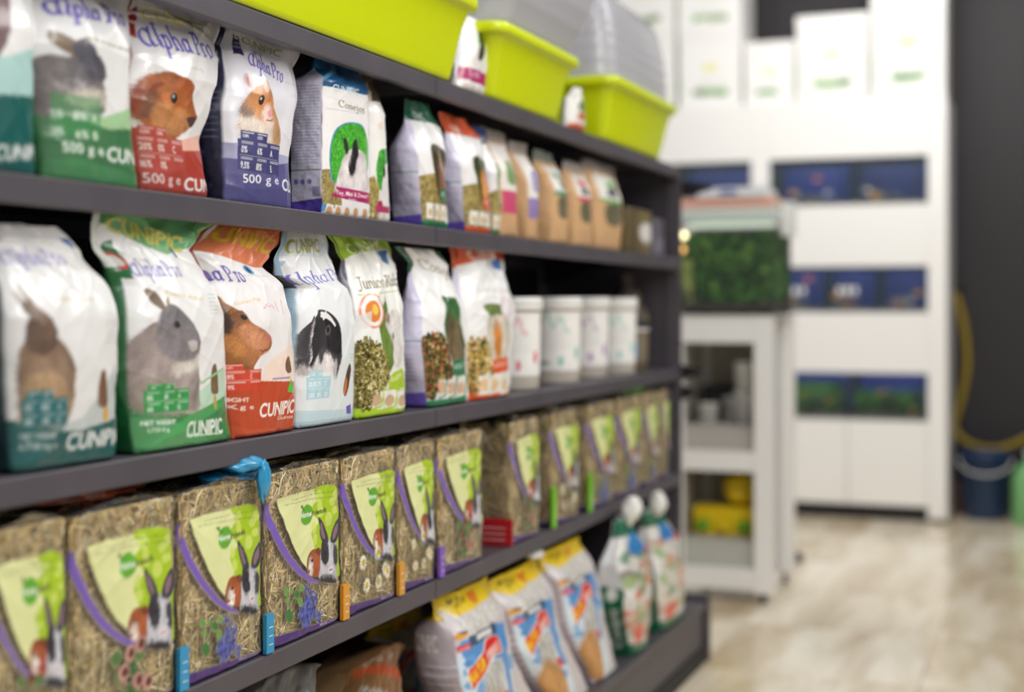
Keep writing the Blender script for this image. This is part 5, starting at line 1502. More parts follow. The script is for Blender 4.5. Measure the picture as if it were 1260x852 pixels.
    cv.ftext(238, 716, 316, 688, 10, 'FENO CAMPO', (200, 190, 220)); cv.ftext(246, 734, 310, 710, 12, 'Vitamin', (200, 190, 220), .2, .01)

_hay_cache = {}
HAYMAP['b'] = Bag([(0, 326, 419), (1, 326, 419)], zD, vtop=558, x0=-1.023, D=.12, t0=.80, fk=.0, edge=.005, nc=8, nt=8, seed=44, seal=.05)
def hay_bag(rows, vt, flower, seed, label, tab=None, nc=60, nt=80, n=700, x0=-1.023, D=.12, tabw=.024, tabh=.055, tabside=False, vb=None):
    rows = [(0, rows[1][1] + 1, rows[1][2] - 1), (1, rows[1][1] + 1, rows[1][2] - 1)]
    b = Bag(rows, zD, vtop=vt, x0=x0, D=D, t0=.80, fk=.0, nc=nc, nt=nt, ns=10, seed=seed, wr=.0022, top_wr=.015, gus=0, edge=.005, seal=.05, bulge=.003, topcurve=.05)
    lim = ZB['C'] - LIP - .012 - zD
    if b.h > lim: b = Bag(rows, zD, h=lim, x0=x0, D=D, t0=.80, fk=.0, nc=nc, nt=nt, ns=10, seed=seed, wr=.0022, top_wr=.015, gus=0, edge=.005, seal=.05, bulge=.003, topcurve=.05)
    b.side.a[...] = 0; b.side.a[..., :3] = lin((200, 190, 150))
    b.side.poly([(-.1, -.1), (1.1, -.1), (1.1, .06 * b.side.asp), (-.1, .05 * b.side.asp)], (72, 42, 116), local=True)
    hay_label(b.front, b.asp, flower)
    o = b.build('hay_bag', M_film)
    tag(o, label, 'bag', 'clear hay bags on the shelf below the middle')
    # hay block inside the film
    ylo, yhi = float(b.ya.max()), float(b.yb[:2].min())
    W, H2 = yhi - ylo - .003, b.h * .945
    key = (nc > 50, round(W, 2))
    kk = 'near' if nc >= 80 else ('mid' if nc >= 50 else 'far')
    if kk not in _hay_cache:
        V, Q, C = straws(1, 1, 1, 4, 1)
        Wn, Hn, Dn = .2, .245, .11
        V, Q, C = straws(Wn, Hn, Dn, {'near': 3600, 'mid': 2400, 'far': 900}[kk], 5, .0015 if kk == 'near' else .0019)
        me = mesh_np('straw', V, Q, (), C, False); me.materials.append(M_straw)
        # core: a rounded, lumpy block
        nn = 26
        bm = bmesh.new(); bmesh.ops.create_grid(bm, x_segments=1, y_segments=1, size=.5); bm.free()
        bm = box(bmesh.new(), -Dn, -.006, .006, Wn - .004, .002, Hn - .012)
        bmesh.ops.bevel(bm, geom=bm.edges[:], offset=.008, segments=2, profile=.5, affect='EDGES')
        bmesh.ops.subdivide_edges(bm, edges=bm.edges[:], cuts=4, use_grid_fill=True)
        co = np.array([v.co[:] for v in bm.verts])
        w = fbm(co[:, 1] * 60 + co[:, 0] * 40, co[:, 2] * 60, 7, 3)
        col = np.ones((len(co), 4)); col[:, :3] = lin((190, 162, 108)) * (.45 + 1.0 * w)[:, None]
        m2 = bpy.data.meshes.new('hay_block'); bm.to_mesh(m2); bm.free()
        at = m2.color_attributes.new('Print', 'FLOAT_COLOR', 'POINT'); at.data.foreach_set('color', col.astype(np.float32).ravel())
        m2.materials.append(M_hay)
        _hay_cache[kk] = (me, m2, Wn, Hn, Dn)
    me, m2, Wn, Hn, Dn = _hay_cache[kk]
    core = bpy.data.objects.new('hay_block', m2); st = bpy.data.objects.new('straw', me)
    for q in (core, st):
        q.location = (x0 - .0045, ylo + .0015, zD + .003)
        q.scale = ((D - .010) / Dn, W / Wn, H2 / Hn)
        link(q, o)
    tag(st, kind='stuff')
    if tab:
        ytab = float(b.ya[0])
        bm = box(bmesh.new(), x0 - .001 if not tabside else x0 - .10, x0 + .005, ytab - .012, ytab - .006 + (.014 if not tabside else 0), zD + .001, zD + tabh)
        t = bm_obj('tab', bm, mat('tab_%d' % seed, tab, .35, coat=.2), o, bevel=.0015)
        bmt = bmesh.new()
        for q in range(3): box(bmt, x0 + .0051, x0 + .0055, ytab - .006, ytab + .004, zD + .012 + q * .012, zD + .013 + q * .012)
        for q in range(3 if tabside else 0): box(bmt, x0 - .06, x0 - .01, ytab - .0126, ytab - .01205, zD + .012 + q * .012, zD + .013 + q * .012)
        tag(bm_obj('tab_print', bmt, MATS['white_plastic'], t), kind='stuff')
    return b
BT = (38, 146, 196)
hay_bag([(0, -22, 79), (.6, -22, 83), (1, -16, 76)], 636, 'rose', 41, 'hay bag cut by the left frame edge, below the teal food bag', nc=56, nt=84)
hay_bag([(0, 88, 206), (.6, 84, 216), (1, 92, 208)], 614, 'echi', 42, 'hay bag with coneflowers printed low, left of the one with a blue tab and bluebells', (214, 130, 40), nc=64, nt=90, tabh=.03)
hay_bag([(0, 225, 322), (.6, 219, 323), (1, 224, 318)], 588, 'corn', 43, 'hay bag with blue cornflowers under the crumpled blue wrap', BT, nc=84, nt=120)
hay_bag([(0, 331, 418), (.6, 325, 419), (1, 331, 414)], 558, 'corn', 44, 'hay bag with blue cornflowers and a bright blue tab, sharpest of all', BT, nc=120, nt=180)
hay_bag([(0, 423, 484), (.6, 419, 487), (1, 420, 485)], 543, 'cham', 45, 'hay bag with white camomile flowers, gold tab at its near corner', (220, 150, 40), nc=110, nt=160)
hay_bag([(0, 489, 533), (.6, 488, 535), (1, 489, 531)], 529, 'cham', 46, 'second camomile hay bag, between two gold and purple tabs', (214, 150, 50), nc=80, nt=120)
hay_bag([(0, 543, 594), (.6, 538, 594), (1, 542, 590)], 517, 'rose', 47, 'hay bag with red rosehips and a purple tab, beside the shelf joint', (128, 90, 190), nc=60, nt=100)
hay_bag([(0, 628, 665), (.6, 626, 665), (1, 628, 662)], 503, 'rose', 48, 'hay bag with a wide red side label, just past the shelf gap', (176, 30, 40), nc=44, nt=70, tabside=True)
hay_bag([(0, 679, 713), (.6, 677, 713), (1, 679, 710)], 497, 'cham', 49, 'hay bag with a bright green tab, after the one with the red label', (120, 196, 30), nc=34, nt=60, tabh=.09)
hay_bag([(0, 724, 757), (.6, 722, 757), (1, 724, 754)], 486, 'corn', 50, 'hay bag with a bright green tab, third before the end post', (120, 196, 30), nc=34, nt=60, tabh=.09)
hay_bag([(0, 760, 789), (.6, 758, 789), (1, 760, 786)], 481, 'corn', 51, 'hay bag without a tab beneath the green wrap', None, nc=30, nt=50)
hay_bag([(0, 791, 811), (.6, 790, 811), (1, 791, 809)], 477, 'corn', 52, 'slim hay bag, last but one before the end post', None, nc=24, nt=50)
hay_bag([(0, 814, 822), (.6, 813, 822), (1, 814, 821)], 474, 'corn', 53, 'slim hay bag, last one, right beside the end post', None, nc=24, nt=50)

def crumple(name, ctr, size, m, seed, label, cat='wrap', amp=.35, n=26):
    """crumpled plastic: a squashed ball with sharp folds"""
    t, p = np.meshgrid(np.linspace(0, math.pi, n), np.linspace(0, 2 * math.pi, 2 * n, endpoint=False), indexing='ij')
    x = np.sin(t) * np.cos(p); y = np.sin(t) * np.sin(p); z = np.cos(t)
    r = 1 + amp * (creases(x + z * .7, y + z * .4, seed, 6, 2.2) - .3) * 2 + amp * .5 * (fbm(x * 2 + 9, y * 2 + z * 2 + 9, seed, 3) - .5)
    V = np.stack([x * r * size[0], y * r * size[1], z * r * size[2]], -1).reshape(-1, 3)
    m_ = 2 * n
    i, j = np.meshgrid(np.arange(n - 1), np.arange(m_), indexing='ij')
    a = (i * m_ + j).ravel(); b_ = (i * m_ + (j + 1) % m_).ravel()
    me = mesh_np(name, V, np.stack([a, a + m_, b_ + m_, b_], -1))
    o = add_mesh(name, me, m); o.location = ctr
    tag(o, label, cat); return o
M_bluewrap = mat('blue_wrap', (40, 150, 200), .22, coat=.5)
M_amber = mat('amber_wrap', (150, 66, 28), .25, coat=.6, mottle=(30, .4))
M_greenwrap = mat('green_wrap', (70, 170, 40), .3, coat=.4, mottle=(20, .3))
ztop = zD + .243
y1, s1 = ray(252, -1.055); y2, s2 = ray(318, -1.055)
zw = zof(585, (s1 + s2) / 2)
o = crumple('plastic_wrap', (-1.070, (y1 + y2) / 2, zw), (.045, (y2 - y1) / 2 * .92, .013), M_bluewrap, 3, 'crumpled bright blue plastic wrap lying on the cornflower hay bags')
yk, sk = ray(322, -1.012)
kn = crumple('hanging_end', (-1.008 + 1.070, yk - (y1 + y2) / 2, zof(590, sk) - zw), (.007, .014, .026), M_bluewrap, 5, None, None, .4, 14); kn.parent = o
k2 = crumple('fold', (-1.025 + 1.070, yk - .02 - (y1 + y2) / 2, zof(570, sk) - zw), (.020, .035, .010), M_bluewrap, 6, None, None, .5, 14); k2.parent = o
for k in ('label', 'category'):
    if k in k2: del k2[k]
for k in ('label', 'category'):
    if k in kn: del kn[k]
crumple('snack_pouch', (-1.12, ray(120, -1.08)[0], ztop + .012), (.05, .12, .012), M_amber, 8, 'amber and brown glossy pouch wedged above the two leftmost hay bags', 'pouch')
crumple('plastic_wrap', (-1.09, ray(768, -1.09)[0], ztop + .018), (.05, .07, .022), M_greenwrap, 9, 'crumpled green plastic wrap above the hay bags near the end post')

# ================================================================== BOTTOM ROW
zE = ZB['E'] + .001
YEL = (232, 200, 20)
def litter_bag(rows, vt, seed, label, nc, nt, ns, f=None, x0=-.962, lean=.06, D=.10, dim=1.0):
    b = Bag(rows, zE, vtop=vt, x0=x0, lean=lean, D=D, t0=.78, fk=.35, nc=nc, nt=nt, ns=ns, seed=seed, wr=.003, top_wr=.006, gus=.012, seal=.012)
    cv = b.front; A = b.asp
    cv.a[..., :3] = lin((206, 200, 202))
    b3 = LITMAP['b']; K = crop(500, 700, 5.605)
    def T(X, Y):
        c, y = b3.loc(*K(X, Y)); return (c, y / b3.asp * A)
    cv.T = T
    cv.poly([(150, 258), (150, -80), (640, -200), (640, 145), (585, 172), (275, 327)], YEL)
    cv.ftext(244, 250, 345, 205, 60, '15%', (36, 30, 16), 0, .05); cv.ftext(352, 182, 475, 128, 24, 'PAPER BEDDING', (60, 54, 20), 0, .015); cv.ftext(280, 272, 395, 218, 26, 'EXTRA', (40, 36, 20), 0, .02); cv.ell(432, 180, .09, .06, (226, 130, 20))
    r = cv.poly([(290, 342), (590, 188), (628, 372), (345, 485)], (206, 202, 200)); cv.scraps(r, 300, .2, [(236, 234, 230), (176, 170, 166), (222, 218, 212), (196, 190, 184)], seed, 4, .3, 1.45)
    cv.poly([(350, 590), (600, 420), (655, 380), (705, 600), (800, 1300), (470, 1300)], (214, 228, 240))
    cv.poly([(330, 500), (612, 380), (645, 372), (705, 610), (760, 860), (560, 860), (400, 860)], (150, 190, 226), .0)
    cv.blob([(350, 520), (470, 470), (625, 375), (660, 480), (700, 640), (640, 640), (560, 600), (480, 640), (390, 680)], (84, 146, 208))
    rs = np.random.RandomState(seed)
    for q in range(26): cv.ell(rs.uniform(430, 720), rs.uniform(640, 1100), rs.uniform(.04, .10), rs.uniform(.03, .07), (110, 164, 216) if q % 2 else (214, 228, 240), .9)
    cv.poly([(640, 372), (672, 372), (760, 900), (725, 900)], (84, 146, 208))
    cv.line([(430, 505), (612, 405)], .07, (60, 84, 110)); cv.line([(480, 482), (580, 425)], .04, (222, 224, 228))
    cv.poly([(343, 545), (435, 512), (438, 552), (350, 580)], (214, 48, 44)); cv.ftext(355, 570, 430, 545, 16, 'SUPER', (240, 220, 216), 0, .01)
    cv.blob([(325, 470), (335, 435), (355, 440), (362, 468), (345, 495)], (226, 160, 40)); cv.blob([(324, 448), (332, 426), (350, 430), (345, 448)], (50, 42, 34))
    cv.blob([(368, 650), (430, 630), (430, 655), (380, 672)], (70, 140, 200))
    band = [(385, 692), (440, 676), (500, 628), (540, 560), (552, 492), (590, 462), (628, 472), (650, 572), (604, 590), (572, 642), (545, 716), (490, 790), (424, 832)]
    for ox in (-8, 8): cv.poly([(x + ox, y + abs(ox) * (1 if ox > 0 else -1) * .6) for x, y in band], (236, 234, 232))
    cv.poly(band, (222, 44, 34))
    cv.ftext(410, 800, 552, 672, 92, 'NATUR', (250, 208, 20), .1, .045); cv.ftext(562, 640, 634, 548, 66, 'FIBRE', (246, 222, 214), .1, .02)
    r = cv.blob([(560, 700), (600, 640), (650, 620), (668, 720), (680, 850), (640, 1000), (560, 960), (545, 800)], (200, 200, 198)); cv.scraps(r, 160, .14, [(234, 234, 230), (150, 148, 146), (186, 182, 176)], seed, 4, .5, 1.4)
    r = cv.blob([(480, 1180), (520, 1000), (600, 900), (690, 920), (730, 1060), (700, 1300), (520, 1300)], (196, 142, 80)); cv.fur([r], 500, .1, 1.2, 3, .2)
    cv.ell(700, 880, .05, .05, (216, 60, 50))
    sd = b.side; sd.a[..., :3] = lin((178, 166, 174)); SA = sd.asp
    sd.poly([(0, .87 * SA), (1, .87 * SA), (1, 1.1 * SA), (0, 1.1 * SA)], (206, 172, 16), local=True)
    sd.text(.06, .70 * SA, .30, 'CUNIPIC', (232, 228, 230), .36, 0, 0, .03, local=True)
    for q in range(12): sd.line([(0, (.62 - q * .05) * SA), (1, (.625 - q * .05) * SA)], .02, (224, 220, 222), local=True); tiny_text(sd, .1, .9, (.59 - q * .05) * SA, (.61 - q * .05) * SA, 1, (150, 146, 150), .5, q)
    if dim < 1: cv.a[..., :3] *= 1
    o = finish(b, 'bedding_bag', label, 'bag', 'paper bedding bags on the base shelf', backcol=(206, 172, 16))
    seal_strip(b, MATS.get('seal_yellow') or mat('seal_yellow', (226, 194, 24), .4), hh=.008)
    return b
LITMAP = {'b': Bag([(0, 604, 668), (.55, 566, 629), (1, 535, 595)], zE, vtop=726, x0=-.962, lean=.06, D=.10, t0=.78, fk=.35, nc=8, nt=8, seed=61, seal=.012)}
litter_bag([(0, 604, 668), (.55, 566, 629), (1, 535, 595)], 726, 61, 'paper bedding bag with a yellow header, nearest of the three, whole left side in view', 70, 130, 24)
litter_bag([(0, 684, 722), (.55, 638, 686), (1, 599, 658)], 704, 62, 'paper bedding bag with a yellow header, middle one of the three', 64, 120, 18)
litter_bag([(0, 730, 756), (.5, 698, 738), (1, 662, 709)], 673, 63, 'paper bedding bag with a yellow header, farthest one, beside the tied bags', 54, 110, 14)
litter_bag([(0, 470, 530), (.55, 462, 522), (1, 455, 515)], 762, 64, 'dim paper bedding bag standing deep in the shade of the base shelf', 40, 70, 10, x0=-1.22, lean=.0)

# tied bags with white tops
def tied_bag(rows, vneck, seed, label, nc=36, nt=80, x0=-.955, lean=-.01, D=.10, panel=True):
    b = Bag(rows, zE, vtop=vneck, x0=x0, lean=lean, D=D, t0=.40, fk=.5, nc=nc, nt=nt, ns=16, seed=seed, wr=.003, top_wr=.008, gus=-.004, seal=.022, bulge=.010)
    cv = b.front; A = b.asp
    cv.a[..., :3] = lin((222, 220, 218))
    rs = np.random.RandomState(seed)
    pal = [(196, 146, 112), (206, 150, 120), (150, 176, 110), (140, 166, 110), (214, 206, 190), (190, 160, 136), (214, 110, 76), (70, 136, 100), (226, 222, 214), (210, 204, 200), (120, 112, 104)]
    for q in range(90):
        x, y = rs.uniform(.02, .98), rs.uniform(.08, .76) * A
        cv.ell(x, y, rs.uniform(.05, .14), rs.uniform(.02, .05) * A, pal[rs.randint(len(pal))], .85, local=True)
    cv.blob([(.1, .2 * A), (.3, .24 * A), (.5, .2 * A), (.5, .13 * A), (.2, .1 * A)], (220, 80, 50), local=True)
    cv.poly([(-.1, 0), (1.1, 0), (1.1, .07 * A), (-.1, .10 * A)], (16, 110, 78), local=True)
    cv.poly([(-.1, .88 * A), (1.1, .86 * A), (1.1, 1.1 * A), (-.1, 1.1 * A)], (20, 106, 78), local=True)
    cv.blob([(.3, .74 * A), (.7, .74 * A), (.8, .84 * A), (.4, .88 * A)], (50, 130, 196), local=True); cv.blob([(.6, .72 * A), (.9, .70 * A), (.9, .76 * A)], (200, 50, 60), local=True)
    sd = b.side; sd.a[..., :3] = lin((226, 226, 230)); SA = sd.asp
    sd.poly([(0, 0), (1, 0), (1, .53 * SA), (0, .55 * SA)], (12, 108, 74), local=True)
    sd.ell(.62, .485 * SA, .17, .17, (232, 238, 234), local=True); sd.text(.80, .06 * SA, .30, 'Cunipic', (226, 236, 230), .8, 0, math.pi / 2, .03, local=True)
    sd.poly([(0, .88 * SA), (1, .86 * SA), (1, 1.1 * SA), (0, 1.1 * SA)], (20, 106, 78), local=True)
    o = finish(b, 'tied_bag', label, 'bag', 'tied white bags on the base shelf', backcol=(220, 220, 222))
    ya, yb = b.lr(np.array([1.0])); c = Vector((float(b.xfront(np.array([1.0]))[0]) - .010, float((ya[0] + yb[0]) / 2), zE + b.h))
    kn = crumple('tied_top', (c.x + .022, c.y, c.z + .022), (.020, .026, .030), MATS['white_plastic'], seed, None, None, .5, 16)
    kn.parent = o
    for k in ('label', 'category'):
        if k in kn: del kn[k]
    bm_obj('tie', lathe([(.016, -.004), (.02, 0), (.016, .004)], 16, (c.x, c.y, c.z + .001)), MATS['white_plastic'], o, True)
    return b
tied_bag([(0, 776, 790), (.45, 767, 799), (.7, 758, 796), (.88, 758, 778), (1, 758, 774)], 641, 71, 'white tied bag with a green side panel, nearest of the tied bags')
tied_bag([(0, 800, 812), (.45, 782, 814), (.7, 778, 806), (.88, 781, 794), (1, 782, 792)], 640, 72, 'white tied bag standing between two others, its top hidden in shade', x0=-1.0, lean=.08) if False else None
tied_bag([(0, 812, 838), (.45, 808, 838), (.7, 801, 830), (.88, 794, 814), (1, 790, 808)], 632, 73, 'white tied bag beside the end post, farthest of the tied bags', D=.11)
# two white twists above the bedding bags
for u, v, lab in ((648, 686, 'small crumpled white twist between the first two yellow headers'),):
    y, sd = ray(u, -1.04)
    crumple('paper_twist', (-1.04, y + .05, zof(v, sd)), (.018, .035, .010), MATS['white_plastic'], 12, lab, 'twist', .4, 14)

# big lying sacks at the near end of the base shelf
def sack(rows, vt, seed, paint, label, x0=-1.0, D=.26, nc=70, nt=60):
    b = Bag(rows, zE, vtop=vt, x0=x0, D=D, t0=.50, fk=.62, nc=nc, nt=nt, ns=30, seed=seed, wr=.006, top_wr=.012, gus=0, seal=.08, bulge=.012, topcurve=.10)
    paint(b)
    finish(b, 'bulk_sack', label, 'sack', 'bulk sacks at the near end of the base shelf', M_print, backcol=(150, 110, 70))
    return b
def pk(b):
    cv = b.front; A = b.asp
    cv.a[..., :3] = lin((132, 96, 60)); cv.a[..., :3] *= (.7 + .6 * fbm(cv.gx * 9, cv.gy * 9, 4, 4))[..., None]
    cv.poly([(.1, .93 * A), (.5, .86 * A), (.9, .80 * A), (.9, .84 * A), (.5, .90 * A), (.1, .97 * A)], (186, 84, 46), local=True)
    rs = np.random.RandomState(2)
    for q in range(14):
        x = .2 + q * .05; y = (.84 - q * .012) * A
        cv.ell(x, y, .028, .022, (196, 190, 176), local=True); cv.ell(x, y, .016, .012, (110, 96, 80), local=True)
    cv.line([(.2, .70 * A), (.26, .69 * A)], .01, (40, 34, 30), local=True)
    b.side.a[..., :3] = lin((150, 120, 84)); b.side.a[..., :3] *= (.6 + .7 * fbm(b.side.gx * 6, b.side.gy * 6, 4, 4))[..., None]
sack([(0, 436, 524), (.6, 418, 510), (1, 430, 498)], 800, 81, pk, 'brown sack with a rust stripe lying under the camomile hay bags')
def pc(b):
    cv = b.front; A = b.asp
    cv.a[..., :3] = lin((120, 116, 112)); cv.a[..., :3] *= (.6 + .8 * fbm(cv.gx * 12, cv.gy * 12, 5, 4))[..., None]
    cv.poly([(.1, .55 * A), (.5, .78 * A), (.62, .70 * A), (.4, .5 * A)], (44, 56, 110), local=True)
    for r_ in (.11, .075, .04): 
        t = np.linspace(0, 2 * math.pi, 30); cv.line([(.66 + r_ * math.cos(q), .80 * A + r_ * .8 * math.sin(q)) for q in t], .008, (60, 60, 64), local=True)
    b.side.a[..., :3] = lin((110, 100, 90))
sack([(0, 270, 415), (.6, 262, 408), (1, 280, 396)], 828, 82, pc, 'grey transparent sack with a blue print, left of the brown sack')

# ================================================================== TOP SHELF: cages
zA = ZB['A'] + .001
def rrect(cx, cy, hx, hy, r, n=6):
    out = []
    for sx, sy, a0 in ((1, 1, 0), (-1, 1, 90), (-1, -1, 180), (1, -1, 270)):
        for k in range(n + 1):
            a = math.radians(a0 + 90 * k / n)
            out.append((cx + sx * (hx - r) + r * math.cos(a), cy + sy * (hy - r) + r * math.sin(a)))
    return out
def loft(bm, rings, close_bottom=True, close_top=False):
    R = [[bm.verts.new(p) for p in r] for r in rings]
    n = len(R[0])
    for a, b_ in zip(R, R[1:]):
        for i in range(n): bm.faces.new((a[i], a[(i + 1) % n], b_[(i + 1) % n], b_[i]))
    if close_bottom: bm.faces.new(R[0][::-1])
    if close_top: bm.faces.new(R[-1])
    return R
def cage_base(hx, hy, h, taper=.035):
    bm = bmesh.new()
    def ring(g, z, r=.035): return [(x, y, z) for x, y in rrect(0, 0, hx + g, hy + g, r + min(0, g) * .3)]
    t = taper
    rings = [ring(-t - .012, .0), ring(-t - .002, .004), ring(-t, .012), ring(-t * .78, h * .30), ring(-t * .5, h * .62), ring(-t * .25, h * .80), ring(-.004, h * .84), ring(.004, h * .85), ring(.006, h * .87), ring(.006, h * .97), ring(.002, h), ring(-.010, h), ring(-.014, h * .97),
             ring(-t * .9, h * .4), ring(-t - .006, .014)]
    R = loft(bm, rings, True, True)
    bmesh.ops.recalc_face_normals(bm, faces=bm.faces)
    return bm
def cage(u_left, u_right, xfront, v_rim, label, domeh, hx=.19, dome=True, ring_marks=True, over=0.0):
    """u_left, u_right: image columns of the rim's front corners on the plane xfront"""
    ya, sa = ray(u_left, xfront); yb, sb = ray(u_right, xfront)
    hy = (yb - ya) / 2; cy = (ya + yb) / 2; cx = xfront - hx
    h = v_rim
    r = empty('pet_cage', (cx, cy, zA)); tag(r, label, 'cage', 'green based cages on the top shelf')
    o = bm_obj('base', cage_base(hx, hy, h), M_lime, r, True)
    # shallow vertical ribs pressed into the front and near end
    bm = bmesh.new()
    for q in range(3):
        yy = -hy * .7 + q * hy * .7
        box(bm, hx - .030, hx - .0235, yy - .010, yy + .010, h * .12, h * .66)
    if not dome:
        bm.free()
    else: bm.free()
    box_obj('gap_shadow_strip', (-hx + .05, hx - .040, -hy + .10, hy - .05, -.0005, .0035), MATS['black_plastic'], r) if u_left < 200 else None  # black strip standing in for the shadow gap beneath the base
    # dome: pinched lid with ribs and a lip
    bm = bmesh.new()
    rings = []
    N = 30
    for k in range(N + 1):
        a = k / N
        an = a * math.pi / 2
        s = math.cos(an) ** .42
        z = h + .002 + domeh * math.sin(an) ** .95
        rib = .0018 * math.sin(k * 2.2)
        fx = max(.02, (hx - .012) * (0.16 + .84 * s)) + rib; fy = max(.02, (hy - .012) * (.42 + .58 * s)) + rib
        rr = min(fx, fy) * .45
        pts = rrect(0, 0, fx, fy, rr, 9)
        out = []
        for i, (x, y) in enumerate(pts):
            ov = over * math.sin(min(1, a * 2.6) * math.pi / 2)
            out.append((x + ov * .6, y + (ov if y > 0 else 0) * min(1, abs(y) / fy), z))
        rings.append(out)
    R = loft(bm, rings, False, True)
    bmesh.ops.recalc_face_normals(bm, faces=bm.faces)
    d = bm_obj('dome', bm, M_dome, r, True)
    bm = bmesh.new()
    # moulded ribs following the dome from front to back
    for q in range(9):
        yy = -hy * .72 + q * hy * 1.44 / 8
        pts = []
        for k in range(0, N - 4):
            an = k / N * math.pi / 2; s = math.cos(an) ** .55
            fx = max(.02, (hx - .012) * (.12 + .88 * s)); z = h + .002 + domeh * math.sin(an) ** .95
            sc = (.40 + .60 * s)
            pts.append((fx + .0015, yy * sc, z))
        for p0, p1 in zip(pts, pts[1:]):
            vs = [bm.verts.new((p0[0], p0[1] - .004, p0[2])), bm.verts.new((p0[0], p0[1] + .004, p0[2])), bm.verts.new((p1[0], p1[1] + .004, p1[2])), bm.verts.new((p1[0], p1[1] - .004, p1[2]))]
            bm.faces.new(vs)
    bm.free()
    bm = bmesh.new()
    box(bm, -.03, .03, -.02, .02, h + domeh - .001, h + domeh + .012)
    hd = bm_obj('handle_mount', bm, MATS['black_plastic'], r, bevel=.003)
    arc = [(0, -.075 + .15 * k / 12, h + domeh + .010 + .030 * math.sin(math.pi * k / 12)) for k in range(13)]
    bm_obj('handle', tube(arc, .009, 8), MATS['black_plastic'], r, True)
    return r
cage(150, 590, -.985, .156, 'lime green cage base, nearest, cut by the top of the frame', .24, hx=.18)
cage(617, 713, -.985, .141, 'lime green cage with a smoked dome, middle of the three', .27, hx=.15, over=.09)
cage(756, 833, -.985, .150, 'lime green cage with a smoked dome, farthest, above the end post', .23, hx=.15)
M_label = None
# small bags between the cages
def mini(rows, vt, paint, label, seed, x0):
    b = Bag(rows, zA, vtop=vt, x0=x0, D=.03, t0=.6, fk=.5, nc=30, nt=60, ns=10, seed=seed, wr=.002, top_wr=.004)
    paint(b); finish(b, 'rabbit_food_bag' if seed == 91 else 'treat_bag', label, 'bag', None, backcol=(210, 210, 214))
def pa(b):
    cv = b.front; A = b.asp; cv.a[..., :3] = lin((236, 236, 236))
    g = cv.blob([(.3, .62 * A), (.5, .86 * A), (.95, .84 * A), (1, .6 * A), (.7, .56 * A)], (60, 180, 50), local=True)
    cv.blob([(.2, .34 * A), (.3, .62 * A), (.7, .66 * A), (.95, .5 * A), (.95, .28 * A)], (226, 222, 222), local=True)
    cv.blob([(.34, .45 * A), (.38, .76 * A), (.52, .80 * A), (.6, .6 * A), (.5, .44 * A)], (30, 28, 30), local=True)
    cv.blob([(.7, .7 * A), (.8, .74 * A), (.9, .5 * A), (.82, .48 * A)], (50, 46, 48), local=True)
    cv.poly([(0, .14 * A), (1, .12 * A), (1, .28 * A), (0, .30 * A)], (176, 36, 106), local=True); cv.text(.15, .19 * A, .12, 'Toy Mini', (240, 214, 226), .6, local=True)
    for q in range(4): cv.ell(.15 + q * .24, .06 * A, .09, .035 * A, (216, 200, 190), local=True)
    b.side.a[..., :3] = lin((214, 212, 228))
mini([(0, 562, 592), (1, 567, 590)], 20, pa, 'white rabbit food bag with a magenta band, squeezed between two cages', 91, -1.03)
def pb(b):
    cv = b.front; A = b.asp; cv.a[..., :3] = lin((230, 228, 224))
    cv.blob([(.2, .5 * A), (.5, .72 * A), (.8, .5 * A), (.5, .38 * A)], (96, 120, 70), local=True)
    cv.poly([(0, .0), (1, 0), (1, .12 * A), (0, .12 * A)], (214, 90, 50), local=True); cv.ell(.5, .3 * A, .3, .08 * A, (214, 70, 50), local=True)
    b.side.a[..., :3] = lin((220, 218, 222))
mini([(0, 698, 716), (.6, 701, 713), (1, 704, 709)], 106, pb, 'small white and orange bag, in the gap between middle and far cage', 92, -1.02)

# ================================================================== CART with aquarium
cart = empty('storage_cart', (-1.10, 5.10, 0)); tag(cart, 'white framed open cart with two shelves, standing past the shelving end', 'cart')
def cbox(name, b, m, parent=cart, bev=.003):
    x0, x1, y0, y1, z0, z1 = b
    return box_obj(name, (x0 + 1.10, x1 + 1.10, y0 - 5.10, y1 - 5.10, z0, z1), m, parent, bev)
CX0, CX1, CY0, CY1 = -1.265, -.915, 4.91, 5.36
for x in (CX0, CX1 - .065):
    for y in (CY0, CY1 - .04):
        if x == CX1 - .065 or True: cbox('post', (x + (0 if x > -1.2 else 0), x + (.065 if x > -1.2 else .03), y, y + .04, .035, .996), M_white)
cbox('top', (CX0 - .005, CX1 + .005, CY0 - .005, CY1 + .005, .996, 1.0), M_white, bev=.001)
cbox('top_rail', (CX0 + .031, CX1 - .066, CY0 + .002, CY0 + .03, .905, .9955), M_white)
cbox('middle_rail', (CX0 + .031, CX1 - .066, CY0 + .002, CY0 + .03, .455, .525), M_white)
cbox('bottom_rail', (CX0 + .031, CX1 - .066, CY0 + .002, CY0 + .03, .045, .115), M_white)
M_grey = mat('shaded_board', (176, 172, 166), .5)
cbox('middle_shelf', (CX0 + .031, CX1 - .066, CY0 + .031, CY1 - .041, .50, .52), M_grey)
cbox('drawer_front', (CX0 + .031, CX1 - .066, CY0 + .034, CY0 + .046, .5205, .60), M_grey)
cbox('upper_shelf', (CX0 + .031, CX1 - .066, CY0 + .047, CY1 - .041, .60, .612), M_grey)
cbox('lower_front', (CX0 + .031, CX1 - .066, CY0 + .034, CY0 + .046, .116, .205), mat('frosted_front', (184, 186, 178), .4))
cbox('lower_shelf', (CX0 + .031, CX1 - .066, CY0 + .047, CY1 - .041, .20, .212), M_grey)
M_side = clear_mat('cart_side_panel', (206, 206, 208), .75, .25)
cbox('side_panel', (CX1 - .05, CX1 - .045, CY0 + .041, CY1 - .041, .06, .995), M_side, bev=0)
cbox('side_panel', (CX0 + .004, CX0 + .008, CY0 + .041, CY1 - .041, .06, .995), mat('cart_inner', (196, 192, 182), .5), bev=0)
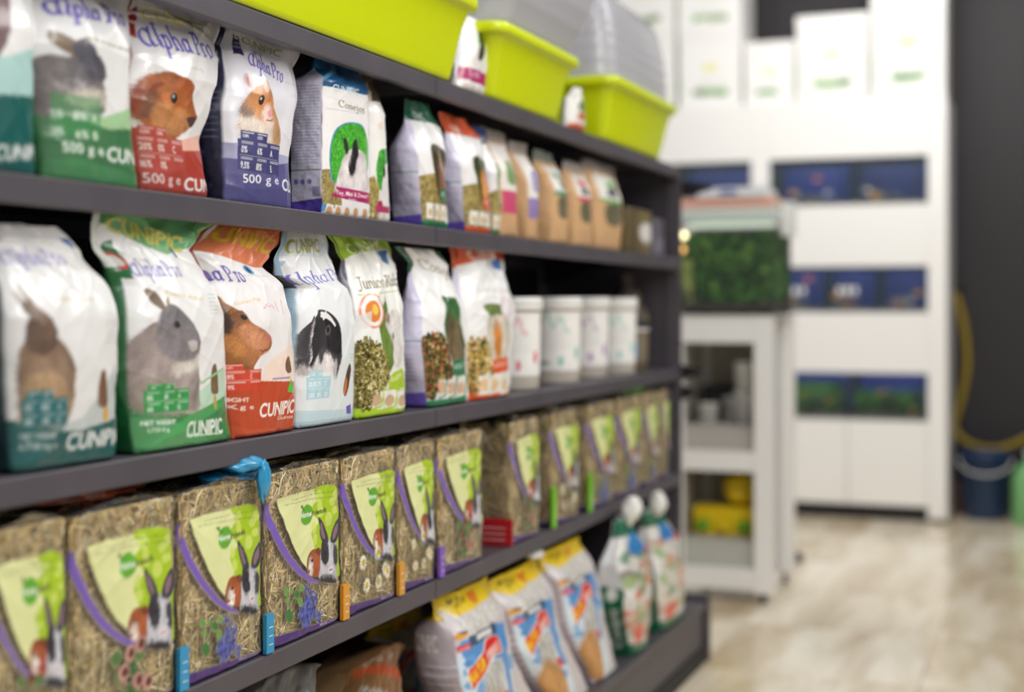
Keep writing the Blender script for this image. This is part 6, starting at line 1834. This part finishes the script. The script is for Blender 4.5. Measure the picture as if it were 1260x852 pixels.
cbox('back_panel', (CX0 + .031, CX1 - .066, CY1 - .03, CY1 - .025, .06, .99), mat('cart_back', (196, 190, 174), .5), bev=0)
for x in (CX0 + .02, CX1 - .035):
    for y in (CY0 + .02, CY1 - .02):
        w = bm_obj('caster', lathe([(0, -.009), (.018, -.009), (.018, .009), (0, .009)], 16), MATS['black_plastic'], cart, True)
        w.rotation_euler = (0, math.pi / 2, 0); w.location = (x + 1.10, y - 5.10, .0185)
# cups, cartons on the cart
def cup(x, y, z, r, h, label, m=None, name='plastic_cup', cat='cup', group='white cups on the cart'):
    o = bm_obj(name, lathe([(0, 0), (r * .8, 0), (r * .95, h * .96), (r * 1.05, h * .965), (r * 1.05, h), (r * .93, h), (r * .78, .006), (0, .006)], 24), m or M_whitep, None, True)
    o.location = (x, y, z); tag(o, label, cat, group); return o
cup(-1.035, 5.06, .613, .050, .115, 'white cup at the front of the cart shelf, lower of the two stacked ones')
cup(-1.035, 5.06, .7285, .048, .105, 'white cup stacked on top of another, on the cart shelf')
cup(-1.17, 5.04, .613, .040, .07, 'short white cup at the left on the cart shelf')
cup(-1.10, 5.12, .613, .036, .09, 'white cup between the short one and the stacked pair')
o = bm_obj('equipment_case', box(bmesh.new(), -.09, .09, -.06, .06, 0, .13), MATS['black_plastic'], None, False, .012); o.location = (-1.13, 5.22, .6125); tag(o, 'black case at the back of the cart shelf', 'case')
M_yel = mat('yellow_plastic', (236, 206, 20), .4); M_grn = mat('green_plastic', (96, 170, 40), .4)
o = bm_obj('toy_tray', box(bmesh.new(), -.125, .115, -.05, .05, 0, .10), M_yel, None, False, .008); o.location = (-1.10, 5.08, .2125); tag(o, 'yellow tray with green patches on the lower cart shelf', 'tray')
for q in range(3):
    g = bm_obj('green_piece', lathe([(0, 0), (.022, .004), (.026, .02), (.018, .036), (0, .04)], 14), M_grn if q != 1 else M_yel, o, True); g.location = (-.09 + q * .075, -.055, .015)
o = bm_obj('toy_ball', lathe([(0.0001, -.062)] + [(.062 * math.cos(a), .062 * math.sin(a)) for a in np.linspace(-1.45, 1.45, 16)] + [(0.0001, .062)], 28), M_yel, None, True); o.location = (-1.065, 5.10, .2125 + .1005 + .062); tag(o, 'yellow ball resting on the yellow tray', 'ball')
bm_obj('ball_band', lathe([(.0625, -.006), (.0645, -.003), (.0645, .003), (.0625, .006)], 28), mat('amber_plastic', (206, 160, 20), .4), o, True)

# aquarium on the cart
tank = empty('aquarium', (-1.10, 5.12, 1.0)); tag(tank, 'planted glass aquarium with a hood on top of the white cart', 'aquarium')
TX, TY, TZ = .185, .17, .335
def leaf_cloud(name, n, bx, size, cols, seed, parent, m=None, up=.7):
    rs = np.random.RandomState(seed)
    V, Q, C = [], [], []
    for i in range(n):
        x0, x1, y0, y1, z0, z1 = bx
        c = np.array([rs.uniform(x0, x1), rs.uniform(y0, y1), z0 + (z1 - z0) * rs.rand() ** 1.1])
        d = np.array([rs.normal(), rs.normal(), up + rs.normal() * .6]); d /= np.linalg.norm(d)
        s_ = np.cross(d, rs.normal(size=3)); s_ /= np.linalg.norm(s_)
        L = size * rs.uniform(.6, 1.3); w = L * .22
        nn = np.cross(d, s_)
        base = len(V)
        for p in (c, c + d * L * .4 + s_ * w + nn * w * .3, c + d * L - nn * w * .4, c + d * L * .4 - s_ * w + nn * w * .3): V.append(np.clip(p, [x0, y0, z0], [x1, y1, z1]))
        Q.append((base, base + 1, base + 2, base + 3))
        col = lin(cols[rs.randint(len(cols))]); C += [[*col, 1]] * 4
    me = mesh_np(name, np.array(V), np.array(Q), (), np.array(C), False)
    return tag(add_mesh(name, me, m or M_straw, parent), kind='stuff')
def open_glass(x0, x1, y0, y1, z0, z1, t=.005):
    bm = bmesh.new()
    box(bm, x0, x1, y0, y0 + t, z0, z1); box(bm, x0, x1, y1 - t, y1, z0, z1); box(bm, x0, x0 + t, y0 + t + .0005, y1 - t - .0005, z0, z1); box(bm, x1 - t, x1, y0 + t + .0005, y1 - t - .0005, z0, z1)
    return bm
bm_obj('glass', open_glass(-TX, TX, -TY, TY, .012, TZ), M_glass, tank)
box_obj('tank_floor', (-TX + .006, TX - .006, -TY + .006, TY - .006, .002, .012), M_black, tank)
box_obj('bottom_frame', (-TX - .004, TX + .004, -TY - .004, TY + .004, .0005, .0115), MATS['black_plastic'], tank) if False else None
box_obj('gravel', (-TX + .007, TX - .007, -TY + .007, TY - .007, .0125, .045), mat('gravel', (62, 44, 34), .9, bump=(300, 1, .01), mottle=(120, .5)), tank)
box_obj('background', (-TX + .006, TX - .006, TY - .008, TY - .0055, .046, TZ - .01), mat('tank_background', (34, 56, 30), .8, mottle=(14, .7)), tank)
leaf_cloud('water_plants', 2600, (-TX + .01, TX - .012, -TY + .01, TY - .012, .046, .30), .05, [(60, 120, 34), (96, 160, 50), (40, 86, 26), (130, 180, 70), (30, 64, 22), (80, 140, 40)], 3, tank)
leaf_cloud('pale_plants', 700, (-TX + .008, -TX + .07, -TY + .008, TY - .02, .046, .20), .06, [(206, 210, 130), (222, 220, 160), (176, 190, 96)], 4, tank, up=1.4)
box_obj('water', (-TX + .0052, TX - .0052, -TY + .0052, TY - .0052, TZ - .046, TZ - .044), clear_mat('water_surface', (190, 214, 200), .35, .05), tank)
hood = box_obj('hood', (-TX - .004, TX + .004, -TY - .004, TY + .004, TZ + .001, TZ + .045), mat('hood', (206, 216, 212), .35), tank, bevel=.006)
for q, (x, z) in enumerate(((-.16, .285), (-.165, .235))):  # two small glowing discs set on the front glass
    o = bm_obj('glow_disc', lathe([(0.0001, 0), (.011, .001), (.013, .004), (.011, .007), (0.0001, .008)], 16), mat('disc_glow_%d' % q, (255, 240, 170) if q == 0 else (250, 200, 120), .4, emit=((255, 244, 190) if q == 0 else (250, 190, 110), 3.0 if q == 0 else 1.4)), tank, True)
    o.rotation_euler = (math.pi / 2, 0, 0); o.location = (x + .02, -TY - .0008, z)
box_obj('added_glow_bar', (-TX + .03, TX - .03, -.05, .02, TZ - .012, TZ - .004), mat('added_glow', (240, 250, 235), .4, emit=((240, 250, 230), .9)), tank)  # glowing bar added under the hood to brighten the plants
# things on the hood
def top_box(name, x0, x1, y0, y1, z0, z1, col, label, cat, bev=.004, rough=.4):
    o = box_obj(name, (x0, x1, y0, y1, z0, z1), mat(name + '_skin_%d' % int(col[0]), col, rough), None, bev); tag(o, label, cat); return o
zt = 1.0 + TZ + .0455
o = top_box('carton', -1.27, -.93, 5.0, 5.26, zt, zt + .040, (226, 190, 172), 'flat salmon striped carton lying on the aquarium hood', 'carton')
for q in range(3): box_obj('stripe', (-1.268, -.932, 4.9985, 4.9995, zt + .006 + q * .012, zt + .011 + q * .012), mat('carton_stripe%d' % q, (226, 150, 120), .5), o)
o = top_box('white_cover', -1.20, -.96, 4.99, 5.22, zt + .0405, zt + .075, (226, 228, 234), 'white and grey lid lying on the salmon carton', 'lid'); box_obj('cover_window', (-1.12, -1.06, 4.9885, 4.9898, zt + .048, zt + .066), mat('cover_window', (90, 110, 170), .3), o)
cup(-.905, 5.36 - .3, 1.0001, .001, .001, 'x') if False else None
o = bm_obj('filter_pump', box(bmesh.new(), -.022, .022, -.03, .03, 0, .12), MATS['white_plastic'], None, False, .008); o.location = (-.905, 5.06, zt - .085)
o.location = (-.886, 5.06, zt - .10); tag(o, 'small light grey clip-on filter at the aquarium corner', 'filter')
bm_obj('clip', box(bmesh.new(), -.030, -.0225, -.02, .02, .06, .11), MATS['black_plastic'], o)
# ================================================================== AQUARIUM RACK
RX0, RX1, RY0, RY1 = -3.2, -.487, 7.04, 7.50
rack = empty('aquarium_rack', (-1.8, 7.27, 0)); tag(rack, 'tall white laminate rack of fish tanks along the back wall', 'rack')
def rb(name, x0, x1, y0, y1, z0, z1, m=M_white, bev=.004, parent=rack):
    return box_obj(name, (x0 + 1.8, x1 + 1.8, y0 - 7.27, y1 - 7.27, z0, z1), m, parent, bev)
lv = {'top': 2.038, 'a1': 1.758, 'a0': 1.526, 'b1': 1.228, 'b0': 1.003, 'c1': .712, 'c0': .480}
rb('side_panel', RX1 - .02, RX1, RY0 + .021, RY1, .02, lv['top'])
rb('side_panel', RX0, RX0 + .02, RY0 + .021, RY1, .02, lv['top'])
stx = [-2.72, -1.92 - .0, -1.42, RX1 - .085]
cols_x = [(-3.175, -2.34), (-2.26, -1.42), (-1.33, RX1 - .085)]
for x0, x1 in ((RX0, -3.176), (-2.34, -2.26), (-1.42, -1.33), (RX1 - .085, RX1)):
    if x1 - x0 > .02: rb('stile', x0, x1, RY0, RY0 + .02, .02, lv['top'])
for x0, x1 in cols_x:
    for z0, z1 in ((lv['a1'], lv['top']), (lv['b1'], lv['a0']), (lv['c1'], lv['b0'])):
        rb('front_panel', x0 + .001, x1 - .001, RY0 + .001, RY0 + .019, z0, z1)
    w = (x1 - x0) / 2
    for q in range(2):
        d = rb('cabinet_door', x0 + q * w + .002, x0 + (q + 1) * w - .002, RY0 + .001, RY0 + .019, .075, lv['c0'] - .002)
        if q == 0:
            for z in (.40, .30, .20): rb('knob', x0 + .095, x0 + .115, RY0 - .012, RY0 + .0005, z, z + .016, mat('knob_%d' % int(z * 100 + x0 * 10), (130, 130, 134), .3, .6), .003, rack)
    rb('plinth', x0, x1, RY0 + .03, RY0 + .045, .0, .073, MATS['charcoal_wall'])
rb('top_board', RX0 + .021, RX1 - .021, RY0 + .021, RY1, lv['top'] - .02, lv['top'] - .0005)
M_navy = mat('tank_blue', (14, 42, 124), .35, mottle=(3, .15))
M_navy2 = mat('tank_navy', (18, 32, 104), .35, mottle=(3, .2))
M_gravel = mat('tank_gravel', (120, 110, 96), .9, bump=(200, 1, .01), mottle=(80, .5))
M_bar = mat('tank_lamp', (225, 232, 255), .4, emit=((215, 228, 255), 9.0))
FISH = [(226, 110, 50), (220, 214, 200), (236, 170, 60)]
def fish_mesh(L, col):
    bm = bmesh.new()
    rings = []
    for k in range(7):
        t = k / 6; r = L * .22 * math.sin(math.pi * min(1, t * .95 + .05)) ** .8 + .0004
        rings.append([(-L / 2 + L * .75 * t, r * .45 * math.cos(a), r * math.sin(a)) for a in np.linspace(0, 2 * math.pi, 8, endpoint=False)])
    loft(bm, rings, True, True)
    a = [bm.verts.new(p) for p in ((L * .22, 0, 0), (L * .5, .0008, L * .16), (L * .42, .0, 0), (L * .5, .0008, -L * .16))]
    bm.faces.new(a)
    a = [bm.verts.new(p) for p in ((-L * .15, 0, L * .18), (L * .05, 0, L * .30), (L * .12, 0, L * .12))]; bm.faces.new(a)
    me = bpy.data.meshes.new('fish'); bm.to_mesh(me); bm.free(); smooth(me); me.materials.append(mat('fish_%d' % col[1], col, .3)); return me
fm = [fish_mesh(.05, c) for c in FISH]
rs = random.Random(5)
words_row = {'a': 'top', 'b': 'middle', 'c': 'bottom'}
words_col = ['left', 'centre', 'right']
for row in 'abc':
    z0, z1 = lv[row + '0'], lv[row + '1']
    for ci, (x0, x1) in enumerate(cols_x):
        n = 3 if (row == 'b' and ci == 2) else 2
        w = (x1 - x0) / n
        rb('tank_shelf', x0 + .001, x1 - .001, RY0 + .021, RY1 - .01, z0 - .012, z0 - .0005, parent=rack, bev=0)
        for q in range(n):
            a, b_ = x0 + q * w + .004, x0 + (q + 1) * w - .004
            t = empty('fish_tank', ((a + b_) / 2, RY0 + .20, z0)); 
            where = ['far left', 'left', 'centre left', 'centre', 'right', 'rightmost']
            tag(t, '%s tank in the %s row of the white rack, %s column' % ('blue backed' if row != 'c' else 'green planted', words_row[row], words_col[ci] + (' ' + ['first', 'second', 'third'][q])), 'fish tank', 'fish tanks in the white rack')
            hw = (b_ - a) / 2
            bm_obj('glass', open_glass(-hw, hw, -.17, .17, .001, z1 - z0 - .006), M_glass, t)
            box_obj('backdrop', (-hw + .006, hw - .006, .155, .1645, .002, z1 - z0 - .01), M_navy if row != 'a' or q == 0 else M_navy2, t)
            box_obj('side_backdrop', (hw - .0085, hw - .0055, -.16, .154, .002, z1 - z0 - .01), M_navy if row != 'c' else M_navy2, t)
            box_obj('gravel', (-hw + .006, hw - .009, -.16, .154, .002, .018), M_gravel, t)
            box_obj('light_bar', (-hw + .01, hw - .02, -.13, -.07, z1 - z0 + .018, z1 - z0 + .028), M_bar, t)
            if row == 'b' and ci == 2 and q < 2:
                bm = bmesh.new()
                for j in range(3): box(bm, -.05 + j * .036, -.05 + j * .036 + .022, -.1722, -.1708, .09, .125)
                tag(bm_obj('number_sticker', bm, MATS['white_plastic'], t), kind='stuff')
            if row == 'c':
                leaf_cloud('water_plants', 420 if ci == 2 else 160, (-hw + .02, hw - .03, -.15, .13, .018, .17 if q == 0 else .13), .06, [(60, 130, 30), (96, 160, 36), (30, 70, 24), (20, 44, 20), (26, 60, 26), (16, 30, 18)], 10 + q + ci, t)
            elif ci == 2:
                leaf_cloud('water_plants', 40, (-hw * .5, hw * .2, -.12, .1, .018, .07), .035, [(150, 130, 60), (70, 110, 50), (190, 180, 140)], 20 + q, t)
            if ci == 2:
                for k in range(3):
                    f = bpy.data.objects.new('fish', fm[(k + q) % 3])
                    f.location = ((a + b_) / 2 + rs.uniform(-.6, .6) * hw, RY0 + .2 + rs.uniform(-.12, -.02), z0 + rs.uniform(.04, .17)); f.rotation_euler = (0, 0, rs.uniform(-.5, .5) + rs.choice([0, math.pi]))
                    link(f); tag(f, 'small fish swimming in the %s row, %s tank' % (words_row[row], ['first', 'second', 'third'][q] + ' right-column'), 'fish', 'small fish in the rack tanks'); f['label'] = ['orange', 'pale', 'amber'][(k + q) % 3] + ' ' + f['label']

# white boxes on top of the rack
def carton(x0, x1, z0, z1, y0, label, accent, seed, dots=True):
    D = .32
    n, k = 34, max(20, int(34 * (z1 - z0) / (x1 - x0)))
    W = x1 - x0; H2 = z1 - z0
    o = empty('white_carton', ((x0 + x1) / 2, y0 + D / 2, z0)); tag(o, label, 'carton', 'white cartons on the aquarium rack')
    me_b = box(bmesh.new(), -W / 2, W / 2, -D / 2, D / 2, 0.0005, H2)
    bm_obj('box', me_b, M_white, o, False, .003)
    bm = bmesh.new(); box(bm, -W / 2 - .002, W / 2 + .002, -D / 2 - .002, D / 2 + .002, H2 - .05, H2 + .002)
    bm_obj('lid', bm, M_white, o, False, .002)
    cv = Canvas(2 * n, 2 * k, H2 / W, (240, 240, 238)); A = cv.asp
    rs_ = np.random.RandomState(seed)
    cv.ell(.5, .62 * A, .13, .05, (226, 220, 60) if accent else (220, 226, 150), .9, local=True)
    for q in range(26):
        cv.ell(.5 + rs_.uniform(-.24, .24), .24 * A + rs_.uniform(-.05, .04), rs_.uniform(.03, .08), rs_.uniform(.03, .05), [(50, 140, 40), (110, 170, 90), (150, 190, 130), (120, 120, 90)][rs_.randint(4)], .85, local=True)
    cv.poly([(.30, .40 * A), (.7, .40 * A), (.7, .42 * A), (.3, .42 * A)], (190, 200, 190), .8, local=True)
    cv.line([(.02, .2 * A), (.02, .5 * A)], .03, (170, 210, 130), local=True)
    d = cv.down()
    X, Z = np.meshgrid(np.linspace(-W / 2 + .005, W / 2 - .005, n), np.linspace(.005, H2 - .055, k))
    V = np.stack([X, 0 * X - D / 2 - .0012, Z], -1).reshape(-1, 3)
    i, j = np.meshgrid(np.arange(k - 1), np.arange(n - 1), indexing='ij'); a = (i * n + j).ravel()
    me = mesh_np('printed_front', V, np.stack([a, a + 1, a + n + 1, a + n], -1), (), d[:k, :n].reshape(-1, 4), False)
    add_mesh('printed_front', me, M_paper, o)
YB = 7.07
def XU(u): return rayy(u, YB)[0]
def ZV(v, u=1000): return zof(v, rayy(u, YB)[1])
zt = lv['top'] + .0005
carton(XU(916), XU(977), zt, ZV(48), YB, 'smallest white carton on the rack, left of the tall dark gap', False, 1)
carton(XU(980), XU(1068), zt, ZV(20), YB, 'wide white carton with a leafy print in the middle of the rack top', False, 2)
carton(XU(1072), XU(1163), zt, ZV(5), YB, 'white carton with a yellow mark at the right end, lower of its stack', True, 3)
carton(XU(1072), XU(1163), ZV(5) + .003, ZV(-95), YB, 'white carton stacked on top at the right end of the rack', True, 4)
carton(XU(836), XU(912), zt, ZV(32), YB, 'white carton above the green cage dome, lower of its stack', True, 5)
carton(XU(834), XU(912), ZV(32) + .003, ZV(-60), YB, 'white carton above the green cage dome, upper of its stack', True, 6)
carton(XU(757), XU(830), zt, ZV(30), YB, 'white carton partly behind the far cage dome, lower one', True, 7)
carton(XU(757), XU(830), ZV(30) + .003, ZV(-70), YB, 'white carton partly behind the far cage dome, upper one', True, 8)
carton(XU(678), XU(752), zt, ZV(20), YB, 'white carton glimpsed between the two smoked domes', True, 9)

# ================================================================== right side: hose, bucket, green can
M_hose = mat('yellow_hose', (150, 128, 24), .4)
def pw(u, v, y): x, s_ = rayy(u, y); return (x, y, zof(v, s_))
pts = spline([pw(1175, 360, 7.525), pw(1186, 400, 7.525), pw(1190, 450, 7.525), pw(1182, 495, 7.525), pw(1174, 525, 7.525), pw(1190, 545, 7.51), pw(1220, 553, 7.48), pw(1250, 546, 7.47), pw(1290, 520, 7.47), pw(1310, 470, 7.48), pw(1312, 420, 7.5)], 6, False)
o = bm_obj('garden_hose', tube([tuple(q) for q in pts], .017, 8), M_hose, None, True); tag(o, 'yellow hose hanging in a loop against the dark back wall', 'hose')
bm_obj('hose_hook', lathe([(0.0001, 0), (.02, 0), (.02, .006), (.008, .01), (.008, .05), (0.0001, .05)], 14), MATS['black_plastic'], o, True)
o.children[0].rotation_euler = (math.pi / 2, 0, 0); hp = pw(1182, 358, 7.545); o.children[0].location = hp
bx, by = rayy(1213, 7.30)[0], 7.30
zb_ = zof(556, rayy(1213, 7.3)[1])
M_bucket = mat('navy_bucket', (22, 52, 92), .35)
o = bm_obj('bucket', lathe([(0, 0), (.095, 0), (.10, .006), (.122, zb_ - .02), (.130, zb_ - .018), (.130, zb_), (.120, zb_), (.094, .012), (0, .012)], 36), M_bucket, None, True); o.location = (bx, by, 0.0005); tag(o, 'dark blue bucket on the floor under the yellow hose', 'bucket')
arc = [(.125 * math.cos(a), -.02 * math.sin(a) - .02, zb_ - .03 - .07 * math.sin(a)) for a in np.linspace(0, math.pi, 14)]
bm_obj('handle', tube([(x, -abs(.133 * math.sin(math.acos(max(-1, min(1, x / .133))))) - .004, z) for x, y, z in arc], .004, 6), MATS['white_plastic'], o, True)
gx = rayy(1262, 7.2)[0]
hg = zof(560, rayy(1262, 7.2)[1])
o = bm_obj('watering_can', lathe([(0, 0), (.09, 0), (.095, .008), (.09, hg * .7), (.06, hg * .85), (.03, hg * .9), (.03, hg), (0, hg)], 30), mat('mint_plastic', (120, 180, 120), .4), None, True); o.location = (gx + .03, 7.2, .0005); tag(o, 'mint green plastic canister cut by the right frame edge', 'canister'); o.name = 'canister'
bm_obj('cap', lathe([(0, hg + .0005), (.034, hg + .0005), (.034, hg + .02), (0, hg + .02)], 20), MATS['white_plastic'], o, True)
o = bm_obj('power_strip', box(bmesh.new(), -.035, .035, -.02, .02, 0, .16), mat('rosy_plastic', (96, 66, 66), .5), None, False, .008); o.location = (rayy(1183, 7.4)[0], 7.42, .0005); tag(o, 'small dark reddish box on the floor between rack and bucket', 'box')
bm_obj('cord', tube([(0, -.021, .15), (.02, -.03, .19), (.0, -.02, .24)], .005, 6), MATS['white_plastic'], o, True)
o = bm_obj('door_stop', lathe([(0, 0), (.034, 0), (.034, .012), (.024, .032), (0, .038)], 20), MATS['black_plastic'], None, True); o.location = (-.99, 5.80, .0005); tag(o, 'small black rubber stop on the floor behind the white cart', 'doorstop')
bm_obj('screw', lathe([(0, .0385), (.006, .0385), (.005, .041), (0, .0415)], 10), M_whitep, o, True)
